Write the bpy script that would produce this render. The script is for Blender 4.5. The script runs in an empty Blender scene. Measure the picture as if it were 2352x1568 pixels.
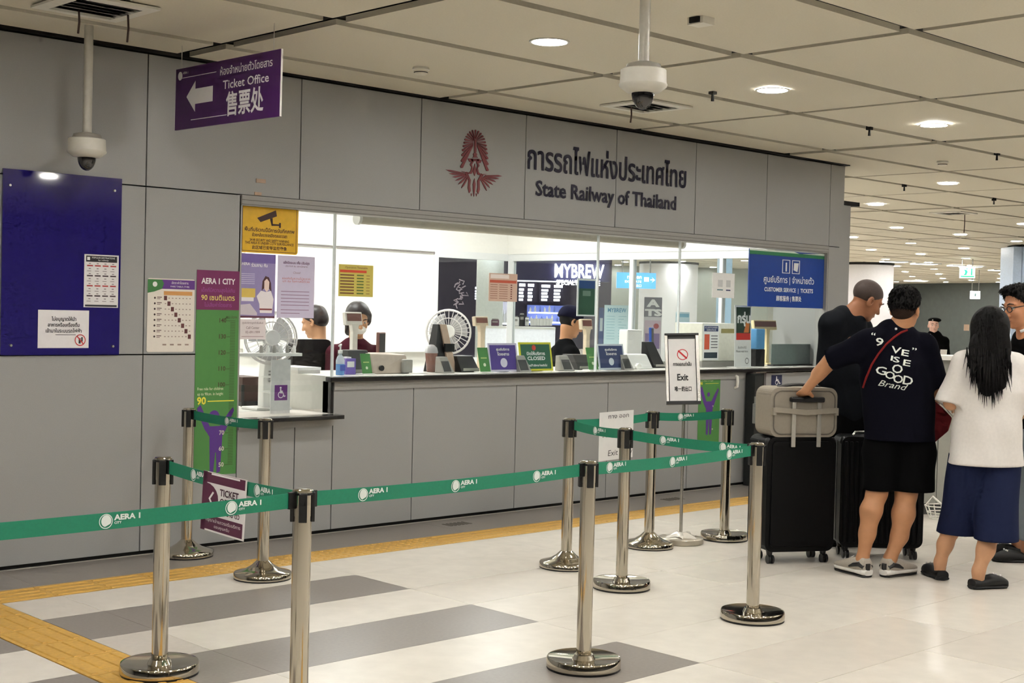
import bpy, math, random
import numpy as np
from mathutils import Vector, Matrix
from mathutils.geometry import tessellate_polygon

# ------------------------------------------------------------------ camera, world, exposure
IW, IH, FPX = 2352, 1568, 3160.1
PITCH, ROLL, YAW = -0.02319, 0.02424, 0.76565
CAM = np.array([0.0, -7.428, 1.5215])
_cy, _sy, _cp, _sp = math.cos(YAW), math.sin(YAW), math.cos(PITCH), math.sin(PITCH)
FW = np.array([_sy * _cp, _cy * _cp, _sp]); _r = np.array([_cy, -_sy, 0.0]); _u = np.cross(_r, FW)
RT = math.cos(ROLL) * _r + math.sin(ROLL) * _u
UP = -math.sin(ROLL) * _r + math.cos(ROLL) * _u
scene = bpy.context.scene
COL = scene.collection
cam_data = bpy.data.cameras.new('camera'); cam = bpy.data.objects.new('camera', cam_data); COL.objects.link(cam)
cam_data.sensor_width = 36.0; cam_data.lens = FPX / IW * 36.0; cam_data.clip_end = 300
cam.matrix_world = Matrix(((RT[0], UP[0], -FW[0], CAM[0]), (RT[1], UP[1], -FW[1], CAM[1]), (RT[2], UP[2], -FW[2], CAM[2]), (0, 0, 0, 1)))
scene.camera = cam
world = bpy.data.worlds.new('world'); scene.world = world; world.use_nodes = True
world.node_tree.nodes['Background'].inputs[0].default_value = (0.95, 0.97, 1.0, 1)
world.node_tree.nodes['Background'].inputs[1].default_value = 0.9
scene.view_settings.view_transform = 'Standard'; scene.view_settings.look = 'None'
scene.view_settings.gamma = 1.0; scene.view_settings.use_curve_mapping = False
scene.view_settings.exposure = 1.25
scene.cycles.max_bounces = 6; scene.cycles.diffuse_bounces = 3; scene.cycles.glossy_bounces = 4; scene.cycles.transparent_max_bounces = 16
scene.cycles.use_light_tree = False; scene.cycles.adaptive_threshold = 0.04; scene.cycles.adaptive_min_samples = 12; scene.cycles.sample_clamp_indirect = 6.0
LAMP = 95.0          # radiance of the ceiling downlights
OFFICE_LAMP = 20.0   # radiance of the office ceiling panels
random.seed(5); rng = np.random.default_rng(5)

def ray(px, py): return FW + (px - IW / 2) / FPX * RT - (py - IH / 2) / FPX * UP
def at(px, py, d): return CAM + d * ray(px, py)                       # point at depth d
def on_z(px, py, z=0.0): q = ray(px, py); return CAM + (z - CAM[2]) / q[2] * q
def on_y(px, py, y=0.0): q = ray(px, py); return CAM + (y - CAM[1]) / q[1] * q
def on_x(px, py, x): q = ray(px, py); return CAM + (x - CAM[0]) / q[0] * q
def depth(p): return float((np.array(p) - CAM) @ FW)

# ------------------------------------------------------------------ materials
def lin(c):
    out = []
    for v in c[:3]:
        v = v / 255.0
        out.append(v / 12.92 if v <= 0.04045 else ((v + 0.055) / 1.055) ** 2.4)
    return (*out, 1.0)
MATS = {}
def mat(name, col, rough=0.5, metal=0.0, var=0.06, scale=30.0, spec=0.5, emit=0.0, bump=0.0, stretch=None, trans=0.0, alpha=1.0, coat=0.0):
    key = name
    if key in MATS: return MATS[key]
    m = bpy.data.materials.new(name); m.use_nodes = True; nt = m.node_tree; b = nt.nodes['Principled BSDF']
    c = lin(col)
    b.inputs['Roughness'].default_value = rough; b.inputs['Metallic'].default_value = metal
    b.inputs['Specular IOR Level'].default_value = spec
    if trans: b.inputs['Transmission Weight'].default_value = trans
    if alpha < 1: b.inputs['Alpha'].default_value = alpha
    if coat: b.inputs['Coat Weight'].default_value = coat
    tc = nt.nodes.new('ShaderNodeTexCoord'); nz = nt.nodes.new('ShaderNodeTexNoise'); nz.inputs['Scale'].default_value = scale
    nz.inputs['Detail'].default_value = 4.0
    src = tc.outputs['Object']
    if stretch:
        mp = nt.nodes.new('ShaderNodeMapping'); mp.inputs['Scale'].default_value = stretch
        nt.links.new(src, mp.inputs['Vector']); src = mp.outputs['Vector']
    nt.links.new(src, nz.inputs['Vector'])
    rp = nt.nodes.new('ShaderNodeValToRGB')
    rp.color_ramp.elements[0].position = 0.3; rp.color_ramp.elements[1].position = 0.7
    rp.color_ramp.elements[0].color = (*[max(0, x * (1 - var)) for x in c[:3]], 1)
    rp.color_ramp.elements[1].color = (*[min(1, x * (1 + var)) for x in c[:3]], 1)
    nt.links.new(nz.outputs['Fac'], rp.inputs['Fac'])
    nt.links.new(rp.outputs['Color'], b.inputs['Base Color'])
    if emit:
        nt.links.new(rp.outputs['Color'], b.inputs['Emission Color']); b.inputs['Emission Strength'].default_value = emit
    if bump:
        bp = nt.nodes.new('ShaderNodeBump'); bp.inputs['Strength'].default_value = bump; bp.inputs['Distance'].default_value = 0.002
        nt.links.new(nz.outputs['Fac'], bp.inputs['Height']); nt.links.new(bp.outputs['Normal'], b.inputs['Normal'])
    MATS[key] = m
    return m
def flat(col):                                                        # printed ink / plain paint of one colour
    return mat('print_%02x%02x%02x' % tuple(int(v) for v in col), col, 0.55, var=0.02)
def glass_mat(name, tint=(247, 250, 250), refl=0.10, rough=0.0):
    if name in MATS: return MATS[name]
    m = bpy.data.materials.new(name); m.use_nodes = True; nt = m.node_tree
    for n in list(nt.nodes):
        if n.type != 'OUTPUT_MATERIAL': nt.nodes.remove(n)
    out = [n for n in nt.nodes if n.type == 'OUTPUT_MATERIAL'][0]
    tr = nt.nodes.new('ShaderNodeBsdfTransparent'); tr.inputs[0].default_value = lin(tint)
    gl = nt.nodes.new('ShaderNodeBsdfGlossy'); gl.inputs['Roughness'].default_value = rough
    ge = nt.nodes.new('ShaderNodeNewGeometry'); dp = nt.nodes.new('ShaderNodeVectorMath'); dp.operation = 'DOT_PRODUCT'
    nt.links.new(ge.outputs['Normal'], dp.inputs[0]); nt.links.new(ge.outputs['Incoming'], dp.inputs[1])
    def mth(op, a_, b_):
        n_ = nt.nodes.new('ShaderNodeMath'); n_.operation = op
        for k_, v_ in enumerate((a_, b_)):
            if v_ is None: continue
            if isinstance(v_, (int, float)): n_.inputs[k_].default_value = v_
            else: nt.links.new(v_, n_.inputs[k_])
        return n_.outputs[0]
    ab = mth('ABSOLUTE', dp.outputs['Value'], None); om = mth('SUBTRACT', 1.0, ab); pw = mth('POWER', om, 5.0)
    fac = mth('ADD', mth('MULTIPLY', pw, 0.9), refl * 0.4)
    mx = nt.nodes.new('ShaderNodeMixShader')
    nt.links.new(fac, mx.inputs[0]); nt.links.new(tr.outputs[0], mx.inputs[1]); nt.links.new(gl.outputs[0], mx.inputs[2])
    nt.links.new(mx.outputs[0], out.inputs['Surface'])
    MATS[name] = m
    return m

# ------------------------------------------------------------------ mesh building
class MB:
    def __init__(s): s.v = []; s.f = []
    def add(s, vs, fs):
        o = len(s.v); s.v += [tuple(map(float, p)) for p in vs]; s.f += [tuple(i + o for i in q) for q in fs]; return s
    def box(s, x0, y0, z0, x1, y1, z1):
        x0, x1 = sorted((x0, x1)); y0, y1 = sorted((y0, y1)); z0, z1 = sorted((z0, z1))
        return s.add([(x0, y0, z0), (x1, y0, z0), (x1, y1, z0), (x0, y1, z0), (x0, y0, z1), (x1, y0, z1), (x1, y1, z1), (x0, y1, z1)],
                     [(0, 3, 2, 1), (4, 5, 6, 7), (0, 1, 5, 4), (1, 2, 6, 5), (2, 3, 7, 6), (3, 0, 4, 7)])
    def hexa(s, p):                                                    # 8 points, bottom ring then top ring
        return s.add(p, [(0, 3, 2, 1), (4, 5, 6, 7), (0, 1, 5, 4), (1, 2, 6, 5), (2, 3, 7, 6), (3, 0, 4, 7)])
    def fbox(s, fr, x0, y0, x1, y1, z0, z1):                           # box in a frame (o, ex, ey, n)
        o, ex, ey, n = fr
        P = lambda x, y, z: o + ex * x + ey * y + n * z
        return s.hexa([P(x0, y0, z0), P(x1, y0, z0), P(x1, y1, z0), P(x0, y1, z0), P(x0, y0, z1), P(x1, y0, z1), P(x1, y1, z1), P(x0, y1, z1)])
    def rings(s, R, cap0=True, cap1=True, closed=False):               # list of equal-length rings
        n = len(R[0]); o = len(s.v)
        for g in R: s.v += [tuple(map(float, p)) for p in g]
        m = len(R)
        for i in range(m if closed else m - 1):
            a, b = o + i * n, o + ((i + 1) % m) * n
            for j in range(n):
                k = (j + 1) % n; s.f.append((a + j, a + k, b + k, b + j))
        if cap0 and not closed: s.f.append(tuple(o + j for j in reversed(range(n))))
        if cap1 and not closed: s.f.append(tuple(o + (m - 1) * n + j for j in range(n)))
        return s
    def cyl(s, p0, p1, r0, r1=None, n=16, cap=True):
        r1 = r0 if r1 is None else r1
        return s.tube([p0, p1], [r0, r1], n, cap)
    def tube(s, pts, r, n=10, cap=True, closed=False):
        pts = [np.array(p, float) for p in pts]; m = len(pts)
        rs = r if isinstance(r, (list, tuple)) else [r] * m
        R = []; ref = None
        for i in range(m):
            a = pts[i - 1] if (i > 0 or closed) else pts[i]; b = pts[(i + 1) % m] if (i < m - 1 or closed) else pts[i]
            t = b - a; t = t / (np.linalg.norm(t) + 1e-12)
            if ref is None:
                ref = np.array([0, 0, 1.0]) if abs(t[2]) < 0.9 else np.array([1.0, 0, 0])
            e1 = ref - t * (ref @ t); e1 /= (np.linalg.norm(e1) + 1e-12); e2 = np.cross(t, e1); ref = e1
            R.append([pts[i] + rs[i] * (math.cos(q) * e1 + math.sin(q) * e2) for q in (2 * math.pi * j / n for j in range(n))])
        return s.rings(R, cap, cap, closed)
    def lathe(s, prof, n=24, o=(0, 0, 0), cap=True):
        R = [[(o[0] + r * math.cos(2 * math.pi * j / n), o[1] + r * math.sin(2 * math.pi * j / n), o[2] + z) for j in range(n)] for r, z in prof]
        return s.rings(R, cap, cap)
    def prism(s, fr, poly, z0, z1):                                    # polygon in a frame, extruded along n
        o, ex, ey, n = fr; m = len(poly); q = len(s.v)
        area = sum(poly[i][0] * poly[(i + 1) % m][1] - poly[(i + 1) % m][0] * poly[i][1] for i in range(m))
        if area < 0: poly = poly[::-1]
        for z in (z0, z1): s.v += [tuple(o + ex * x + ey * y + n * z) for x, y in poly]
        tri = tessellate_polygon([[Vector((x, y, 0)) for x, y in poly]])
        for a, b, c in tri:
            A, B, D = poly[a], poly[b], poly[c]
            if (B[0] - A[0]) * (D[1] - A[1]) - (B[1] - A[1]) * (D[0] - A[0]) < 0: a, b, c = c, b, a
            s.f.append((q + m + a, q + m + b, q + m + c))
            if z1 - z0 > 0.002: s.f.append((q + c, q + b, q + a))
        for i in range(m):
            k = (i + 1) % m; s.f.append((q + i, q + k, q + m + k, q + m + i))
        return s
    def blob(s, c, rx, ry=None, rz=None, n=12, m=8, M=None):            # ellipsoid
        ry = rx if ry is None else ry; rz = rx if rz is None else rz
        M = np.eye(3) if M is None else M; c = np.array(c, float)
        R = []
        for i in range(1, m):
            t = math.pi * i / m
            R.append([c + M @ np.array([rx * math.sin(t) * math.cos(a), ry * math.sin(t) * math.sin(a), -rz * math.cos(t)]) for a in (2 * math.pi * j / n for j in range(n))])
        return s.rings(R)
    def build(s, name, m, parent=None, smooth=False, bevel=0.0):
        me = bpy.data.meshes.new(name); me.from_pydata(s.v, [], s.f); me.validate(clean_customdata=False)
        me.materials.append(m)
        if smooth:
            me.polygons.foreach_set('use_smooth', [True] * len(me.polygons))
            try: me.set_sharp_from_angle(angle=math.radians(42))
            except Exception: pass
        me.update()
        o = bpy.data.objects.new(name, me); COL.objects.link(o)
        if parent is not None: attach(o, parent)
        if bevel:
            b = o.modifiers.new('bevel', 'BEVEL'); b.width = bevel; b.segments = 2; b.limit_method = 'ANGLE'
        return o
def world_loc(p):
    q = np.zeros(3)
    while p is not None: q += np.array(p.location); p = p.parent
    return q
def attach(o, parent):                                                 # parents are only translated, children are built in world space
    o.parent = parent; o.location = -world_loc(parent) if parent is not None else (0, 0, 0)
def tag(o, label=None, cat=None, group=None, kind=None):
    if label: o['label'] = label
    if cat: o['category'] = cat
    if group: o['group'] = group
    if kind: o['kind'] = kind
    return o
def empty(name, loc, label=None, cat=None, group=None, kind=None, parent=None):
    o = bpy.data.objects.new(name, None); COL.objects.link(o); o.location = tuple(map(float, loc)); o.empty_display_size = 0.1
    if parent is not None: o.parent = parent
    return tag(o, label, cat, group, kind)
def box_obj(name, b, m, parent=None, bevel=0.0): return MB().box(*b).build(name, m, parent, False, bevel)
V3 = lambda *a: np.array(a, float)
def frame(o, ex, ey):
    ex = np.array(ex, float); ex /= np.linalg.norm(ex); ey = np.array(ey, float); ey -= ex * (ex @ ey); ey /= np.linalg.norm(ey)
    return (np.array(o, float), ex, ey, np.cross(ex, ey))
def sub(fr, x, y, z=0.0): return (fr[0] + fr[1] * x + fr[2] * y + fr[3] * z, fr[1], fr[2], fr[3])

# ------------------------------------------------------------------ lettering
_tc = {}
def glyph_loops(body):
    if body in _tc: return _tc[body]
    c = bpy.data.curves.new('lettering_curve', 'FONT'); c.body = body; c.size = 1.0; c.fill_mode = 'NONE'; c.resolution_u = 2
    o = bpy.data.objects.new('lettering_curve', c); COL.objects.link(o)
    dg = bpy.context.evaluated_depsgraph_get(); me = o.evaluated_get(dg).to_mesh()
    co = np.array([v.co[:2] for v in me.vertices]); nxt = {}
    for e in me.edges: nxt.setdefault(e.vertices[0], []).append(e.vertices[1]); nxt.setdefault(e.vertices[1], []).append(e.vertices[0])
    loops = []; seen = set()
    if len(me.polygons) == 0:
        for st in range(len(co)):
            if st in seen or st not in nxt: continue
            lp = [st]; seen.add(st); cur = st
            while True:
                cand = sorted(x for x in nxt[cur] if x not in seen)
                if not cand: break
                cur = cand[0]; seen.add(cur); lp.append(cur)
            if len(lp) > 2: loops.append(co[lp])
    o.evaluated_get(dg).to_mesh_clear(); bpy.data.objects.remove(o); bpy.data.curves.remove(c)
    _tc[body] = loops
    return loops
def area2(p): x, y = p[:, 0], p[:, 1]; return float(np.sum(x * np.roll(y, -1) - np.roll(x, -1) * y)) / 2
def inside(pt, poly):
    x, y = pt; r = False; n = len(poly)
    for i in range(n):
        x0, y0 = poly[i]; x1, y1 = poly[i - 1]
        if (y0 > y) != (y1 > y) and x < (x1 - x0) * (y - y0) / (y1 - y0) + x0: r = not r
    return r
def fatten(p, w):
    if w == 0: return p
    d0 = p - np.roll(p, 1, 0); d1 = np.roll(p, -1, 0) - p
    d0 = d0 / (np.linalg.norm(d0, axis=1, keepdims=True) + 1e-9); d1 = d1 / (np.linalg.norm(d1, axis=1, keepdims=True) + 1e-9)
    n = np.stack([d0[:, 1] + d1[:, 1], -(d0[:, 0] + d1[:, 0])], 1); l = np.linalg.norm(n, axis=1, keepdims=True)
    n = n / np.maximum(l, 0.5) * np.where(l > 1e-6, 1, 0)
    k = 2 / np.maximum(l, 1.0)
    return p + n * np.minimum(k, 1.5) * w
def text(mb, fr, body, x, y, h, align='C', bold=0.0, sx=1.0, z=0.0008, width=None, slant=0.0, mirror=False):
    """adds lettering with cap height about 0.7*h to mb; (x, y) is the baseline anchor in the frame"""
    loops = glyph_loops(body)
    if not loops: return 0.0
    allp = np.concatenate(loops); x0, x1 = allp[:, 0].min(), allp[:, 0].max()
    w = (x1 - x0) * h
    if width: sx = width / w
    w *= sx
    ox = x - (w / 2 if align == 'C' else (w if align == 'R' else 0))
    sg = [1 if area2(p) > 0 else -1 for p in loops]; hole_of = [None] * len(loops)
    for i, p in enumerate(loops):
        best = None
        for j, q in enumerate(loops):
            if i == j or abs(area2(q)) <= abs(area2(p)): continue
            if q[:, 0].min() > p[:, 0].min() or q[:, 0].max() < p[:, 0].max(): continue
            if inside(p[0], q) and inside(p[len(p) // 2], q) and (best is None or abs(area2(q)) < abs(area2(loops[best]))): best = j
        if best is not None and sg[best] != sg[i]: hole_of[i] = best
    outs = []; used = []; idx = {}
    for i, p in enumerate(loops):
        if hole_of[i] is None: idx[i] = len(outs); outs.append(fatten(p if sg[i] > 0 else p[::-1], bold)); used.append([])
    for i, p in enumerate(loops):
        if hole_of[i] is not None and hole_of[i] in idx: used[idx[hole_of[i]]].append(fatten(p if sg[i] < 0 else p[::-1], bold))
    o, ex, ey, n = fr
    for oq, hs in zip(outs, used):
        polys = [oq] + hs; pts = np.concatenate(polys)
        try: tri = tessellate_polygon([[Vector((float(a), float(b), 0)) for a, b in q] for q in polys])
        except Exception: continue
        P = [o + ex * (ox + (a - x0 + slant * b) * h * sx) + ey * (y + b * h) + n * z for a, b in pts]
        F = []
        for a, b, c in tri:
            A, B, D = pts[a], pts[b], pts[c]; cr = (B[0] - A[0]) * (D[1] - A[1]) - (B[1] - A[1]) * (D[0] - A[0])
            if abs(cr) < 1e-12: continue
            F.append((a, b, c) if cr > 0 else (c, b, a))
        mb.add(P, F)
    return w
class Sheet:
    """a flat printed thing: a board or paper in a frame, with its print as raised thin parts"""
    def __init__(s, name, fr, w, h, col, thick=0.002, label=None, cat='sign', group=None, m=None, parent=None, bevel=0.0, round_=0.0):
        s.fr = fr; s.w = w; s.h = h; s.ink = {}; s.lv = 0
        b = MB()
        if round_: b.prism(fr, rrect(0, 0, w, h, round_), -thick, 0)
        else: b.fbox(fr, 0, 0, w, h, -thick, 0)
        s.o = b.build(name, m or flat(col), parent, False, bevel)
        if label: tag(s.o, label, cat, group)
    def _m(s, col, name, own=False):
        s.lv += 1
        k = (tuple(col), name, s.lv if own else 0)
        if k not in s.ink: s.ink[k] = MB()
        return s.ink[k]
    def rect(s, col, x0, y0, x1, y1, lv=1, name='print_patch'): s._m(col, name, abs((x1 - x0) * (y1 - y0)) * s.w * s.h > 0.0007).fbox(s.fr, x0 * s.w, y0 * s.h, x1 * s.w, y1 * s.h, 0, 0.0004 * lv); return s
    def poly(s, col, pts, lv=1, name='print_patch'): s._m(col, name, True).prism(s.fr, [(x * s.w, y * s.h) for x, y in pts], 0, 0.0004 * lv); return s
    def disc(s, col, x, y, r, lv=1, r2=None, name='print_patch', n=24):
        if r2: ringpoly(s._m(col, name, True), s.fr, x * s.w, y * s.h, r * s.h, r2 * s.h, 0.0004 * lv, n)
        else: s._m(col, name, r * s.h > 0.012).prism(s.fr, [(x * s.w + r * s.h * math.cos(2 * math.pi * i / n), y * s.h + r * s.h * math.sin(2 * math.pi * i / n)) for i in range(n)], 0, 0.0004 * lv)
        return s
    def text(s, col, body, x, y, h, lv=3, name='lettering', **k):
        wd = k.pop('width', None)
        text(s._m(col, name, True), s.fr, body, x * s.w, y * s.h, h * s.h, z=0.0004 * lv + 0.0002, width=(wd * s.w if wd else None), **k); return s
    def done(s):
        for (col, nm, _own), b in s.ink.items():
            if b.f:
                o_ = b.build(nm, flat(col), s.o)
                if not _own and len(b.f) > 6: o_['kind'] = 'stuff'
        return s.o
def rrect(x0, y0, x1, y1, r, n=5):
    P = []
    for cx, cy, a0 in ((x1 - r, y0 + r, -90), (x1 - r, y1 - r, 0), (x0 + r, y1 - r, 90), (x0 + r, y0 + r, 180)):
        for i in range(n + 1):
            a = math.radians(a0 + 90 * i / n); P.append((cx + r * math.cos(a), cy + r * math.sin(a)))
    return P
def ringpoly(mb, fr, x, y, ro, ri, z, n=28):
    o, ex, ey, nn = fr; vs = []; fs = []
    for i in range(n):
        a = 2 * math.pi * i / n
        for r in (ri, ro): vs.append(o + ex * (x + r * math.cos(a)) + ey * (y + r * math.sin(a)) + nn * z)
    for i in range(n):
        k = (i + 1) % n; fs.append((2 * i, 2 * i + 1, 2 * k + 1, 2 * k))
    mb.add(vs, fs)
def wrect(px0, py0, px1, py1, y):
    """frame and size of a rectangle on the plane y = const facing the hall, from its edges in the picture"""
    mx, my = (px0 + px1) / 2, (py0 + py1) / 2
    x0 = on_y(px0, my, y)[0]; x1 = on_y(px1, my, y)[0]; z1 = on_y(mx, py0, y)[2]; z0 = on_y(mx, py1, y)[2]
    return frame((x0, y, z0), (1, 0, 0), (0, 0, 1)), x1 - x0, z1 - z0
# ------------------------------------------------------------------ the setting
M_TILE = mat('pale_floor_tile', (216, 209, 197), 0.27, var=0.05, scale=7, spec=0.45)
M_TILE2 = mat('pale_floor_tile_b', (211, 203, 191), 0.28, var=0.05, scale=9, spec=0.45)
M_GREYT = mat('grey_floor_tile', (134, 127, 120), 0.3, var=0.07, scale=60, spec=0.4)
M_LGREYT = mat('light_grey_floor_tile', (196, 188, 178), 0.28, var=0.05, scale=30, spec=0.4)
M_GROUT = mat('tile_grout', (150, 140, 126), 0.8, var=0.08)
M_YEL = mat('yellow_tactile_tile', (198, 155, 72), 0.5, var=0.1, scale=40)
M_WALL = mat('grey_wall_panel', (153, 153, 151), 0.36, var=0.025, scale=160, spec=0.45)
M_WALLS = mat('grey_soffit', (150, 148, 144), 0.45, var=0.03, scale=60)
M_BLACK = mat('black_gap', (14, 14, 14), 0.7)
M_CEIL = mat('cream_ceiling_panel', (224, 217, 198), 0.6, var=0.03, scale=90, spec=0.3)
M_VOID = mat('dark_ceiling_void', (26, 25, 23), 0.9)
M_WHITE = mat('white_wall_paint', (238, 236, 230), 0.6, var=0.02)
M_DGREY = mat('dark_far_wall', (92, 98, 94), 0.5, var=0.06, scale=5)
M_STEEL = mat('brushed_steel_trim', (150, 148, 142), 0.35, metal=0.7, var=0.05, scale=40, stretch=(1, 1, 30))

# floor: base slab and the tiles round the queue
YR = [-0.79, -1.24, -1.729, -2.222, -2.715, -3.222, -3.714, -4.222, -4.72, -5.22]
floor = MB()
floor.box(-9, -17, -0.30, 75, 75, -0.006)
fo = floor.build('floor', M_GROUT); tag(fo, kind='structure')
outer = MB()
for b in ((-9, -17, 1.7, 75), (14.0, -17, 75, 75), (1.7, -17, 14.0, -5.22), (1.7, 0.0, 14.0, 75)): outer.box(b[0], b[1], -0.006, b[2], b[3], 0)
outer.build('floor_slab', mat('pale_floor_far', (214, 207, 195), 0.3, var=0.05, scale=3), fo)
g = 0.0016
tiles = {}
def tile(x0, y0, x1, y1, m, name='floor_tile'):
    k = (round(x1 - x0, 3), round(y1 - y0, 3), m.name)
    if k not in tiles:
        w, d = x1 - x0 - g, y1 - y0 - g
        o = MB().box(-w / 2, -d / 2, -0.006, w / 2, d / 2, 0).build(name, m, fo, False)
        tiles[k] = o
    else:
        o = tiles[k].copy(); COL.objects.link(o); o.name = name
    o.parent = fo; o.location = ((x0 + x1) / 2, (y0 + y1) / 2, 0)
XJ = [1.7, 3.225, 4.759, 6.275, 7.79, 9.31, 10.83, 12.35, 14.0]
for i in range(len(YR) - 1):
    y1, y0 = YR[i], YR[i + 1]
    xs = XJ if y1 > -4.2 else [1.7, 2.72, 4.24, 5.756, 7.27, 8.79, 10.31, 11.83, 14.0]
    for j in range(len(xs) - 1):
        a, b = xs[j], xs[j + 1]
        pieces = [(a, b)]
        if a < 2.61 < b or a < 2.91 < b: pieces = [(a, 2.61), (2.91, b)]
        for (p, q) in pieces:
            if q - p < 0.02: continue
            m = M_TILE if (i * 3 + j) % 4 else M_TILE2
            if i in (1, 3, 5) and q <= 4.77: m = M_GREYT
            if i == 2 and p >= 2.9 and q < 3.3: m = M_LGREYT
            tile(p, y0, q, y1, m)
for a, b in zip(XJ[:-1], XJ[1:]): tile(a, -0.5, b, -0.002, M_GREYT)
# tactile paving: bar tiles and dot tiles
def tact_mesh(kind, along_x):
    b = MB().box(-0.1485, -0.144, -0.006, 0.1485, 0.144, 0.001)
    if kind == 'bar':
        for k in range(4):
            c = -0.108 + 0.072 * k
            b.hexa([(-0.135, c - 0.017, 0.001), (0.135, c - 0.017, 0.001), (0.135, c + 0.017, 0.001), (-0.135, c + 0.017, 0.001),
                    (-0.13, c - 0.011, 0.005), (0.13, c - 0.011, 0.005), (0.13, c + 0.011, 0.005), (-0.13, c + 0.011, 0.005)])
    else:
        for i in range(5):
            for j in range(5): b.lathe([(0.017, 0.001), (0.012, 0.005)], 8, (-0.116 + 0.058 * i, -0.112 + 0.056 * j, 0))
    o = b.build('tactile_tile', M_YEL, fo)
    return o
tm = {'bar': tact_mesh('bar', True), 'dot': tact_mesh('dot', True)}
first = {'bar': True, 'dot': True}
def tact(kind, x, y, rot=0.0):
    o = tm[kind]
    if not first[kind]: o = o.copy(); COL.objects.link(o)
    first[kind] = False; o.parent = fo; o.location = (x, y, 0); o.rotation_euler = (0, 0, rot)
x = 1.85
while x < 14.0:
    if not (2.55 < x < 2.95 and False): tact('dot' if 4.15 < x < 5.9 else 'bar', x, -0.645)
    x += 0.3
y = -0.94
while y > -5.2:
    tact('bar', 2.76, y, math.pi / 2); y -= 0.3
# drain covers in the grey strip
for px, py in ((1050, 1203), (1545, 1146)):
    p = on_z(px, py)
    e = empty('drain_grate', p, 'small slotted floor grate in grey paving, ' + ('left of the steel posts' if px < 1300 else 'behind the exit stand'), 'floor grate')
    for k in range(6): box_obj('slat', (p[0] - 0.10 + 0.036 * k, p[1] - 0.05, 0, p[0] - 0.082 + 0.036 * k, p[1] + 0.05, 0.003), mat('dark_grate', (96, 92, 84), 0.5), e)

# front wall of the office: one object, each panel a part
wall = empty('wall_front', (0, 0, 0), kind='structure')
bk = MB()
bk.box(-9, 0.03, 0, 4.757, 0.12, 3.3).box(4.757, 0.03, 2.2, 11.56, 0.12, 3.3).box(4.757, 0.03, 0, 5.5, 0.12, 0.77).box(5.5, 0.03, 0, 11.56, 0.12, 1.01).box(11.31, 0.03, 0, 11.56, 0.12, 3.3)
bk.build('backing', M_BLACK, wall)
def panel(x0, z0, x1, z1, y=0.0, m=None, nm='wall_panel'):
    gp = 0.004
    return MB().box(x0 + gp, y, z0 + gp, x1 - gp, y + 0.035, z1 - gp).build(nm, m or M_WALL, wall, False)
SX = [-8.9, -7.0, -5.5, -4.0, -2.5, -1.0, 0.5, 1.9, 3.0, 4.094, 5.195, 6.21, 7.235, 8.255, 9.27, 10.295, 11.317, 11.56]
for a, b in zip(SX[:-1], SX[1:]):
    panel(a, 2.2, b, 2.985)
    if b <= 4.1:
        panel(a, 1.2, b, 2.2); panel(a, 0.022, b, 1.2)
panel(4.094, 1.2, 4.757, 2.2); panel(4.094, 0.022, 4.757, 1.2)
panel(4.757, 0.022, 5.195, 0.775); panel(5.195, 0.022, 5.5, 0.775)
BX = [5.5, 6.195, 7.2, 8.225, 9.25, 10.19]
for a, b in zip(BX[:-1], BX[1:]): panel(a, 0.022, b, 1.015)
panel(10.36, 0.022, 11.317, 1.015); panel(11.317, 0.022, 11.56, 2.2)
box_obj('recess_channel', (10.19, 0.02, 0.0, 10.36, 0.06, 1.015), mat('dark_recess', (52, 54, 54), 0.5), wall)
# end return of the wall and its corner post
MB().box(11.5, 0.002, 0, 11.56, 0.75, 2.985).build('wall_return', M_WALL, wall)
box_obj('corner_post', (11.56, 0.05, 0, 11.76, 0.75, 2.62), M_WALL, wall, 0.004)
box_obj('corner_post_cap', (11.555, 0.04, 2.62, 11.9, 0.76, 2.66), M_BLACK, wall)
# opening trim, soffit
box_obj('opening_trim', (4.757, -0.006, 2.135, 11.31, 0.12, 2.2), M_WALLS, wall)
for z in (2.141, 2.168): box_obj('trim_groove', (4.757, -0.0085, z, 11.31, -0.004, z + 0.004), mat('trim_shadow', (100, 97, 92), 0.5), wall)
box_obj('jamb', (11.298, 0.0, 1.045, 11.314, 0.12, 2.2), M_WALLS, wall)
box_obj('jamb', (4.745, 0.0, 0.8, 4.765, 0.12, 2.2), M_WALLS, wall)
box_obj('plate', (4.86, -0.006, 2.285, 4.93, 0, 2.31), mat('beige_plate', (176, 150, 128), 0.5), wall)
box_obj('plate', (4.85, -0.006, 2.205, 4.90, 0, 2.225), mat('beige_plate', (176, 150, 128), 0.5), wall)

# counters of the ticket office
M_LEDGE = mat('dark_counter_ledge', (38, 36, 36), 0.25, var=0.1, coat=0.3)
M_TOP = mat('white_counter_top', (228, 224, 216), 0.3, var=0.03)
cn = empty('service_counter', (8.5, 0.2, 0), 'long grey ticket counter top with dark front edge under the glass', 'counter')
box_obj('worktop', (5.5, 0.0, 1.0, 11.3, 0.75, 1.045), M_TOP, cn)
box_obj('front_edge', (5.44, -0.05, 1.012, 11.3, 0.012, 1.046), M_LEDGE, cn, 0.004)
box_obj('apron', (5.5, -0.012, 0.955, 10.19, 0.0, 1.012), M_WALLS, cn)
lc = empty('low_counter', (5.1, 0.1, 0), 'low wheelchair height counter with a dark ledge at the left window', 'counter')
box_obj('worktop', (4.76, -0.02, 0.765, 5.5, 0.75, 0.80), M_TOP, lc)
box_obj('front_edge', (4.76, -0.13, 0.772, 5.5, -0.02, 0.80), M_LEDGE, lc, 0.004)
box_obj('apron', (4.76, -0.014, 0.72, 5.5, 0.0, 0.765), M_WALLS, lc)
box_obj('side_post', (5.478, 0.0, 0.80, 5.5, 0.03, 1.012), M_LEDGE, lc)
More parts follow.
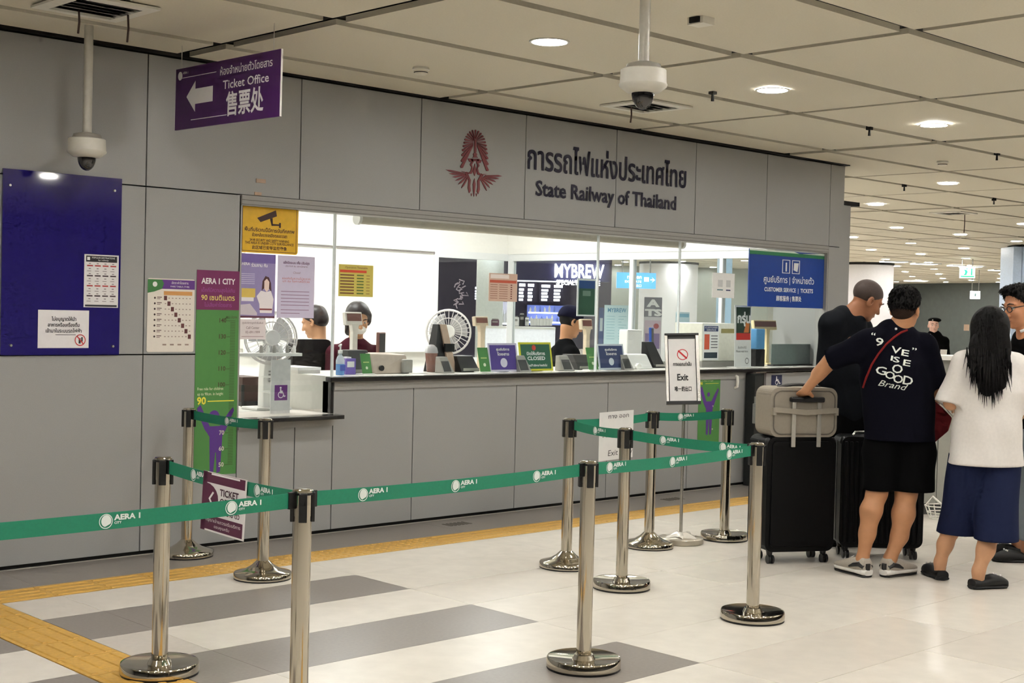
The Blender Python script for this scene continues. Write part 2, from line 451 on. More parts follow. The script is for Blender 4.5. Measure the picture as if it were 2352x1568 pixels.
box_obj('side_panel', (5.5, 0.03, 0.80, 5.51, 0.75, 1.0), M_TOP, lc)

# office shell: floor is the hall floor; white back wall, side glazing, ceiling
offw = empty('wall_back', (0, 4.5, 0), kind='structure')
MB().box(4.6, 4.5, 0, 10.2, 4.6, 3.0).box(10.2, 4.5, 2.18, 11.45, 4.6, 3.0).box(10.2, 4.5, 0, 11.45, 4.6, 0.9).build('back_wall', M_WHITE, offw)
ow = MB().box(4.5, 0.12, 0, 4.6, 4.6, 3.0).build('wall_left', M_WHITE); tag(ow, kind='structure')
sw = empty('wall_right', (11.4, 2.5, 0), kind='structure')
MB().box(11.36, 0.75, 2.18, 11.44, 4.6, 3.0).box(11.36, 0.75, 0, 11.44, 4.6, 0.9).build('side_wall', M_WHITE, sw)
oc = MB().box(4.5, 0.12, 2.96, 11.5, 4.6, 2.985).build('ceiling_office', M_WHITE); tag(oc, kind='structure')
M_FRAME = mat('white_window_frame', (226, 228, 228), 0.4, var=0.02)
M_GLASS = glass_mat('clear_glass')
wn = 1
def window(name, parts_frame, panes):
    global wn
    e = empty('window_%d' % wn, panes[0][:3], kind='structure'); wn += 1
    for b in parts_frame: box_obj('window_frame', b, M_FRAME, e)
    for b in panes: box_obj('pane', b, M_GLASS, e)
    return e
window('side', [(11.37, 0.75, 2.1, 11.45, 4.5, 2.18), (11.37, 0.75, 0.9, 11.43, 4.5, 0.95), (11.37, 4.42, 0.95, 11.43, 4.5, 2.1), (11.37, 2.52, 0.95, 11.43, 2.57, 2.1), (11.37, 1.3, 0.95, 11.43, 1.34, 2.1)],
       [(11.395, 0.75, 0.95, 11.405, 1.3, 2.1), (11.395, 1.34, 0.95, 11.405, 2.52, 2.1), (11.395, 2.57, 0.95, 11.405, 4.42, 2.1)])
window('back', [(10.2, 4.5, 2.1, 11.4, 4.56, 2.18), (10.2, 4.5, 0.9, 11.4, 4.56, 0.95), (10.2, 4.48, 0.9, 10.26, 4.56, 2.18)], [(10.26, 4.52, 0.95, 11.38, 4.53, 2.1)])
window('front', [], [(4.765, 0.045, 0.83, 5.515, 0.055, 2.14), (5.525, 0.045, 1.05, 8.115, 0.055, 2.14), (8.125, 0.045, 1.05, 9.14, 0.055, 2.14), (9.15, 0.045, 1.05, 11.31, 0.055, 2.14)])
fw_ = bpy.data.objects['window_3']
for xx in (5.52, 8.12, 9.145): box_obj('glass_joint', (xx - 0.006, 0.04, 0.95 if xx > 6 else 0.83, xx + 0.006, 0.06, 2.14), mat('silicone_joint', (220, 226, 226), 0.3), fw_)
# office ceiling light panels
M_OFF = mat('office_light_diffuser', (250, 248, 244), 0.4, emit=OFFICE_LAMP, var=0.0)
for i in range(3):
    for j in range(2):
        px_, py_ = 5.8 + 2.1 * i, 1.2 + 1.9 * j
        e = empty('office_light', (px_, py_, 2.95), 'white square ceiling light panel inside the ticket office', 'ceiling light', 'office ceiling lights')
        MB().box(px_ - 0.32, py_ - 0.32, 2.935, px_ + 0.32, py_ + 0.32, 2.96).build('housing', M_FRAME, e)
        MB().box(px_ - 0.29, py_ - 0.29, 2.930, px_ + 0.29, py_ + 0.29, 2.9345).build('diffuser', M_OFF, e)

# hall ceiling: open-joint panels under a dark void
cl = empty('ceiling', (0, 0, 3.0), kind='structure')
MB().box(-9, -17, 3.036, 75, 75, 3.4).build('ceiling_void', M_VOID, cl)
CX0, CDX, CY0, CDY, GAP = 4.31, 2.08, -0.475, 1.072, 0.042
pm = {}
def cpanel(i, j, parent, nm='ceiling_panel'):
    x0, x1 = CX0 + CDX * i + GAP, CX0 + CDX * (i + 1) - GAP; y0, y1 = CY0 + CDY * j + GAP, CY0 + CDY * (j + 1) - GAP
    return x0, x1, y0, y1
far = MB()
for i in range(-6, 34):
    for j in range(-15, 66):
        x0, x1, y0, y1 = cpanel(i, j, cl)
        cut = None
        if j == 0 and x1 <= 11.9: y1 = -0.03
        if j >= 0 and y0 > -0.1 and j < 5 and x0 < 11.0: continue
        z = 3.0 + 0.004 * ((i * 7 + j * 3) % 3)
        if -1 <= i <= 7 and -4 <= j <= 2 :
            key = (round(x1 - x0, 3), round(y1 - y0, 3))
            if key not in pm:
                pm[key] = MB().box(-(x1 - x0) / 2, -(y1 - y0) / 2, 0, (x1 - x0) / 2, (y1 - y0) / 2, 0.03).build('ceiling_panel', M_CEIL, cl, False); o = pm[key]
            else: o = pm[key].copy(); COL.objects.link(o)
            o.parent = cl; o.location = ((x0 + x1) / 2, (y0 + y1) / 2, z - 3.0)
        else: far.box(x0, y0, z, x1, y1, z + 0.03)
fo2 = far.build('far_ceiling_panels', M_CEIL, cl); fo2['kind'] = 'stuff'
# shadow slot between ceiling and office wall
box_obj('shadow_slot', (-9, -0.03, 2.99, 11.6, 0.03, 3.035), M_BLACK, cl)

# far walls of the concourse
fwl = MB().hexa([tuple(at(1900, 830, 62) * V3(1, 1, 0)), tuple(at(2700, 830, 46) * V3(1, 1, 0)), tuple(at(2700, 830, 46.5) * V3(1, 1, 0) + V3(0.4, 0.3, 0)), tuple(at(1900, 830, 62.5) * V3(1, 1, 0) + V3(.4, .3, 0)),
                 tuple(at(1900, 830, 62) * V3(1, 1, 0) + V3(0, 0, 3.2)), tuple(at(2700, 830, 46) * V3(1, 1, 0) + V3(0, 0, 3.2)), tuple(at(2700, 830, 46.5) * V3(1, 1, 0) + V3(.4, .3, 3.2)), tuple(at(1900, 830, 62.5) * V3(1, 1, 0) + V3(.4, .3, 3.2))]).build('wall_far', M_DGREY)
tag(fwl, kind='structure')
for nm, b in (('wall_rear', (-9, -17.2, 0, 75, -17, 3.3)), ('wall_west', (-9.2, -17, 0, -9, 75, 3.3)), ('wall_north', (-9, 75, 0, 75, 75.2, 3.3)), ('wall_east', (75, -17, 0, 75.2, 75, 3.3))):
    o = box_obj(nm, b, M_WALL); tag(o, kind='structure')
# ------------------------------------------------------------------ ceiling fittings
M_LAMP = mat('lit_downlight', (255, 253, 249), 0.4, emit=LAMP, var=0.0)
M_RING = mat('white_lamp_ring', (232, 230, 222), 0.5, var=0.02)
ring_p = MB().rings([[(r * math.cos(2 * math.pi * k / 24), r * math.sin(2 * math.pi * k / 24), z) for k in range(24)] for r, z in ((0.098, 0), (0.098, -0.006), (0.112, -0.006), (0.112, 0))], closed=True).build('trim_ring', M_RING)
disc_p = MB().add([(0.098 * math.cos(2 * math.pi * k / 14), 0.098 * math.sin(2 * math.pi * k / 14), -0.004) for k in range(14)], [tuple(reversed(range(14)))]).build('lens', M_LAMP)
firstl = [True]
def downlight(x, y, label, grp='round ceiling downlights'):
    e = empty('downlight', (x, y, 3.0), label, 'ceiling light', grp)
    for o in (ring_p, disc_p):
        c = o if firstl[0] else o.copy()
        if not firstl[0]: COL.objects.link(c)
        c.parent = e; c.location = (0, 0, 0)
    firstl[0] = False
LX, LY = 5.39, -2.06
named = {(0, 0): 'round white downlight above the wall emblem, biggest in view', (1, 0): 'round white downlight right of the dome camera on its pole', (2, 0): 'round white downlight at the right, third in the front row'}
def seen(p, mx=60):
    v = V3(*p) - CAM; z = v @ FW
    return z > 0.5 and -mx < IW / 2 + FPX * (v @ RT) / z < IW + mx and -mx < IH / 2 - FPX * (v @ UP) / z < IH
for i in range(-4, 22):
    for j in range(-4, 14):
        x, y = LX + 2.08 * i, LY + 2.15 * j
        if j > 0 and x < 11.9 and y < 4.8: continue
        if (i, j) == (6, 2): continue
        if not (seen((x, y, 3)) or (-2.0 < x < 14 and -9 < y < 0.5) or (12 < x < 19 and 0 < y < 12 and (i + j) % 2)): continue
        wh = 'far off beyond the end of the wall' if x > 13 else 'in the row over the queue, outside the picture'
        downlight(x, y, named.get((i, j), 'round recessed white concourse downlight ' + wh))

M_ACW = mat('white_diffuser', (242, 239, 228), 0.5, var=0.03)
def ac_vent(x, y, strings, label):
    e = empty('air_diffuser', (x, y, 3.0), label, 'air vent', 'square ceiling air diffusers')
    s = 0.235
    R = []
    MB().rings([[(x - a, y - a, z), (x + a, y - a, z), (x + a, y + a, z), (x - a, y + a, z)] for a, z in ((s, 3.0), (s, 2.988), (s * 0.72, 2.984), (s * 0.72, 3.0))], closed=True).build('frame', M_ACW, e)
    MB().box(x - s * 0.72, y - s * 0.72, 2.999, x + s * 0.72, y + s * 0.72, 3.0).build('throat', M_BLACK, e)
    for k in range(5):
        yy = y - 0.13 + 0.065 * k
        MB().hexa([(x - 0.165, yy - 0.02, 2.985), (x + 0.165, yy - 0.02, 2.985), (x + 0.165, yy - 0.014, 2.985), (x - 0.165, yy - 0.014, 2.985),
                   (x - 0.165, yy + 0.012, 2.998), (x + 0.165, yy + 0.012, 2.998), (x + 0.165, yy + 0.018, 2.998), (x - 0.165, yy + 0.018, 2.998)]).build('louvre', M_ACW if k % 2 else mat('grey_louvre', (120, 116, 106), 0.5), e)
    for px, py, l in strings:
        p = on_z(px, py, 2.985)
        MB().tube([p, p + V3(0.004, 0, -l * 0.5), p + V3(0, 0.004, -l)], 0.006, 6).build('ribbon', mat('dark_ribbon', (70, 50, 44), 0.7), e)
ac_vent(3.30, -0.90, [(181, 22, 0.12), (294, 34, 0.14)], 'square ceiling air vent at far left with two hanging ribbons')
ac_vent(7.50, -0.95, [(1450, 246, 0.11)], 'square ceiling air vent under the central dome camera with one ribbon')
p = on_z(2190, 490, 2.99); ac_vent(p[0], p[1], [(2216, 493, 0.25)], 'distant square ceiling air vent at right with one ribbon')

def smoke(x, y, label):
    e = empty('smoke_detector', (x, y, 3.0), label, 'smoke detector', 'ceiling smoke detectors')
    MB().lathe([(0.05, 3.0), (0.055, 2.985), (0.045, 2.98)], 20, (x, y, 0)).build('base', M_ACW, e, True)
    MB().lathe([(0.045, 2.98), (0.042, 2.962), (0.03, 2.955)], 20, (x, y, 0)).build('body', mat('detector_white', (236, 230, 214), 0.5), e, True)
    MB().lathe([(0.0435, 2.972), (0.0435, 2.966)], 20, (x, y, 0), False).build('slot', M_BLACK, e)
smoke(5.475, -0.863, 'small white smoke detector on the ceiling left of the wall emblem')
smoke(11.773, -0.91, 'small smoke detector on the ceiling beyond the end of the wall')
b_ = empty('ceiling_junction_box', (5.45, -3.07, 3.0), 'small beige box on the ceiling right of the central camera pole', 'junction box')
MB().box(5.40, -3.12, 2.965, 5.49, -3.02, 3.004).build('body', M_ACW, b_)
MB().box(5.388, -3.10, 2.97, 5.40, -3.04, 2.998).build('sensor_face', M_BLACK, b_)
for px, py, wh in ((1637, 215, 'just right of the central dome camera'), (1997, 297, 'between the second and third downlights'), (2290, 355, 'at right, near the picture edge'), (2077, 428, 'just right of the end of the wall'), (2283, 460, 'at right, below the smoke detector')):
    p = on_z(px, py, 2.99)
    e = empty('sprinkler_head', p, 'small black sprinkler head in a ceiling joint ' + wh, 'sprinkler', 'ceiling sprinkler heads')
    MB().box(p[0] - 0.02, p[1] - 0.02, 2.985, p[0] + 0.02, p[1] + 0.02, 3.03).build('clip', M_BLACK, e)
    MB().cyl(p + V3(0, 0, -0.005), p + V3(0, 0, -0.05), 0.008, 0.011, 8).build('nozzle', M_BLACK, e)

def dome_camera(x, y, zt, r, label):
    """zt: height of the underside of the white housing"""
    e = empty('dome_camera', (x, y, 3.0), label, 'security camera', 'pole mounted dome cameras')
    mw = mat('camera_white', (206, 202, 190), 0.4, var=0.03)
    MB().cyl((x, y, 3.02), (x, y, zt + 0.095), 0.024, n=16).build('pole', mat('pole_white', (190, 186, 174), 0.35), e, True)
    MB().lathe([(r * 0.42, 0.10), (r * 0.70, 0.092), (r * 0.78, 0.068)], 28, (x, y, zt)).build('cap', mat('camera_cap', (150, 144, 134), 0.45), e, True)
    MB().lathe([(r * 0.9, 0.070), (r * 0.96, 0.066), (r * 0.98, 0.015), (r * 1.0, 0.0)], 28, (x, y, zt)).build('housing', mw, e, True)
    MB().lathe([(r * 1.02, 0.004), (r * 1.0, -0.006), (r * 0.7, -0.03), (r * 0.5, -0.034)], 28, (x, y, zt)).build('lower_ring', mw, e, True)
    MB().lathe([(r * 0.48 * math.cos(a), -0.03 - r * 0.72 * math.sin(a)) for a in [i * math.pi / 16 for i in range(9)]], 24, (x, y, zt)).build('dome', mat('smoked_dome', (30, 28, 28), 0.08, spec=0.8), e, True)
dome_camera(3.52, -0.39, 2.325, 0.103, 'white dome camera on a long pole at left, above the blue board')
dome_camera(4.57, -3.46, 2.512, 0.104, 'white dome camera on a pole at top centre of the ceiling')
# hanging ticket office sign
so = V3(4.131, -0.256, 2.515); s1 = V3(4.118, -1.343, 2.505)
frs = frame(so, s1 - so, (0, 0, 1)); sw_, sh_ = float(np.linalg.norm(s1 - so)), 0.352
PUR = (72, 26, 92)
hs = Sheet('hanging_sign', frs, sw_, sh_, PUR, 0.010, 'purple hanging ticket office sign with a white arrow pointing left', 'sign', m=mat('purple_sign', PUR, 0.35, var=0.04))
WHT = (240, 238, 236)
hs.text(WHT, 'ห้องจำหน่ายตั๋วโดยสาร', 0.69, 0.77, 0.16, width=0.48, bold=0.012)
hs.text(WHT, 'Ticket Office', 0.69, 0.545, 0.19, width=0.42, bold=0.012)
hs.text(WHT, '售票处', 0.685, 0.15, 0.40, width=0.34, bold=0.022)
hs.rect(WHT, 0.06, 0.835, 0.41, 0.845).rect(WHT, 0.165, 0.13, 0.52, 0.142)
hs.disc(WHT, 0.045, 0.88, 0.07, 1)
hs.poly(WHT, [(0.115, 0.52), (0.205, 0.76), (0.205, 0.63), (0.38, 0.63), (0.38, 0.385), (0.205, 0.385), (0.205, 0.26)])
hs.text(WHT, 'AERA 1', 0.075, 0.90, 0.055, align='L')
so_ = hs.done()
MB().fbox(frs, sw_, 0, sw_ + 0.004, sh_, -0.010, 0).build('edge_strip', M_WHITE, so_)
for t in (0.05, 0.93):
    q = frs[0] + frs[1] * (t * sw_) + frs[2] * sh_ - frs[3] * 0.005
    MB().cyl(q, (q[0], q[1], 3.0), 0.0022, n=6).build('wire', mat('nylon_wire', (200, 196, 188), 0.3), so_)

# ------------------------------------------------------------------ queue barrier
M_CHROME = mat('polished_steel_post', (205, 198, 184), 0.09, metal=1.0, var=0.04, scale=8, stretch=(1, 1, 0.3))
M_RUB = mat('black_plastic_head', (16, 16, 17), 0.4)
M_BELT = mat('green_belt_fabric', (16, 122, 92), 0.6, var=0.06, scale=120)
def stanchion(x, y, label, dome=True, dirs=()):
    e = empty('queue_stanchion', (x, y, 0), label, 'stanchion', 'steel queue barrier posts')
    if dome: prof = [(0.155, 0.004), (0.16, 0.008), (0.16, 0.03), (0.155, 0.036), (0.10, 0.05), (0.06, 0.075), (0.034, 0.10)]
    else: prof = [(0.155, 0.006), (0.16, 0.010), (0.16, 0.042), (0.156, 0.048), (0.15, 0.046), (0.05, 0.04), (0.04, 0.06)]
    MB().lathe(prof, 40, (x, y, 0)).build('base', M_CHROME, e, True)
    MB().lathe([(0.158, 0.0), (0.158, 0.008)], 40, (x, y, 0)).build('rubber_foot', M_RUB, e)
    MB().cyl((x, y, 0.03), (x, y, 0.80), 0.0325, n=28).build('post', M_CHROME, e, True)
    hd = MB().cyl((x, y, 0.795), (x, y, 0.875), 0.0335, n=24)
    hd.build('belt_cassette', M_CHROME, e, True)
    MB().lathe([(0.036, 0.872), (0.036, 0.882), (0.030, 0.887)], 24, (x, y, 0)).build('top_cap', M_CHROME, e, True)
    for k in range(4):
        a = math.radians(45 + 90 * k + 12)
        c = V3(x + 0.034 * math.cos(a), y + 0.034 * math.sin(a), 0)
        fr = frame(c, (-math.sin(a), math.cos(a), 0), (0, 0, 1))
        MB().fbox(fr, -0.014, 0.775, 0.014, 0.876, -0.004, 0.008).build('slot_cover', M_RUB, e, False, 0.002)
    MB().lathe([(0.0375, 0.868), (0.0375, 0.876)], 24, (x, y, 0)).build('collar', M_RUB, e, True)
    return e
ST = dict(A=(2.864, -2.413), B=(2.765, -3.53), C=(4.295, -3.449), D=(5.646, -3.34), E=(5.701, -2.416), F=(5.899, -1.801), G=(6.842, -1.64), H=(7.504, -1.743), I=(4.292, -1.012), J=(4.308, -0.175), K=(0.95, -3.53))
lab = dict(A='steel queue post with a wide flat base on the yellow tactile strip at left', B='steel queue post nearest the camera, its base below the frame', C='steel queue post with flat base on the grey floor stripe at bottom centre',
           D='steel queue post standing beside the big black suitcase', E='steel queue post in front of the handwritten exit paper', F='steel queue post left of the handwritten exit paper, domed base', G='steel queue post just left of the exit sign stand',
           H='steel queue post by the counter right of the exit sign stand', I='steel queue post on pale tiles below the low counter', J='steel queue post against the wall in front of the height chart', K='steel queue post beyond the left edge of the picture')
for k, (x, y) in ST.items(): stanchion(x, y, lab[k], dome=k in 'FGIJ')
def logo(mb, fr, x, y, s):
    """round swoosh mark with the name beside it"""
    ringpoly(mb, fr, x, y, 0.5 * s, 0.44 * s, 0.0012, 24)
    mb.prism(fr, [(x + 0.36 * s * math.cos(a) + 0.03 * s, y + 0.4 * s * math.sin(a) + 0.02 * s) for a in [math.radians(q) for q in range(-30, 260, 15)]], 0, 0.0012)
    text(mb, fr, 'AERA 1', x + 0.62 * s, y + 0.04 * s, 0.50 * s, 'L', bold=0.045, z=0.0012, sx=1.25)
    text(mb, fr, 'CITY', x + 0.62 * s, y - 0.22 * s, 0.22 * s, 'L', bold=0.03, z=0.0012, sx=1.1)
def belt(a, b, label, cols, za=0.85, zb=0.85, sag=0.010, z_h=0.052):
    p, q = V3(*ST[a], 0), V3(*ST[b], 0); d = (q - p) / np.linalg.norm(q - p); p = p + d * 0.04; q = q - d * 0.04
    L_ = np.linalg.norm(q - p); side = np.cross(d, V3(0, 0, 1))
    if side @ (p - CAM) > 0: side = -side
    N = 16; R = []
    for i in range(N + 1):
        t = i / N; c = p + d * (L_ * t); z = za + (zb - za) * t - sag * 4 * t * (1 - t)
        R.append([c + side * 0.001 + V3(0, 0, z - z_h / 2), c + side * 0.001 + V3(0, 0, z + z_h / 2), c - side * 0.001 + V3(0, 0, z + z_h / 2), c - side * 0.001 + V3(0, 0, z - z_h / 2)])
    e = MB().rings(R).build('belt', M_BELT); tag(e, label, 'belt', 'green retractable queue belts')
    ex = d if np.cross(d, V3(0, 0, 1)) @ side > 0 else -d
    for px in cols:
        rr = ray(px, 1050); t = ((p - CAM) @ side) / (rr @ side); tt = float((CAM + t * rr - p) @ d) / L_
        z = za + (zb - za) * tt - sag * 4 * tt * (1 - tt)
        mb = MB(); logo(mb, frame(p + d * (L_ * tt) + V3(0, 0, z) + side * 0.0012, ex, (0, 0, 1)), 0, 0, 0.046)
        mb.build('belt_logo', flat((236, 240, 236)), e)
    for w, c, z in ((p, d, za), (q, -d, zb)):
        fr = frame(w + V3(0, 0, z), d, (0, 0, 1)); x0, x1 = ((-0.012, 0.02) if c @ d > 0 else (-0.02, 0.012))
        MB().fbox(fr, x0, -0.029, x1, 0.029, -0.006, 0.006).build('belt_end', M_RUB, e, False, 0.002)
belt('K', 'B', 'green logo belt running from the left edge to the nearest post', (245, 533))
belt('A', 'B', 'green belt at left with the ticket sheet hung on it', (446, 593))
belt('B', 'C', 'green logo belt across the centre between the two nearest posts', (835, 1047, 1233))
belt('C', 'D', 'green logo belt running from the bottom centre post to the suitcase', (1400, 1544, 1674))
belt('F', 'E', 'short green belt in front of the handwritten exit paper', (1366,))
belt('E', 'D', 'green belt receding from the suitcase post, above the longer one', (1522, 1660))
belt('F', 'G', 'green belt the handwritten exit paper hangs on', ())
belt('G', 'H', 'short green belt crossing behind the exit sign stand', (1560,))
belt('J', 'I', 'green belt in front of the height chart on the wall', (520,))

# sheets hung on the belts
pA, pB = V3(*ST['A'], 0), V3(*ST['B'], 0)
def hang_sheet(a, b, px0, px1, ztop, h, tilt, name, label, col, off=0.006):
    p, q = V3(*ST[a], 0), V3(*ST[b], 0); d = (q - p) / np.linalg.norm(q - p)
    def hit(px):                                                        # point of the belt's vertical plane seen in column px
        rr = ray(px, 1100); n = np.cross(d, V3(0, 0, 1)); t = ((p - CAM) @ n) / (rr @ n); w = CAM + t * rr; return w * V3(1, 1, 0)
    a0, a1 = hit(px0), hit(px1); side = np.cross(a1 - a0, V3(0, 0, 1)); side /= np.linalg.norm(side)
    fr = frame(a0 + V3(0, 0, ztop - h) + side * (off + tilt), a1 - a0, V3(0, 0, h) - side * tilt)
    return Sheet(name, fr, float(np.linalg.norm(a1 - a0)), h, col, 0.0015, label, 'sign')
tk = hang_sheet('A', 'B', 471, 571, 0.873, 0.225, 0.01, 'ticket_sheet', 'laminated ticket direction sheet hung on the left green belt', (236, 232, 230))
DK = (84, 26, 60)
tk.rect(DK, 0.02, 0.82, 0.97, 0.99).rect(DK, 0.02, 0.03, 0.96, 0.27).rect(DK, 0.0, 0.0, 0.10, 1.0)
tk.poly(DK, [(0.08, 0.30)] + [(0.08 + 0.30 * math.sin(t), 0.55 + 0.26 * math.cos(t)) for t in [math.pi - i * math.pi / 10 for i in range(11)]], 2)
tk.poly(WHT, [(0.16, 0.55), (0.25, 0.68), (0.28, 0.66), (0.20, 0.55), (0.28, 0.44), (0.25, 0.42)], 3)
tk.text((60, 20, 40), 'TICKET', 0.63, 0.64, 0.16, width=0.42, bold=0.025).text((60, 20, 40), 'OFFICE', 0.63, 0.50, 0.14, width=0.40, bold=0.02).text((60, 20, 40), 'จำหน่าย ตั๋ว', 0.66, 0.33, 0.13, width=0.45, bold=0.02)
tk.text(WHT, 'กรุณาเข้าแถวรอรับบริการ', 0.52, 0.17, 0.075, width=0.8).text(WHT, 'ขอบคุณครับ', 0.5, 0.08, 0.07, width=0.35)
tk.rect(WHT, 0.2, 0.955, 0.85, 0.985, 3)
tk.done()
ex_ = hang_sheet('F', 'G', 1371, 1449, 0.905, 0.30, 0.0, 'exit_paper', 'white paper with handwritten exit only note hung on the belt', (232, 230, 226), off=0.008)
INK = (70, 66, 66)
ex_.text(INK, 'Exit Only', 0.62, 0.09, 0.17, width=0.72, slant=0.1).text(INK, 'ทาง ออก', 0.55, 0.86, 0.12, width=0.6).text(INK, 'No Entry', 0.45, 0.48, 0.16, width=0.7, slant=0.1)
ex_.done()
# floor stand with the exit sign
sb = on_z(1563, 1246); M_SILV = mat('silver_frame', (190, 188, 182), 0.25, metal=0.9, var=0.05)
es = empty('exit_stand', sb, 'floor stand holding a framed white exit notice with red no entry mark', 'sign stand')
MB().lathe([(0.145, 0.0), (0.15, 0.005), (0.15, 0.035), (0.145, 0.04), (0.02, 0.05)], 36, (sb[0], sb[1], 0)).build('base', mat('stand_base', (196, 188, 172), 0.3, metal=0.6), es, True)
rnd = [[(sb[0] + (0.11 + 0.035 * math.sin(5 * a + k)) * math.cos(a) * (1 - 0.3 * k), sb[1] + (0.11 + 0.03 * math.sin(7 * a)) * math.sin(a) * (1 - 0.3 * k), 0.045 + 0.012 * k + 0.006 * math.sin(4 * a + k)) for a in [2 * math.pi * i / 28 for i in range(28)]] for k in range(3)]
MB().rings(rnd).build('plastic_wrap', mat('clear_plastic_wrap', (226, 220, 208), 0.15, spec=0.8), es, True)
topp = at(1571, 915, depth(sb)); MB().tube([sb + V3(0, 0, 0.04), topp], 0.011, 12).build('pole', M_SILV, es, True)
d9 = depth(sb) - 0.02
c00, c10, c01 = at(1531, 929, d9 - 0.03), at(1610, 928, d9 - 0.03), at(1537, 766, d9 + 0.05)
fre = frame(c00, c10 - c00, c01 - c00); we, he = float(np.linalg.norm(c10 - c00)), float(np.linalg.norm(c01 - c00))
MB().fbox(fre, 0, 0, we, he, -0.012, -0.004).build('backboard', M_RUB, es)
for nm, bx, mm in (('frame_rail', (0, 0, we, 0.022), M_RUB), ('frame_rail', (0, he - 0.016, we, he), M_RUB), ('frame_rail', (0, 0.02, 0.018, he - 0.014), M_SILV), ('frame_rail', (we - 0.022, 0.02, we, he - 0.014), M_SILV)):
    MB().fbox(fre, *bx[:2], *bx[2:], -0.012, 0.010).build(nm, mm, es, False, 0.002)
shx = Sheet('notice_sheet', sub(fre, 0.024, 0.024, 0.002), we - 0.05, he - 0.062, (222, 219, 216), 0.002, parent=es)
BK = (22, 22, 22)
shx.disc((190, 30, 36), 0.52, 0.745, 0.088, 1, 0.075)
shx.poly((190, 30, 36), [(0.34, 0.80), (0.38, 0.82), (0.70, 0.69), (0.66, 0.67)], 2)
shx.text(BK, 'ทางออกเท่านั้น', 0.5, 0.565, 0.075, width=0.68, bold=0.03).text(BK, 'Exit', 0.5, 0.33, 0.145, width=0.40, bold=0.03).text(BK, '唯一的出口', 0.5, 0.16, 0.085, width=0.62, bold=0.03)
shx.done()
# ------------------------------------------------------------------ things on the front wall
def board(name, px0, py0, px1, py1, y, col, label, cat='notice', thick=0.002, group=None, m=None, bevel=0, round_=0.0):
    fr, w, h = wrect(px0, py0, px1, py1, y)
    return Sheet(name, fr, w, h, col, thick, label, cat, group, m, None, bevel, round_)
NAVY = (34, 26, 104)
bb = board('blue_glass_board', 4, 398, 277, 815, -0.016, NAVY, 'glossy navy blue glass board on the wall at far left', 'board', 0.012, m=mat('navy_glass', NAVY, 0.04, var=0.03, spec=0.8, coat=0.6))
bbo = bb.done()
for px, py in ((262, 438), (258, 795), (24, 793), (22, 425)):
    q = on_y(px, py, -0.016); MB().cyl(q, q + V3(0, -0.012, 0), 0.008, 0.007, 14).build('stud', M_SILV, bbo, True)
pd = board('destination_list', 193, 585, 272, 706, -0.0175, (226, 222, 220), 'small white list of popular destinations stuck on the blue board', 'notice')
pd.rect((28, 24, 30), 0.05, 0.86, 0.95, 0.975).rect((28, 24, 30), 0.04, 0.015, 0.96, 0.05)
pd.text(WHT, 'POPULAR DESTINATIONS', 0.55, 0.925, 0.045, width=0.66).text(WHT, 'by railway', 0.55, 0.885, 0.035, width=0.3)
pd.rect(WHT, 0.08, 0.89, 0.16, 0.95, 2)
for rr_ in range(8):
    yy = 0.80 - rr_ * 0.095
    for cc in range(4):
        xx = 0.08 + 0.225 * cc
        pd.rect((176, 52, 48) if rr_ % 4 == 0 else ((60, 40, 44) if rr_ % 4 == 2 else (150, 140, 140)), xx, yy - 0.025, xx + (0.17 if rr_ % 2 == 0 else 0.12), yy - (0.0 if rr_ % 2 == 0 else 0.012))
        pd.rect((120, 112, 112), xx + 0.05, yy + 0.02, xx + 0.11, yy + 0.035)
pd.done()
nf = board('no_food_notice', 87, 712, 204, 799, -0.0175, (230, 226, 226), 'white landscape notice with a red crossed out drink symbol on blue board', 'notice')
for k, s_ in enumerate(('ไม่อนุญาตให้นำ', 'อาหารหรือเครื่องดื่ม', 'เข้ามาในระบบรถไฟฟ้า')): nf.text((34, 30, 34), s_, 0.5, 0.72 - 0.155 * k, 0.13, width=(0.48, 0.62, 0.70)[k], bold=0.02)
nf.rect((60, 56, 60), 0.34, 0.345, 0.74, 0.36).disc((186, 40, 40), 0.83, 0.21, 0.155, 1, 0.13)
nf.rect(BK, 0.80, 0.12, 0.84, 0.26).rect(BK, 0.85, 0.17, 0.88, 0.29).poly((186, 40, 40), [(0.755, 0.31), (0.77, 0.33), (0.905, 0.11), (0.89, 0.09)], 2)
nf.done()
ft = board('fare_table', 338, 640, 446, 808, -0.004, (226, 218, 206), 'white fare table sheet with green and purple header beside height chart', 'notice', round_=0.012)
ft.rect((92, 44, 130), 0.28, 0.86, 1.0, 0.985).poly((56, 118, 60), [(0, 0.80), (0, 0.985), (0.30, 0.985), (0.34, 0.93), (0.30, 0.86), (0.14, 0.82)], 2)
ft.disc(WHT, 0.15, 0.92, 0.035, 3).text(WHT, 'อัตราค่าโดยสาร', 0.68, 0.93, 0.045, width=0.36).text(WHT, 'FARE TABLE (THB)', 0.68, 0.885, 0.03, width=0.4)
ft.rect((206, 148, 84), 0.34, 0.775, 0.95, 0.83)
for i in range(8):
    yy = 0.735 - 0.075 * i
    ft.rect((92, 44, 44), 0.345 + 0.075 * i, yy - 0.03, 0.41 + 0.075 * i, yy + 0.03).disc((60, 40, 40), 0.155, yy, 0.014).rect((110, 90, 84), 0.2, yy + 0.004, 0.30, yy + 0.016).rect((140, 120, 112), 0.2, yy - 0.016, 0.27, yy - 0.006)
    for j in range(8):
        if j != i: ft.rect((150, 130, 118), 0.365 + 0.075 * j, yy - 0.006, 0.393 + 0.075 * j, yy + 0.006)
for x_ in (0.36, 0.52, 0.68, 0.84): ft.rect((150, 130, 118), x_ - 0.03, 0.09, x_ + 0.05, 0.11)
ft.done()
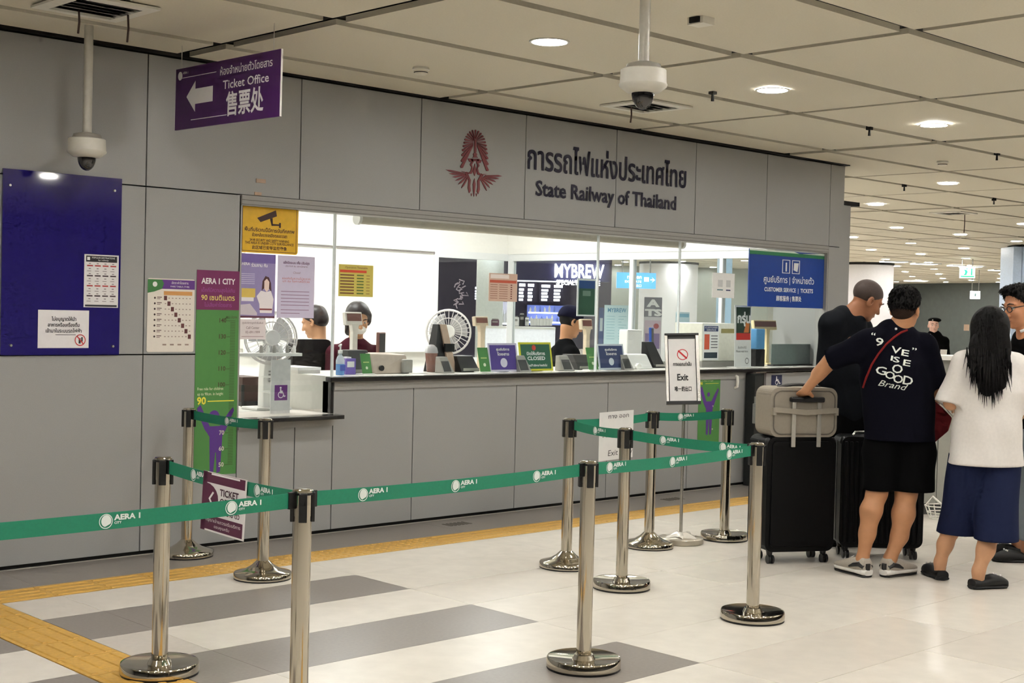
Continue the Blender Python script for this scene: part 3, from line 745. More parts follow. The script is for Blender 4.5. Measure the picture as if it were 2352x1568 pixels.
def height_chart(fr, w, h, label, zt, hdr=True):
    """zt(cm) gives the height of a tick as a fraction of the chart"""
    GRN = (72, 130, 64)
    c = Sheet('height_chart', fr, w, h, GRN, 0.002, label, 'height chart', 'child height charts')
    MG = (112, 28, 84)
    if hdr: c.rect(MG, 0, 0.808, 1, 1.0, 1)
    if hdr: c.text(WHT, 'AERA 1 CITY', 0.5, 0.935, 0.038, width=0.78, bold=0.03)
    if hdr: c.text((150, 74, 150), 'เด็กที่มีความสูงไม่เกิน', 0.5, 0.895, 0.026, width=0.78).text((238, 226, 120), '90 เซนติเมตร', 0.5, 0.855, 0.036, width=0.78, bold=0.010).text((150, 74, 150), 'ไม่เสียค่าโดยสาร', 0.5, 0.823, 0.026, width=0.64)
    for cm in range(50, 141):
        f_ = zt(cm)
        if 0.02 < f_ < 0.80:
            c.rect((60, 78, 34), 0.80 if cm % 10 else 0.72, f_ - 0.0012, 0.92, f_ + 0.0012, 2)
            if cm % 10 == 0 and cm not in (80, 90): c.text((70, 60, 30) if cm > 90 else (210, 206, 190), str(cm), 0.70, f_ - 0.008, 0.03, align='R', bold=0.02)
    if hdr: c.text((70, 60, 30), 'ซม./cm', 0.82, zt(141.6), 0.02, width=0.26)
    f9 = zt(90)
    c.text((232, 220, 70), '90', 0.06, f9 - 0.013, 0.05, align='L', bold=0.03).rect((232, 220, 70), 0.30, f9 - 0.002, 0.92, f9 + 0.003, 3)
    c.text((226, 224, 190), 'Free ride for children', 0.06, f9 + 0.055, 0.02, align='L', width=0.6).text((226, 224, 190), 'up to 90cm. in height', 0.06, f9 + 0.03, 0.02, align='L', width=0.6)
    PP = (84, 44, 132); fz = lambda cm: zt(cm)
    c.disc(PP, 0.46, fz(80.5), 0.030, 3)
    c.poly(PP, [(0.06, fz(86)), (0.14, fz(88)), (0.22, fz(83)), (0.36, fz(74.5)), (0.60, fz(74.5)), (0.78, fz(82)), (0.90, fz(86)), (0.93, fz(84)), (0.74, fz(72)), (0.66, fz(68)), (0.64, fz(56)), (0.62, fz(46)), (0.54, fz(45)), (0.52, fz(58)), (0.50, fz(58)), (0.46, fz(45)), (0.38, fz(46)), (0.36, fz(68)), (0.24, fz(73)), (0.08, fz(83))], 2, 'child_figure')
    return c.done()
fr, w, h = wrect(448, 621, 546, 1090, -0.003)
height_chart(fr, w, h, 'tall green child height chart on the wall left of the low counter', lambda cm: (cm / 100 - 0.012 + 0.02 - fr[0][2]) / h)
fr2, w2, h2 = wrect(1604, 858, 1653, 1012, -0.003)
fr2b = frame(fr2[0] + V3(0, 0, -0.05), (1, 0, 0), (0, 0, 1))
height_chart(fr2b, w2, 1.02 - fr2b[0][2] + 0.0, 'green height chart on the counter front, right of the exit stand', lambda cm: (cm / 100 + 0.02 - fr2b[0][2]) / (1.02 - fr2b[0][2]) if cm < 95 else 2, False)
# wheelchair sign
def wheelchair(c, col, x, y, s):
    c.disc(col, x, y + 0.36 * s, 0.075 * s, 2)
    c.poly(col, [(x - 0.05 * s, y + 0.27 * s), (x + 0.05 * s, y + 0.27 * s), (x + 0.06 * s, y + 0.14 * s), (x + 0.20 * s, y + 0.14 * s), (x + 0.20 * s, y + 0.08 * s), (x + 0.06 * s, y + 0.08 * s), (x + 0.06 * s, y + 0.02 * s), (x + 0.24 * s, y + 0.02 * s), (x + 0.34 * s, y - 0.24 * s), (x + 0.42 * s, y - 0.2 * s), (x + 0.44 * s, y - 0.27 * s), (x + 0.30 * s, y - 0.33 * s), (x + 0.19 * s, y - 0.05 * s), (x - 0.05 * s, y - 0.05 * s)], 2)
    c.disc(col, x + 0.02 * s, y - 0.15 * s, 0.25 * s, 2, 0.19 * s)
wc2 = board('wheelchair_sign', 1772, 861, 1796, 887, -0.003, (28, 34, 70), 'small dark blue wheelchair sign on the counter front above the grey bag', 'sign')
wheelchair(wc2, WHT, 0.48, 0.5, 0.9); wc2.done()
# wall lettering and emblem (raised letters, each word group one object)
M_LET = mat('dark_blue_letters', (24, 20, 44), 0.45, spec=0.3)
def wall_text(body, pl, pr, label, hscale, bold):
    a, b = on_y(*pl), on_y(*pr); z = (a[2] + b[2]) / 2
    fr = frame((a[0], -0.001, z), (1, 0, 0), (0, 0, 1)); w = b[0] - a[0]
    mb = MB(); gl = glyph_loops(body); ap = np.concatenate(gl); wid = ap[:, 0].max() - ap[:, 0].min()
    for zz in (0.003, 0.006): text(mb, fr, body, 0, 0, hscale, 'L', bold, width=w, z=zz)
    o = mb.build('wall_lettering', M_LET); tag(o, label, 'lettering'); return o
wall_text('การรถไฟแห่งประเทศไทย', (1211, 388), (1574, 430), 'large dark Thai lettering on the wall above the windows', 0.25, 0.016)
wall_text('State Railway of Thailand', (1230, 449), (1551, 481), 'dark English railway lettering on the wall under the Thai line', 0.16, 0.02)
eL, eR, eT, eB = on_y(1023, 400)[0], on_y(1152, 400)[0], on_y(1087, 297)[2], on_y(1088, 452)[2]
fe = frame((eL, -0.001, eB), (1, 0, 0), (0, 0, 1)); ew, eh = eR - eL, eT - eB
EP = lambda cx, cy: ((cx - 162) / 470 * ew, (668 - (cy - (cx - 398) * 0.12)) / 571 * eh)
EPs = lambda cx, cy: ((cx - 162) / 470 * ew, (668 - cy) / 571 * eh)
em = empty('emblem', fe[0], 'dark red winged emblem with a rayed crown on the wall', 'emblem')
M_EMB = mat('maroon_emblem', (112, 34, 40), 0.45)
out = [(398, 97), (425, 103), (448, 118), (465, 140), (478, 163), (488, 192), (495, 222), (500, 255), (504, 292), (507, 335), (509, 385), (510, 436)]
for sgn in (-1, 1):
    for k, (ox_, oy_) in enumerate(out):
        if k == 0 and sgn < 0: continue
        ox2 = 398 + sgn * (ox_ - 398); inx = 398 + sgn * (ox_ - 398) * 0.16; iny = 172 + k * 5.5
        dx_, dy_ = ox2 - inx, oy_ - iny; l_ = math.hypot(dx_, dy_); nx_, ny_ = -dy_ / l_, dx_ / l_
        wd_ = 5.5 + 0.5 * k
        q = [(inx - nx_ * 1.2, iny - ny_ * 1.2), (ox2 - nx_ * wd_ - dx_ / l_ * 6, oy_ - ny_ * wd_ - dy_ / l_ * 6), (ox2, oy_), (ox2 + nx_ * wd_ - dx_ / l_ * 6, oy_ + ny_ * wd_ - dy_ / l_ * 6), (inx + nx_ * 1.2, iny + ny_ * 1.2)]
        MB().prism(fe, [EP(398 + (a - 398), b + (a - 398) * 0.12) for a, b in q], 0.0, 0.006).build('ray', M_EMB, em)
    for k in range(6):                                                   # wing feathers
        t = k / 5
        tip = (398 + sgn * (236 - 130 * t), 440 + 25 + 140 * t); root = (398 + sgn * (92 - 38 * t), 455 + 25 + 30 * t)
        dx_, dy_ = tip[0] - root[0], tip[1] - root[1]; l_ = math.hypot(dx_, dy_); nx_, ny_ = -dy_ / l_, dx_ / l_; wd_ = 10 - 3 * t
        q = [(root[0] - nx_ * wd_ * .7, root[1] - ny_ * wd_ * .7), (root[0] + dx_ * .75 - nx_ * wd_, root[1] + dy_ * .75 - ny_ * wd_), tip, (root[0] + dx_ * .75 + nx_ * wd_ * .6, root[1] + dy_ * .75 + ny_ * wd_ * .6), (root[0] + nx_ * wd_ * .7, root[1] + ny_ * wd_ * .7)]
        MB().prism(fe, [EPs(a, b) for a, b in q], 0.0, 0.006).build('feather', M_EMB, em)
    arm = [(395 + sgn * 60, 462), (395 + sgn * 78, 478), (395 + sgn * 46, 530), (395 + sgn * 50, 600), (395 + sgn * 38, 640), (395 + sgn * 26, 620), (395 + sgn * 32, 580), (395 + sgn * 28, 530)]
    MB().prism(fe, [EPs(*q) for q in arm], 0, 0.006).build('leg_plume', M_EMB, em)
    MB().prism(fe, [EPs(398 + sgn * a, b) for a, b in ((16, 345), (58, 350), (46, 375), (30, 376), (40, 400), (26, 420), (34, 455), (50, 468), (110, 462), (50, 480), (24, 474), (16, 430), (24, 395), (14, 378))], 0, 0.006).build('arm', M_EMB, em)
for q in ([(392, 180), (405, 180), (408, 290), (390, 290)], [(398, 285), (416, 305), (410, 322), (424, 335), (376, 335), (388, 322), (382, 305)], [(360, 345), (438, 345), (430, 365), (368, 365)], [(398, 385), (413, 450), (398, 490), (384, 450)], [(398, 512), (408, 560), (404, 620), (398, 665), (390, 620), (386, 560)], [(372, 640), (380, 640), (376, 662)], [(414, 640), (424, 640), (418, 664)]):
    MB().prism(fe, [EP(*z) for z in q], 0, 0.006).build('core', M_EMB, em)
# small handle and validator by the counter corner
hp = on_y(1688, 876, 0); hh_ = empty('door_pull', hp, 'short white pull handle on the counter front near the corner', 'handle')
MB().tube([hp + V3(0, 0, 0.055), hp + V3(0, -0.025, 0.045), hp + V3(0, -0.03, 0), hp + V3(0, -0.025, -0.045), hp + V3(0, 0, -0.055)], 0.012, 10).build('grip', M_ACW, hh_, True)
vd = empty('card_validator', (10.1, -0.1, 0), 'grey validator box with red light on a dark post by the counter', 'card reader')
vx = on_y(1741, 940, -0.12)[0]
MB().box(vx - 0.055, -0.12, 0, vx + 0.055, -0.02, 1.0).build('post', mat('dark_post', (58, 60, 60), 0.35, metal=0.5), vd)
zt_, zb_ = on_y(1741, 926, -0.14)[2], on_y(1741, 972, -0.14)[2]
MB().box(vx - 0.085, -0.17, zb_, vx + 0.085, -0.12, zt_).build('reader_box', mat('validator_grey', (150, 152, 148), 0.35), vd, False, 0.006)
MB().box(vx - 0.06, -0.16, zt_, vx - 0.0, -0.12, zt_ + 0.06).build('reader_head', mat('validator_grey', (150, 152, 148), 0.35), vd)
MB().box(vx + 0.01, -0.165, zt_ + 0.01, vx + 0.06, -0.14, zt_ + 0.03).build('red_lamp', mat('red_led', (255, 60, 40), 0.4, emit=4.0), vd)

# ------------------------------------------------------------------ posters on the office glass
GY = 0.0425
YLW = (222, 174, 30)
cc = board('cctv_sign', 552, 468, 685, 582, GY, YLW, 'yellow security camera warning sign on the glass, top left', 'sign', 0.004, round_=0.02)
cc.o.data.materials[0] = mat('yellow_plastic', YLW, 0.35)
for b_ in ((0.03, 0.03, 0.97, 0.04), (0.03, 0.96, 0.97, 0.97), (0.03, 0.03, 0.038, 0.97), (0.962, 0.03, 0.97, 0.97)): cc.rect((92, 52, 30), *b_)
CB = (60, 34, 28)
cc.poly(CB, [(0.28, 0.70), (0.60, 0.88), (0.62, 0.76), (0.34, 0.62)], 1).poly(CB, [(0.50, 0.70), (0.53, 0.56), (0.66, 0.57), (0.66, 0.53), (0.69, 0.53), (0.69, 0.63), (0.66, 0.63), (0.66, 0.60), (0.55, 0.60), (0.545, 0.72)], 2)
for s_, y_, h_, w_ in (('พื้นที่บริเวณนี้มีการบันทึกภาพ', 0.43, 0.10, 0.86), ('ด้วยกล้องวงจรปิดตลอดเวลา', 0.33, 0.09, 0.60), ('24 HR SECURITY AND SAFETY WARNING', 0.235, 0.07, 0.68), ('THIS AREA IS UNDER CCTV SURVEILLANCE', 0.175, 0.07, 0.84), ('此区域已安装监控录像', 0.08, 0.08, 0.6)): cc.text(CB, s_, 0.5, y_, h_, width=w_, bold=0.015)
cc.done()
wp = board('service_poster', 550, 583, 632, 730, GY, (146, 134, 182), 'lilac poster of a woman in white on the left glass', 'poster')
wp.rect((110, 92, 160), 0, 0.86, 1, 1).rect((92, 40, 60), 0, 0, 1, 0.03).text(WHT, 'AERA', 0.05, 0.82, 0.06, align='L', bold=0.02).text(WHT, 'ร่วมงาน กับ', 0.32, 0.80, 0.07, align='L', width=0.45, bold=0.02)
for k in range(6): wp.rect((196, 190, 214), 0.05, 0.68 - 0.03 * k, 0.42, 0.69 - 0.03 * k)
wp.rect((214, 184, 90), 0.06, 0.32, 0.44, 0.46).rect((236, 232, 236), 0.06, 0.26, 0.40, 0.32)
wp.poly((72, 32, 36), [(0.62, 0.42), (0.64, 0.58), (0.72, 0.66), (0.82, 0.64), (0.88, 0.55), (0.90, 0.40), (0.84, 0.46), (0.66, 0.46)], 1).poly((240, 214, 204), [(0.69, 0.46), (0.69, 0.58), (0.76, 0.62), (0.83, 0.57), (0.82, 0.45), (0.76, 0.41)], 2)
wp.poly((240, 232, 234), [(0.48, 0.34), (0.60, 0.43), (0.74, 0.41), (0.88, 0.43), (0.96, 0.30), (0.92, 0.08), (0.58, 0.08), (0.56, 0.22)], 2).poly((130, 50, 54), [(0.57, 0.125), (0.92, 0.125), (0.92, 0.15), (0.57, 0.15)], 3).poly((206, 196, 204), [(0, 0.05), (0, 0.2), (0.3, 0.22), (0.5, 0.08), (0.5, 0.04)], 1)
wp.done()
lp = board('letter_notice', 637, 588, 722, 730, GY, (206, 198, 222), 'pale lilac letter notice on the glass beside the woman poster', 'notice')
lp.text((110, 70, 110), 'แจ้งปิดระบบ เพื่อ ปรับปรุง', 0.5, 0.87, 0.055, width=0.7, bold=0.02).text((130, 90, 120), 'ประกาศ ณ สถานีกลาง', 0.5, 0.82, 0.04, width=0.6)
lp.text((190, 90, 90), 'ขออภัยในความไม่สะดวก', 0.5, 0.62, 0.045, width=0.76).text((190, 90, 90), 'มา ณ โอกาสนี้ด้วย', 0.5, 0.575, 0.045, width=0.72)
for k in range(7): lp.rect((140, 108, 140), 0.10, 0.42 - 0.055 * k - (0.02 if k > 4 else 0), 0.86 - (0.25 if k == 6 else 0), 0.43 - 0.055 * k - (0.02 if k > 4 else 0))
lp.text((150, 110, 130), 'Closed', 0.5, 0.715, 0.05, slant=0.3).done()
ps = board('price_list', 778, 608, 857, 681, GY, (206, 190, 92), 'yellow price list with red header taped on the glass', 'notice')
ps.text((110, 40, 30), 'Operation Timetable', 0.5, 0.88, 0.09, width=0.65).rect((214, 74, 40), 0.03, 0.75, 0.80, 0.83)
for k in range(7): ps.rect((110, 64, 34), 0.04, 0.65 - 0.095 * k, 0.44, 0.69 - 0.095 * k).rect((90, 110, 40), 0.52, 0.65 - 0.095 * k, 0.72, 0.69 - 0.095 * k).rect((150, 120, 60), 0.80, 0.655 - 0.095 * k, 0.90, 0.68 - 0.095 * k)
ps.done()
ct = board('call_center_notice', 550, 733, 610, 779, GY, (228, 218, 218), 'white call centre notice on the glass in front of the fan', 'notice')
ct.text((110, 74, 80), 'ศูนย์บริการลูกค้าสัมพันธ์', 0.5, 0.78, 0.12, width=0.8).text((110, 74, 80), 'Call Center', 0.5, 0.52, 0.18, width=0.5).text((110, 74, 80), '02-0911999', 0.5, 0.30, 0.17, width=0.55).rect((170, 140, 146), 0.08, 0.12, 0.92, 0.15).done()
tt_ = board('timetable_sheet', 1123, 628, 1188, 692, GY, (206, 176, 158), 'beige train timetable sheet taped on the middle glass', 'notice')
tt_.rect((236, 226, 220), 0.05, 0.82, 0.7, 0.96).rect((190, 84, 58), 0.03, 0.66, 0.97, 0.76)
for k in range(7): tt_.rect((140, 92, 74), 0.05, 0.58 - 0.08 * k, 0.30, 0.60 - 0.08 * k).rect((140, 92, 74), 0.36, 0.58 - 0.08 * k, 0.66, 0.60 - 0.08 * k).rect((110, 50, 40), 0.76, 0.575 - 0.08 * k, 0.82, 0.61 - 0.08 * k)
tt_.done()
qr = board('two_panel_notice', 1636, 627, 1687, 684, GY, (232, 232, 230), 'white notice with two small framed panels on the right glass', 'notice')
for x_ in (0.26, 0.62): qr.rect((196, 198, 198), x_, 0.44, x_ + 0.2, 0.72)
qr.rect((40, 110, 120), 0.22, 0.30, 0.48, 0.34).rect((34, 44, 96), 0.62, 0.29, 0.82, 0.34).done()
BLU = (26, 62, 142)
cs = board('customer_service_sign', 1720, 577, 1900, 706, GY - 0.01, BLU, 'big blue customer service and tickets sign in the right window', 'sign', 0.01, m=mat('blue_sign_board', BLU, 0.35, var=0.03))
cs.rect((30, 110, 70), 0, 0.905, 1, 0.97).poly((214, 226, 214), [(0, 0.97), (0.62, 0.97), (0.55, 1.0), (0, 1.0)], 1).poly((214, 226, 214), [(0.66, 0.97), (1, 0.955), (1, 1.0), (0.9, 1.0)], 1)
for x0_ in (0.405, 0.53):
    x1_ = x0_ + 0.10
    for b_ in ((x0_, 0.605, x1_, 0.618), (x0_, 0.835, x1_, 0.848), (x0_, 0.605, x0_ + 0.009, 0.848), (x1_ - 0.009, 0.605, x1_, 0.848)): cs.rect(WHT, *b_)
cs.text(WHT, 'i', 0.455, 0.65, 0.22, bold=0.05).poly(WHT, [(0.55, 0.67), (0.60, 0.64), (0.615, 0.80), (0.555, 0.80)], 2)
cs.text(WHT, 'ศูนย์บริการ | จำหน่ายตั๋ว', 0.5, 0.435, 0.15, width=0.64, bold=0.012).text(WHT, 'CUSTOMER SERVICE  |  TICKETS', 0.5, 0.275, 0.10, width=0.62, bold=0.025).text(WHT, '顾客服务 | 售票处', 0.5, 0.12, 0.10, width=0.32, bold=0.02)
cs.done()
# framed green poster standing behind the glass
gp = board('green_poster', 1326, 640, 1369, 726, 0.30, (228, 232, 232), 'dark green poster in a white frame hanging in the window', 'poster', 0.006)
gp.rect((38, 84, 62), 0.07, 0.04, 0.93, 0.95).rect((24, 70, 130), 0.07, 0.74, 0.93, 0.95, 2).rect((112, 138, 124), 0.28, 0.54, 0.70, 0.68, 3).done()
# ------------------------------------------------------------------ inside the ticket office
M_WPL = mat('white_plastic', (232, 230, 226), 0.35, var=0.02)
M_GPL = mat('grey_plastic', (150, 146, 140), 0.4, var=0.03)
M_BPL = mat('black_plastic', (26, 25, 26), 0.4, var=0.05)
ZC = 1.046
def span(px0, px1, y, py=820): return on_y(px0, py, y)[0], on_y(px1, py, y)[0]
def hz(px, py, y): return on_y(px, py, y)[2]
# roller blind tube under the opening head
rb = empty('roller_blind', (7.4, 0.2, 2.1), 'long beige rolled blind at the top of the window', 'blind')
x0, x1 = on_y(822, 495, 0.2)[0], on_y(1566, 553, 0.2)[0]; zb = hz(1100, 524, 0.2)
MB().cyl((x0, 0.2, zb), (x1, 0.2, zb), 0.036, n=16).build('fabric_roll', mat('beige_blind', (196, 188, 174), 0.6), rb, True)
for xx in (x0, x1): MB().cyl((xx - 0.012, 0.2, zb), (xx + 0.012, 0.2, zb), 0.042, n=16).build('end_cap', M_WPL, rb)
for xx in (x0 + 0.3, x1 - 0.3): MB().box(xx - 0.015, 0.19, zb + 0.03, xx + 0.015, 0.21, 2.96).build('bracket', M_WPL, rb)
# back wall white screen with frame
wb = empty('white_screen', (8, 4.4, 0), 'large white screen with slim frame on the office back wall', 'screen')
sx0, sx1 = on_y(560, 650, 4.44)[0], on_y(992, 650, 4.44)[0]; sz1, sz0 = hz(800, 566, 4.44), hz(800, 800, 4.44)
MB().box(sx0, 4.42, sz0, sx1, 4.49, sz1).build('screen_panel', M_WHITE, wb)
for b_ in ((sx0, 4.40, sz1, sx1, 4.43, sz1 + 0.04), (sx0, 4.40, sz0 - 0.04, sx1, 4.43, sz0), (sx1, 4.40, sz0 - 0.04, sx1 + 0.05, 4.43, sz1 + 0.04)): box_obj('screen_frame', b_, M_FRAME, wb)
box_obj('frame_line', (sx0, 4.395, sz1 - 0.02, sx1, 4.40, sz1 - 0.008), mat('grey_line', (120, 110, 108), 0.5), wb)

def fan(c, r, tilt, zbase, name_label, body, yaw=0.0):
    """c: hub centre; facing the hall"""
    e = empty('desk_fan', (c[0], c[1], zbase), name_label, 'fan')
    fr = frame(c, (math.cos(yaw), math.sin(yaw), 0), (0, math.sin(tilt), math.cos(tilt)))
    P = lambda a, rr, z: fr[0] + fr[1] * (rr * math.cos(a)) + fr[2] * (rr * math.sin(a)) + fr[3] * z
    mg = mat('fan_guard', (222, 218, 216), 0.4)
    g_ = MB()
    for rr, z in ((r, 0.0), (r * 0.97, 0.035), (r * 0.97, -0.04), (r * 0.6, 0.06)):
        g_.tube([P(2 * math.pi * i / 32, rr, z) for i in range(32)], 0.004 if rr < r else 0.007, 5, closed=True)
    g_.build('guard_rings', mg, e, True)
    for i in range(28):
        a = 2 * math.pi * i / 28
        MB().tube([P(a, 0.04, 0.07), P(a, r * 0.6, 0.06), P(a, r * 0.97, 0.03), P(a, r, 0.0), P(a, r * 0.9, -0.045), P(a, 0.06, -0.05)], 0.0017, 4).build('guard_wire', mg, e)
    for i in range(3):
        a0 = 2 * math.pi * i / 3; V_ = []; 
        rows = [[P(a0 + t * 1.5 - 0.3 * s_, 0.03 + (r * 0.86 - 0.03) * s_, -0.012 + 0.03 * (t - 0.5)) for t in [k / 6 for k in range(7)]] for s_ in (0, 0.4, 0.8, 1.0)]
        mb = MB(); n_ = 7
        mb.v = [tuple(q) for row in rows for q in row]
        mb.f = [(i2 * n_ + k, i2 * n_ + k + 1, (i2 + 1) * n_ + k + 1, (i2 + 1) * n_ + k) for i2 in range(3) for k in range(6)]
        o = mb.build('blade', mat('fan_blade', (206, 204, 204), 0.2, alpha=0.7), e, True)
        sd = o.modifiers.new('thick', 'SOLIDIFY'); sd.thickness = 0.002
    MB().cyl(P(0, 0, 0.085), P(0, 0, 0.055), 0.05, 0.055, 20).build('hub_badge', M_WPL, e, True)
    MB().cyl(P(0, 0, -0.04), P(0, 0, -0.17), 0.055, 0.04, 18).build('motor', M_WPL, e, True)
    nk = P(0, 0, -0.10)
    if body:
        MB().rings([[(nk[0] + w_ * sx_, nk[1] + 0.035 * sy_, z_) for sx_, sy_ in ((-1, -1), (1, -1), (1.0, 1), (-1.0, 1))] for z_, w_ in ((zbase, 0.052), (zbase + 0.2, 0.052), (zbase + 0.32, 0.042), (zbase + 0.38, 0.028), (nk[2], 0.02))]).build('column', M_WPL, e, False, 0.008)
        for k in range(4): MB().box(nk[0] - 0.014, nk[1] - 0.042, zbase + 0.19 + 0.022 * k, nk[0] + 0.014, nk[1] - 0.03, zbase + 0.2 + 0.022 * k).build('button', M_GPL, e)
        MB().box(nk[0] - 0.14, nk[1] - 0.10, zbase, nk[0] + 0.14, nk[1] + 0.10, zbase + 0.02).build('base', M_WPL, e, False, 0.006)
    else:
        MB().cyl((nk[0], nk[1], zbase + 0.02), nk, 0.018, n=10).build('pole', M_WPL, e, True)
        MB().lathe([(0.17, 0), (0.17, 0.015), (0.05, 0.03), (0.025, 0.06)], 24, (nk[0], nk[1], zbase)).build('base', M_WPL, e, True)
    return e
fan(on_y(622, 776, 0.40), 0.178, 0.05, 0.80, 'white fan with round guard on the low counter at left', True, -0.4)
fan(on_y(1030, 762, 1.15), 0.185, 0.1, 0.0, 'white pedestal fan behind the counter in the middle window', False, -0.75)
# acrylic shelf with wheelchair sign on the low counter
ac = empty('acrylic_stand', (5.2, 0.25, 0.80), 'grey acrylic stand with a wheelchair sign on the low counter', 'display stand')
ax0, ax1 = span(624, 668, 0.16); az0, az1 = 0.80, hz(645, 826, 0.16)
MB().box(ax0, 0.16, az0, ax1, 0.168, az1).build('front_panel', mat('frosted_acrylic', (206, 204, 202), 0.25), ac)
MB().box(ax1 - 0.006, 0.168, az0, ax1, 0.30, az1).build('side_panel', mat('frosted_acrylic', (206, 204, 202), 0.25), ac)
MB().box(ax0, 0.168, az1 - 0.12, ax1 - 0.006, 0.30, az1 - 0.112).build('shelf', M_WPL, ac)
MB().box(ax0, 0.168, az1 - 0.22, ax1 - 0.006, 0.30, az1 - 0.212).build('shelf', M_WPL, ac)
sx0_, sx1_ = span(549, 694, 0.20); szz = hz(620, 818, 0.20)
MB().box(sx0_, 0.20, szz, sx1_, 0.33, szz + 0.02).build('top_board', M_WPL, ac)
fr, w, h = wrect(631, 884, 660, 919, 0.158)
wc = Sheet('wheelchair_sign', fr, w, h, (104, 34, 120), 0.002, 'small purple wheelchair sign on the acrylic stand at left', 'sign'); wheelchair(wc, WHT, 0.46, 0.5, 0.9); wc.done()
for k in range(6):
    q = on_y(600 + 15 * k, 812, 0.26)
    o = MB().lathe([(0.012, 0), (0.014, 0.02), (0.010, 0.04), (0.006, 0.05)], 12, (q[0], 0.26, szz + 0.02)).build('stamp', M_WPL if k % 2 else M_GPL, None, True)
    tag(o, 'small rubber stamp in the row on the white board before the fan', 'stamp', 'stamps on the board')
# grey cabinet beside the low counter, chair, boxes
cbx = span(686, 736, 0.42); cz = hz(710, 850, 0.42)
cb = empty('small_cabinet', (cbx[0], 0.5, 0.80), 'pale grey small cabinet standing on the low counter by the raised end', 'cabinet')
MB().box(cbx[0], 0.42, 0.80, cbx[1], 0.72, cz).build('body', M_TOP, cb); MB().box(cbx[0] - 0.01, 0.41, cz, cbx[1], 0.73, cz + 0.02).build('lid', M_WPL, cb)
def office_chair(px0, px1, pyt, y, seat_z, label):
    a, b = span(px0, px1, y, 800); zt = hz((px0 + px1) / 2, pyt, y); cx = (a + b) / 2
    e = empty('office_chair', (cx, y, 0), label, 'chair')
    m_ = mat('black_chair_fabric', (30, 27, 29), 0.7)
    MB().prism(frame((a, y, seat_z + 0.08), (1, 0, 0), (0, 0, 1)), rrect(0, 0, b - a, zt - seat_z - 0.08, 0.06), -0.07, 0).build('backrest', m_, e, False, 0.01)
    MB().box(a, y + 0.08, seat_z - 0.03, b, y + 0.52, seat_z + 0.05).build('seat', m_, e, False, 0.02)
    MB().cyl((cx, y + 0.3, 0.08), (cx, y + 0.3, seat_z - 0.03), 0.025, n=10).build('stem', M_BPL, e)
    for k in range(5):
        a_ = 2 * math.pi * k / 5; q = V3(cx + 0.28 * math.cos(a_), y + 0.3 + 0.28 * math.sin(a_), 0)
        MB().tube([(cx, y + 0.3, 0.1), q + V3(0, 0, 0.06)], 0.016, 6).build('foot', M_BPL, e); MB().blob(q + V3(0, 0, 0.03), 0.03, n=8, m=6).build('castor', M_BPL, e, True)
office_chair(672, 764, 779, 1.15, 0.40, 'black office chair back behind the low counter')
dk = empty('equipment_cart', (4.95, 0.7, 0), 'dark equipment cart with boxes behind the left fan', 'cart')
ca, cb_ = span(548, 600, 0.85)
MB().box(ca, 0.8, 0.35, cb_ + 0.12, 1.2, 0.38).build('shelf', M_BPL, dk); MB().box(ca, 0.8, 0.8, cb_ + 0.12, 1.2, 0.83).build('shelf', M_BPL, dk)
for xx in (ca + 0.02, cb_ + 0.1):
    for yy in (0.82, 1.18): MB().cyl((xx, yy, 0), (xx, yy, 0.95), 0.012, n=8).build('post', M_BPL, dk)
MB().box(ca + 0.03, 0.84, 0.83, ca + 0.20, 1.1, 1.0).build('dark_box', mat('dark_brown_box', (74, 50, 44), 0.6), dk); MB().box(ca + 0.22, 0.84, 0.38, cb_ + 0.08, 1.1, 0.62).build('dark_box', mat('grey_box', (120, 112, 106), 0.6), dk)

# ---- things along the counter, left to right
def root(name, px, y, label, cat, group=None): return empty(name, (on_y(px, 850, y)[0], y, ZC), label, cat, group)
# hand gel bottle
x = on_y(781, 850, 0.16)[0]; e = root('hand_gel_bottle', 781, 0.16, 'clear pump bottle of blue hand gel on the counter', 'bottle')
MB().lathe([(0.028, 0), (0.03, 0.006), (0.03, 0.075)], 18, (x, 0.16, ZC)).build('gel', mat('blue_gel', (110, 160, 220), 0.1, alpha=0.85), e, True)
MB().lathe([(0.0305, 0.076), (0.0305, 0.10), (0.022, 0.125), (0.012, 0.135), (0.012, 0.15)], 18, (x, 0.16, ZC)).build('shoulder', mat('clear_plastic', (214, 224, 232), 0.1, alpha=0.6), e, True)
MB().lathe([(0.016, 0.148), (0.016, 0.168), (0.006, 0.17), (0.006, 0.2)], 14, (x, 0.16, ZC)).build('collar', M_WPL, e, True)
MB().tube([(x, 0.16, ZC + 0.2), (x, 0.155, ZC + 0.208), (x - 0.035, 0.13, ZC + 0.2)], 0.007, 8).build('pump_spout', M_WPL, e, True)
MB().box(x - 0.022, 0.128, ZC + 0.03, x + 0.022, 0.131, ZC + 0.07).build('bottle_label', mat('gel_label', (70, 90, 170), 0.5), e)
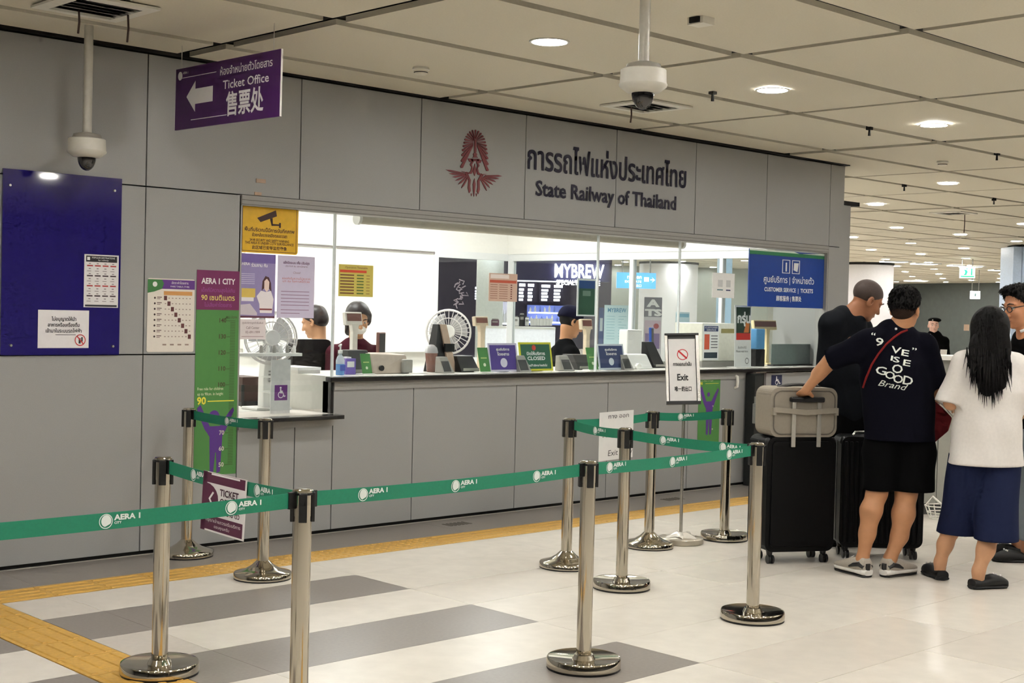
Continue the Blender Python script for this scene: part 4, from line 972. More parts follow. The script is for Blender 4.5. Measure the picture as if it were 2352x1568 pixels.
# small blue box, black box with green slip, beige printer, tilted screen
x = on_y(805, 850, 0.2)[0]; e = root('tissue_box', 805, 0.2, 'small lilac blue box beside the hand gel', 'box')
MB().box(x - 0.04, 0.2, ZC, x + 0.045, 0.3, ZC + 0.11).build('carton', mat('lilac_box', (120, 100, 180), 0.5), e); MB().box(x - 0.03, 0.197, ZC + 0.05, x + 0.03, 0.2, ZC + 0.09).build('carton_label', M_WPL, e); MB().box(x - 0.02, 0.22, ZC + 0.11, x + 0.02, 0.28, ZC + 0.12).build('tissue', M_WPL, e)
GRL = (66, 128, 60)
def green_slip(px0, py0, px1, py1, y, label, ztilt=0.0):
    fr, w, h = wrect(px0, py0, px1, py1, y)
    z0 = ZC; h = fr[0][2] + h - z0
    e = empty('green_tag_stand', (fr[0][0], y, ZC), label, 'tag stand', 'green tags on the counter')
    f_ = frame((fr[0][0], y, ZC + 0.004), (1, 0, 0), (0, 0.25, 1))
    s_ = Sheet('tag', f_, w, h, GRL, 0.004, parent=e)
    s_.disc((220, 226, 200), 0.5, 0.3, 0.07, 1).rect((180, 196, 120), 0.2, 0.55, 0.8, 0.6).done()
    MB().box(fr[0][0] - 0.006, y - 0.02, ZC, fr[0][0] + w + 0.006, y + 0.07, ZC + 0.008).build('foot', M_WPL, e)
def black_box(px0, py0, px1, y, d, label, nm='terminal', top=0.6, group='black terminals on the counter'):
    a, b = span(px0, px1, y); zt = hz((px0 + px1) / 2, py0, y)
    e = empty(nm, (a, y, ZC), label, 'terminal', group)
    MB().hexa([(a, y, ZC), (b, y, ZC), (b, y + d, ZC), (a, y + d, ZC), (a + 0.01, y + d * (1 - top), zt), (b - 0.01, y + d * (1 - top), zt), (b - 0.01, y + d, zt), (a + 0.01, y + d, zt)]).build('casing', M_BPL, e, False, 0.004)
    MB().box(a + 0.015, y - 0.003, ZC + 0.01, b - 0.015, y + 0.004, ZC + 0.03).build('slot', M_GPL, e)
black_box(812, 805, 862, 0.25, 0.2, 'black rounded terminal left of the beige printer')
green_slip(834, 812, 856, 857, 0.14, 'green tag stand in front of the first staff window')
a, b = span(862, 944, 0.2); zt = hz(900, 812, 0.2)
e = empty('receipt_printer', (a, 0.2, ZC), 'beige grey receipt printer on the counter by the woman', 'printer')
MB().hexa([(a, 0.2, ZC), (b, 0.2, ZC), (b, 0.45, ZC), (a, 0.45, ZC), (a, 0.26, zt), (b - 0.02, 0.23, zt - 0.01), (b - 0.02, 0.45, zt), (a, 0.45, zt)]).build('body', mat('beige_machine', (188, 172, 158), 0.45), e, False, 0.01)
MB().box(b - 0.09, 0.17, ZC + 0.005, b - 0.005, 0.2, zt - 0.04).build('front_cover', M_GPL, e, False, 0.006); MB().cyl((a + 0.06, 0.195, ZC + 0.04), (a + 0.06, 0.21, ZC + 0.04), 0.02, n=12).build('knob', M_BPL, e)
def tilt_screen(px0, px1, pyt, y, m_, label, lean=0.12):
    a, b = span(px0, px1, y); zt = hz((px0 + px1) / 2, pyt, y)
    e = empty('counter_monitor', ((a + b) / 2, y, ZC), label, 'monitor', 'monitors on the counter')
    f_ = frame((a, y, ZC + 0.08), (math.cos(0.5), math.sin(0.5), 0), (lean, 0.06, 1))
    MB().fbox(f_, 0, 0, (b - a) * 1.3, zt - ZC - 0.08, -0.012, 0.012).build('display', m_, e, False, 0.006)
    MB().fbox(f_, 0.01, 0.01, (b - a) * 1.3 - 0.01, zt - ZC - 0.09, 0.012, 0.013).build('screen', M_BPL, e)
    MB().cyl(((a + b) / 2, y + 0.01, ZC + 0.01), ((a + b) / 2, y, ZC + 0.12), 0.012, n=8).build('stem', M_GPL, e); MB().box((a + b) / 2 - 0.06, y - 0.05, ZC, (a + b) / 2 + 0.06, y + 0.07, ZC + 0.012).build('foot', M_GPL, e)
tilt_screen(866, 890, 763, 0.45, mat('brown_monitor_back', (140, 100, 94), 0.4), 'small tilted screen right of the masked woman')
# customer display poles
def pole_display(pxc, pyt, pyb, y, wpx, label, mc=None):
    fr, w, h = wrect(pxc - wpx / 2, pyt, pxc + wpx / 2, pyb, y); cx = fr[0][0] + w / 2
    e = empty('customer_display', (cx, y, ZC), label, 'display', 'customer pole displays')
    m_ = mc or mat('cream_display', (214, 196, 170), 0.4)
    f_ = frame(fr[0], (1, 0.12, 0), (0, 0.15, 1))
    MB().fbox(f_, 0, 0, w, h, -0.035, 0).build('display_head', m_, e, False, 0.006); MB().fbox(f_, 0.012, h * 0.3, w - 0.012, h - 0.012, 0, 0.002).build('display_window', mat('display_brown', (120, 70, 60), 0.3), e)
    MB().rings([[(cx + wv * sx_, y + 0.02 + 0.02 * sy_, z_) for sx_, sy_ in ((-1, -1), (1, -1), (1, 1), (-1, 1))] for z_, wv in ((ZC + 0.015, 0.024), (ZC + 0.1, 0.022), (fr[0][2] - 0.05, 0.022), (fr[0][2] + 0.01, 0.035))]).build('stalk', m_, e, False, 0.004)
    MB().box(cx - 0.07, y - 0.05, ZC, cx + 0.07, y + 0.08, ZC + 0.016).build('foot', m_, e, False, 0.004)
pole_display(817, 716, 746, 0.5, 42, 'cream pole display in front of the masked woman', mat('white_display', (230, 224, 216), 0.4))
pole_display(1110, 726, 748, 0.42, 34, 'tan pole display left of the purple counter sign')
pole_display(1352, 732, 756, 0.42, 28, 'tan pole display in front of the man in a cap')
# papers and blister cups
for k, (px, y) in enumerate(((958, 0.15), (972, 0.2), (990, 0.14))):
    x = on_y(px, 850, y)[0]; f_ = frame((x, y, ZC + 0.001 + 0.001 * k), (math.cos(k), math.sin(k), 0), (-math.sin(k), math.cos(k), 0))
    o = MB().fbox(f_, 0, 0, 0.09, 0.06, 0, 0.0015).build('paper_slip', M_WHITE); tag(o, 'loose white paper slip lying on the counter by the cup', 'paper', 'loose paper slips')
x = on_y(990, 850, 0.32)[0]; e = root('drink_cup', 990, 0.32, 'clear plastic drink cup with domed lid on the counter', 'cup')
MB().lathe([(0.03, 0), (0.032, 0.004), (0.048, 0.14)], 20, (x, 0.32, ZC)).build('cup_wall', mat('iced_drink', (150, 110, 100), 0.1, alpha=0.8), e, True); MB().lathe([(0.05, 0.14), (0.05, 0.15), (0.042, 0.18), (0.02, 0.2), (0.008, 0.203)], 20, (x, 0.32, ZC)).build('dome_lid', mat('clear_lid', (224, 220, 222), 0.1, alpha=0.5), e, True)
# black upright stand
a, b = span(1002, 1045, 0.3); zt = hz(1020, 745, 0.3)
e = empty('document_stand', (a, 0.3, ZC), 'tall black wedge stand on the counter in front of the pedestal fan', 'stand')
MB().hexa([(a - 0.02, 0.3, ZC), (a + 0.13, 0.3, ZC), (a + 0.13, 0.42, ZC), (a - 0.02, 0.42, ZC), (a + 0.045, 0.34, zt), (a + 0.085, 0.34, zt), (a + 0.085, 0.40, zt), (a + 0.045, 0.40, zt)]).build('back_plate', M_BPL, e)
MB().box(a + 0.08, 0.29, ZC + 0.15, a + 0.17, 0.31, ZC + 0.21).build('clip', M_BPL, e); MB().hexa([(a + 0.12, 0.28, ZC), (a + 0.19, 0.28, ZC), (a + 0.19, 0.4, ZC), (a + 0.12, 0.4, ZC), (a + 0.06, 0.33, zt), (a + 0.12, 0.33, zt), (a + 0.12, 0.36, zt), (a + 0.06, 0.36, zt)]).build('front_plate', mat('tan_plate', (190, 164, 144), 0.45), e)
def wedge(px0, px1, pyt, y, label):
    a, b = span(px0, px1, y); zt = hz((px0 + px1) / 2, pyt, y)
    e = empty('intercom_speaker', (a, y, ZC), label, 'intercom', 'grey intercom wedges')
    MB().hexa([(a, y, ZC), (b, y, ZC), (b, y + 0.1, ZC), (a, y + 0.1, ZC), (a + 0.005, y + 0.06, zt), (b - 0.03, y + 0.06, zt), (b - 0.03, y + 0.1, zt), (a + 0.005, y + 0.1, zt)]).build('casing', M_GPL, e, False, 0.003)
    f_ = frame((a + 0.01, y + 0.008, ZC + 0.012), (1, 0, 0), (0, 0.06, zt - ZC)); MB().fbox(f_, 0, 0, b - a - 0.04, (zt - ZC) * 0.7, 0, 0.004).build('grille', M_BPL, e)
wedge(1020, 1046, 820, 0.10, 'grey intercom wedge by the black stand'); wedge(1196, 1223, 817, 0.10, 'grey intercom wedge between the purple and the green sign'); wedge(1296, 1322, 817, 0.10, 'grey intercom wedge right of the green closed sign'); wedge(1436, 1458, 815, 0.10, 'grey intercom wedge right of the blue counter sign')
black_box(1062, 818, 1104, 0.2, 0.2, 'black card terminal left of the purple counter sign'); green_slip(1105, 798, 1128, 849, 0.1, 'green tag stand just left of the purple sign')
black_box(1330, 815, 1366, 0.22, 0.2, 'black card terminal under the man in a cap'); green_slip(1354, 798, 1376, 847, 0.1, 'green tag stand just left of the blue sign')
def desk_sign(px0, py0, px1, py1, y, col, fcol, lines, label, disc, tilt=0.18):
    fr, w, h = wrect(px0, py0, px1, py1, y); h = fr[0][2] + h - ZC
    e = empty('counter_sign', (fr[0][0], y, ZC), label, 'sign', 'notice stands on the counter')
    f_ = frame((fr[0][0], y, ZC + 0.003), (1, 0, 0), (0, tilt, 1)); MB().fbox(f_, 0, 0, w, h, -0.006, -0.001).build('acrylic_holder', flat(fcol), e)
    s_ = Sheet('sign_sheet', sub(f_, w * 0.05, h * 0.07), w * 0.9, h * 0.86, col, 0.001, parent=e)
    for body, y_, hh, wd in lines: s_.text(WHT, body, 0.5, y_, hh, width=wd, bold=0.03)
    for d_ in disc: s_.disc(*d_)
    s_.done(); MB().fbox(f_, w * 0.3, 0, w * 0.7, 0.01, -0.07, -0.006).build('foot', flat(fcol), e)
    return e
desk_sign(1127, 788, 1193, 850, 0.14, (74, 52, 136), (206, 200, 220), (('ศูนย์บริการ', 0.78, 0.13, 0.5), ('โดยสาร', 0.58, 0.15, 0.45)), 'purple landscape counter sign with a white disc', [((220, 214, 230), 0.5, 0.28, 0.19, 1)])
desk_sign(1198, 786, 1272, 848, 0.16, (30, 92, 66), (206, 202, 44), (('ปิดให้บริการ', 0.56, 0.17, 0.62), ('CLOSED', 0.36, 0.20, 0.6), ('โปรดใช้บริการช่องถัดไป', 0.1, 0.11, 0.7)), 'green closed sign in a yellow holder on the counter', [((200, 60, 48), 0.45, 0.86, 0.11, 1)])
desk_sign(1378, 790, 1438, 847, 0.14, (28, 48, 100), (196, 204, 214), (('ศูนย์บริการ', 0.78, 0.13, 0.5), ('โดยสาร', 0.58, 0.15, 0.45)), 'navy blue landscape counter sign near the exit stand', [((206, 214, 222), 0.48, 0.28, 0.17, 1)])
# white ticket printer, blue monitor, black box left of the exit stand
a, b = span(1440, 1474, 0.42); zt = hz(1457, 757, 0.42)
e = empty('tissue_dispenser', (a, 0.42, ZC), 'white upright dispenser box behind the navy counter sign', 'dispenser')
MB().box(a, 0.42, ZC + 0.04, b, 0.52, zt).build('body', M_WPL, e, False, 0.01); MB().box(a - 0.01, 0.40, ZC, b + 0.01, 0.54, ZC + 0.04).build('stand', M_WPL, e); MB().box(a + 0.02, 0.416, ZC + 0.06, b - 0.02, 0.42, ZC + 0.09).build('outlet', M_GPL, e)
a, b = span(1452, 1502, 0.16); zt = hz(1475, 822, 0.16)
e = empty('ticket_printer', (a, 0.16, ZC), 'low white ticket printer on the counter left of the exit stand', 'printer')
MB().hexa([(a, 0.16, ZC), (b, 0.16, ZC), (b, 0.36, ZC), (a, 0.36, ZC), (a, 0.24, zt + 0.03), (b, 0.24, zt + 0.03), (b, 0.36, zt + 0.03), (a, 0.36, zt + 0.03)]).build('body', M_WPL, e, False, 0.012); MB().cyl((a + 0.07, 0.165, ZC + 0.02), (a + 0.07, 0.14, ZC + 0.02), 0.03, n=14).build('paper_roll', M_WHITE, e)
tilt_screen(1494, 1508, 752, 0.60, mat('blue_monitor_edge', (44, 84, 170), 0.3), 'thin blue edged monitor beside the exit stand', 0.02)
black_box(1505, 786, 1530, 0.3, 0.2, 'tall black terminal partly behind the exit stand', top=0.3)
# big white fare box, tall card stand, tan pole display, blue case, tray
fr, w, h = wrect(1613, 742, 1690, 826, 0.30)
e = empty('ticket_machine', (fr[0][0], 0.3, ZC), 'white boxy desktop machine with printed panels near the blue sign', 'machine')
z0 = ZC + 0.05; zt = fr[0][2] + h
MB().box(fr[0][0], 0.3, z0, fr[0][0] + w, 0.62, zt).build('body', mat('cream_machine', (224, 222, 208), 0.4), e, False, 0.008); MB().box(fr[0][0] - 0.02, 0.28, ZC, fr[0][0] + w + 0.02, 0.64, z0).build('plinth', M_GPL, e)
s_ = Sheet('printed_panel', frame((fr[0][0] + 0.01, 0.298, z0 + 0.01), (1, 0, 0), (0, 0, 1)), w * 0.46, zt - z0 - 0.02, (236, 236, 234), 0.002, parent=e)
s_.rect((32, 52, 104), 0.05, 0.80, 0.95, 0.95).text(WHT, 'CUSTOMER', 0.5, 0.885, 0.06, width=0.8).text(WHT, 'SERVICE', 0.5, 0.82, 0.06, width=0.6).rect((214, 90, 60), 0.08, 0.30, 0.40, 0.72).rect((44, 60, 70), 0.08, 0.06, 0.92, 0.22)
for k in range(5): s_.rect((120, 120, 124), 0.5, 0.66 - 0.08 * k, 0.92, 0.69 - 0.08 * k)
s_.done(); MB().box(fr[0][0] + w * 0.55, 0.297, zt - 0.09, fr[0][0] + w * 0.95, 0.3, zt - 0.05).build('display_strip', mat('olive_strip', (150, 140, 90), 0.5), e)
fr, w, h = wrect(1689, 702, 1727, 834, 0.12); h = fr[0][2] + h - ZC
e = empty('card_stand', (fr[0][0], 0.12, ZC), 'tall white card stand with a red and green poster by the blue sign', 'sign stand')
s_ = Sheet('card', frame((fr[0][0], 0.12, ZC + 0.004), (1, 0, 0), (0, 0.03, 1)), w, h, (228, 228, 226), 0.004, parent=e)
s_.rect((36, 60, 46), 0.1, 0.55, 0.95, 0.97).rect((196, 40, 34), 0.1, 0.44, 0.95, 0.55).poly((206, 120, 60), [(0.55, 0.56), (0.7, 0.74), (0.9, 0.70), (0.85, 0.56)], 2).text(WHT, 'กรุ่น', 0.55, 0.72, 0.20, width=0.75, bold=0.04).text((50, 50, 54), 'รับบัตรที่นี่', 0.45, 0.30, 0.05, width=0.5).text((50, 50, 54), 'Please wait here', 0.45, 0.24, 0.05, width=0.7).disc((40, 40, 44), 0.75, 0.10, 0.05, 1, 0.04).done()
MB().box(fr[0][0] - 0.01, 0.09, ZC, fr[0][0] + w + 0.01, 0.2, ZC + 0.008).build('foot', M_WPL, e)
pole_display(1765, 735, 757, 0.55, 62, 'yellowish pole display below the blue customer service sign', mat('yellow_display', (226, 208, 160), 0.45))
a, b = span(1736, 1757, 0.25); zt = hz(1746, 755, 0.25); zm = hz(1746, 802, 0.25)
e = empty('blue_case', (a, 0.25, ZC), 'light blue container on a black box beside the tall card stand', 'container')
MB().box(a, 0.25, ZC, b, 0.4, zm).build('black_base', M_BPL, e, False, 0.005); MB().box(a + 0.004, 0.25, zm, b - 0.004, 0.39, zt).build('blue_body', mat('sky_blue_plastic', (92, 150, 196), 0.3), e, False, 0.01)
a, b = span(1772, 1868, 0.30); zt = hz(1810, 790, 0.30)
e = empty('counter_tray', (a, 0.3, ZC), 'grey tinted shield screen at the right end of the counter', 'screen guard')
MB().box(a, 0.30, ZC + 0.01, b, 0.306, zt).build('shield', mat('tinted_shield', (112, 126, 122), 0.15, alpha=0.75), e); MB().box(a - 0.01, 0.27, ZC, b + 0.01, 0.34, ZC + 0.012).build('rail', M_BPL, e)
# ------------------------------------------------------------------ people: smooth implicit surfaces
AW = np.array([FW[0], FW[1], 0.0]); AW /= np.linalg.norm(AW)            # horizontal, away from the viewer
RI = np.array([AW[1], -AW[0], 0.0]); UZ = V3(0, 0, 1)
class Blob:
    def __init__(s): s.p = []; s.cuts = []
    def cap(s, a, b, ra, rb=None, k=0.02, sq=1.0, ax=None, sub=False, lc=None):
        s.p.append(('c', np.array(a, float), np.array(b, float), ra, ra if rb is None else rb, k, sq, AW if ax is None else np.array(ax, float), lc, sub)); return s
    def chain(s, pts, rs, k=0.02, sq=1.0, ax=None):
        for i in range(len(pts) - 1): s.cap(pts[i], pts[i + 1], rs[i], rs[i + 1], k, sq, ax)
        return s
    def ell(s, c, r, M=None, k=0.015, sub=False):
        s.p.append(('e', np.array(c, float), np.array(r, float), np.eye(3) if M is None else np.array(M, float), k, sub)); return s
    def cut(s, pt, n): n = np.array(n, float); s.cuts.append((np.array(pt, float), n / np.linalg.norm(n))); return s   # keeps the side n points to
    def mesh(s, h, noise=None):
        lo = np.full(3, 1e9); hi = -lo
        for q in s.p:
            if q[-1]: continue
            if q[0] == 'c': r = max(q[3], q[4]); lo = np.minimum(lo, np.minimum(q[1], q[2]) - r); hi = np.maximum(hi, np.maximum(q[1], q[2]) + r)
            else: r = q[2].max(); lo = np.minimum(lo, q[1] - r); hi = np.maximum(hi, q[1] + r)
        lo -= 4 * h; hi += 4 * h
        n = np.ceil((hi - lo) / h).astype(int) + 1
        F = np.full(n, 0.5, np.float32)
        for q in s.p:
            if q[0] == 'c': r = max(q[3], q[4]); a_, b_ = np.minimum(q[1], q[2]) - r, np.maximum(q[1], q[2]) + r; k = q[5]
            else: r = q[2].max(); a_, b_ = q[1] - r, q[1] + r; k = q[4]
            m = k + 2.5 * h
            i0 = np.maximum(((a_ - m - lo) / h).astype(int), 0); i1 = np.minimum(((b_ + m - lo) / h).astype(int) + 2, n)
            if (i1 <= i0).any(): continue
            X = (lo[0] + h * np.arange(i0[0], i1[0]))[:, None, None]; Y = (lo[1] + h * np.arange(i0[1], i1[1]))[None, :, None]; Z = (lo[2] + h * np.arange(i0[2], i1[2]))[None, None, :]
            if q[0] == 'c':
                a, b, sq, ax = q[1], q[2], q[6], q[7]
                if sq != 1.0:
                    def T(v): return v + ax * (v @ ax) * (sq - 1)
                    ba = T(b - a); px, py, pz = X - a[0], Y - a[1], Z - a[2]; dt = (px * ax[0] + py * ax[1] + pz * ax[2]) * (sq - 1)
                    px, py, pz = px + ax[0] * dt, py + ax[1] * dt, pz + ax[2] * dt
                else: ba = b - a; px, py, pz = X - a[0], Y - a[1], Z - a[2]
                t = np.clip((px * ba[0] + py * ba[1] + pz * ba[2]) / max(ba @ ba, 1e-9), 0, 1)
                d = np.sqrt((px - t * ba[0]) ** 2 + (py - t * ba[1]) ** 2 + (pz - t * ba[2]) ** 2) - (q[3] + (q[4] - q[3]) * t)
                if q[8] is not None:
                    lp_, ln_ = q[8]; ln_ = ln_ / np.linalg.norm(ln_); d = np.maximum(d, -((X - lp_[0]) * ln_[0] + (Y - lp_[1]) * ln_[1] + (Z - lp_[2]) * ln_[2]))
            else:
                c, r3, M = q[1], q[2], q[3]
                px, py, pz = X - c[0], Y - c[1], Z - c[2]
                L_ = [(px * M[0, j] + py * M[1, j] + pz * M[2, j]) for j in range(3)]
                k0 = np.sqrt(sum((L_[j] / r3[j]) ** 2 for j in range(3))); k1 = np.sqrt(sum((L_[j] / r3[j] ** 2) ** 2 for j in range(3))) + 1e-9
                d = k0 * (k0 - 1) / k1
            S = F[i0[0]:i1[0], i0[1]:i1[1], i0[2]:i1[2]]
            if q[-1]:
                g_ = np.clip(0.5 - 0.5 * (S + d) / k, 0, 1); S[...] = S * (1 - g_) - d * g_ + k * g_ * (1 - g_)
            else:
                g_ = np.clip(0.5 + 0.5 * (S - d) / k, 0, 1); S[...] = S * (1 - g_) + d * g_ - k * g_ * (1 - g_)
        X = (lo[0] + h * np.arange(n[0]))[:, None, None]; Y = (lo[1] + h * np.arange(n[1]))[None, :, None]; Z = (lo[2] + h * np.arange(n[2]))[None, None, :]
        if noise is not None: F += noise(X, Y, Z).astype(np.float32)
        for pt, nn in s.cuts: F = np.maximum(F, -((X - pt[0]) * nn[0] + (Y - pt[1]) * nn[1] + (Z - pt[2]) * nn[2]))
        return surface_net(F, lo, h)
    def build(s, name, m, parent, h=0.0065, noise=None):
        v, f = s.mesh(h, noise)
        me = bpy.data.meshes.new(name); me.vertices.add(len(v)); me.vertices.foreach_set('co', v.astype(np.float32).ravel())
        me.loops.add(len(f) * 4); me.loops.foreach_set('vertex_index', f.astype(np.int32).ravel())
        me.polygons.add(len(f)); me.polygons.foreach_set('loop_start', np.arange(0, len(f) * 4, 4, dtype=np.int32)); me.polygons.foreach_set('loop_total', np.full(len(f), 4, np.int32))
        me.polygons.foreach_set('use_smooth', np.ones(len(f), bool)); me.update(); me.validate(); me.materials.append(m)
        o = bpy.data.objects.new(name, me); COL.objects.link(o)
        if parent is not None: attach(o, parent)
        o['_vf'] = 0; del o['_vf']
        return o, v, f
def surface_net(F, lo, h):
    S = F < 0; nx, ny, nz = F.shape
    c = np.zeros((nx - 1, ny - 1, nz - 1), np.int8)
    for dx in (0, 1):
        for dy in (0, 1):
            for dz in (0, 1): c += S[dx:nx - 1 + dx, dy:ny - 1 + dy, dz:nz - 1 + dz]
    act = np.argwhere((c > 0) & (c < 8)); idx = -np.ones(c.shape, np.int64); idx[tuple(act.T)] = np.arange(len(act))
    P = np.zeros((len(act), 3)); N = np.zeros(len(act))
    cor = [(a, b, d) for a in (0, 1) for b in (0, 1) for d in (0, 1)]
    val = {q: F[act[:, 0] + q[0], act[:, 1] + q[1], act[:, 2] + q[2]] for q in cor}
    for q in cor:
        for ax in range(3):
            if q[ax]: continue
            w = list(q); w[ax] = 1; w = tuple(w); a, b = val[q], val[w]; m = (a < 0) != (b < 0)
            t = np.where(m, a / np.where(m, a - b, 1), 0)
            pos = np.tile(np.array(q, float), (len(act), 1)); pos[:, ax] += t; P[m] += pos[m]; N[m] += 1
    V = lo + h * (act + P / np.maximum(N, 1)[:, None])
    faces = []
    for ax in range(3):
        u, w = (ax + 1) % 3, (ax + 2) % 3
        sl0 = [slice(None)] * 3; sl1 = [slice(None)] * 3; sl0[ax] = slice(0, -1); sl1[ax] = slice(1, None)
        for k in (u, w): sl0[k] = slice(1, -1); sl1[k] = slice(1, -1)
        A, B = S[tuple(sl0)], S[tuple(sl1)]
        for flip, mk in ((False, A & ~B), (True, ~A & B)):
            e = np.argwhere(mk)
            if not len(e): continue
            e[:, u] += 1; e[:, w] += 1
            def cell(du, dw):
                q = e.copy(); q[:, u] -= du; q[:, w] -= dw; return idx[tuple(q.T)]
            quad = np.stack([cell(1, 1), cell(0, 1), cell(0, 0), cell(1, 0)], 1)
            faces.append(quad[:, ::-1] if flip else quad)
    f = np.concatenate(faces); return V, f[(f >= 0).all(1)]
def folds(amp, fx=30, fz=9, ph=0.0):
    return lambda X, Y, Z: amp * (np.sin(fx * (X * 0.7 + Y * 0.6) + 3 * np.sin(fz * Z + ph)) * (0.6 + 0.4 * np.sin(fz * 1.7 * Z + ph * 2)) + 0.4 * np.sin(fx * 1.9 * (Y - X * 0.5) - 14 * Z + ph))
def skin(name, c): return mat('skin_' + name, c, 0.5, var=0.05, scale=25, spec=0.35)
def cloth(name, c, rough=0.9): return mat('cloth_' + name, c, rough, var=0.03, scale=60, spec=0.08, bump=0.03)
def head(B, c, fwd, up, s=1.0, neck=None, nr=0.056):
    fwd = np.array(fwd, float); fwd /= np.linalg.norm(fwd); up = np.array(up, float); up -= fwd * (up @ fwd); up /= np.linalg.norm(up); rt = np.cross(fwd, up)
    M = np.stack([rt, fwd, up], 1); Q = lambda x, y, z: c + s * (M @ V3(x, y, z)); E = lambda x, y, z, a, b, d, k=0.014, sub=False: B.ell(Q(x, y, z), s * V3(a, b, d), M, k * s, sub)
    E(0, -0.012, 0.035, 0.077, 0.097, 0.084); E(0, 0.028, -0.028, 0.064, 0.066, 0.086, 0.02); E(0, 0.034, -0.075, 0.05, 0.056, 0.044, 0.02); E(0, 0.078, -0.098, 0.02, 0.018, 0.017, 0.014)
    for sg in (-1, 1):
        E(sg * 0.036, 0.066, -0.03, 0.026, 0.024, 0.026, 0.014); E(sg * 0.079, -0.006, -0.012, 0.010, 0.022, 0.034, 0.006)
        E(sg * 0.0785, 0.0, -0.006, 0.008, 0.011, 0.018, 0.006, True); E(sg * 0.033, 0.101, 0.004, 0.019, 0.014, 0.011, 0.010, True)
        B.cap(Q(sg * 0.012, 0.090, 0.024), Q(sg * 0.05, 0.074, 0.022), 0.011 * s, 0.008 * s, 0.012 * s)
    B.cap(Q(0, 0.088, 0.012), Q(0, 0.112, -0.032), 0.008 * s, 0.0125 * s, 0.010 * s); E(-0.012, 0.100, -0.036, 0.009, 0.010, 0.008, 0.006); E(0.012, 0.100, -0.036, 0.009, 0.010, 0.008, 0.006)
    E(0, 0.092, -0.060, 0.023, 0.010, 0.0065, 0.005); E(0, 0.090, -0.072, 0.020, 0.010, 0.007, 0.005)
    if neck is not None: B.cap(Q(0, -0.022, -0.06), neck, 0.054 * s, nr, 0.03)
    return M, Q
def face_bits(p, M, Q, s, lip=(150, 90, 80), brow=(28, 22, 20), closed=None):
    for sg in (-1, 1):
        MB().blob(Q(sg * 0.032, 0.0785, 0.003), 0.0115 * s, n=12, m=8).build('eye' if not closed else 'eyelid', closed or mat('eye_white', (206, 200, 192), 0.2), p, True)
        if not closed: MB().blob(Q(sg * 0.032, 0.087, 0.002), 0.0052 * s, n=10, m=6).build('iris', mat('dark_iris', (30, 20, 16), 0.15), p, True)
        MB().tube([Q(sg * 0.014, 0.100, 0.026), Q(sg * 0.032, 0.098, 0.032), Q(sg * 0.052, 0.084, 0.026)], [0.003 * s, 0.004 * s, 0.002 * s], 6).build('eyebrow', mat('eyebrow_dark', brow, 0.8), p, True)
    MB().tube([Q(-0.02, 0.095, -0.066), Q(0, 0.1035, -0.066), Q(0.02, 0.095, -0.066)], [0.001, 0.0035 * s, 0.001], 6).build('lips', mat('lip_tone', lip, 0.5), p, True)
def hand(B, w, d, back, side, curl=0.5, s=1.0, spread=0.0, r=0.0088):
    """w wrist, d pointing direction, back = direction of the back of the hand, side = thumb side"""
    d = np.array(d, float) / np.linalg.norm(d); back = np.array(back, float); back -= d * (back @ d); back /= np.linalg.norm(back); th = np.cross(d, back); th = th if th @ side > 0 else -th
    M = np.stack([th, d, back], 1)
    B.ell(w + d * 0.045 * s, V3(0.042, 0.052, 0.017) * s, M, 0.012)
    for i, (o, l) in enumerate(((0.030, 0.072), (0.010, 0.080), (-0.011, 0.074), (-0.030, 0.058))):
        p = w + d * 0.082 * s + th * o * s; a = 0.35 * curl
        dirv = d + th * spread * (o / 0.03)
        for j, (fl, cc_) in enumerate(((0.45, a), (0.31, a + 1.0 * curl), (0.24, a + 1.8 * curl))):
            q = p + (dirv * math.cos(cc_) - back * math.sin(cc_)) * l * fl * s
            B.cap(p, q, r * s * (1.05 - 0.1 * j), r * s * (0.97 - 0.1 * j), 0.004); p = q
    p = w + d * 0.025 * s + th * 0.032 * s; q = p + (d * 0.55 + th * 0.7 - back * 0.35) * 0.036 * s; B.cap(p, q, 0.013 * s, 0.010 * s, 0.010); q2 = q + (d * 0.9 + th * 0.15 - back * 0.5 * curl) * 0.032 * s; B.cap(q, q2, 0.010 * s, 0.0085 * s, 0.004)
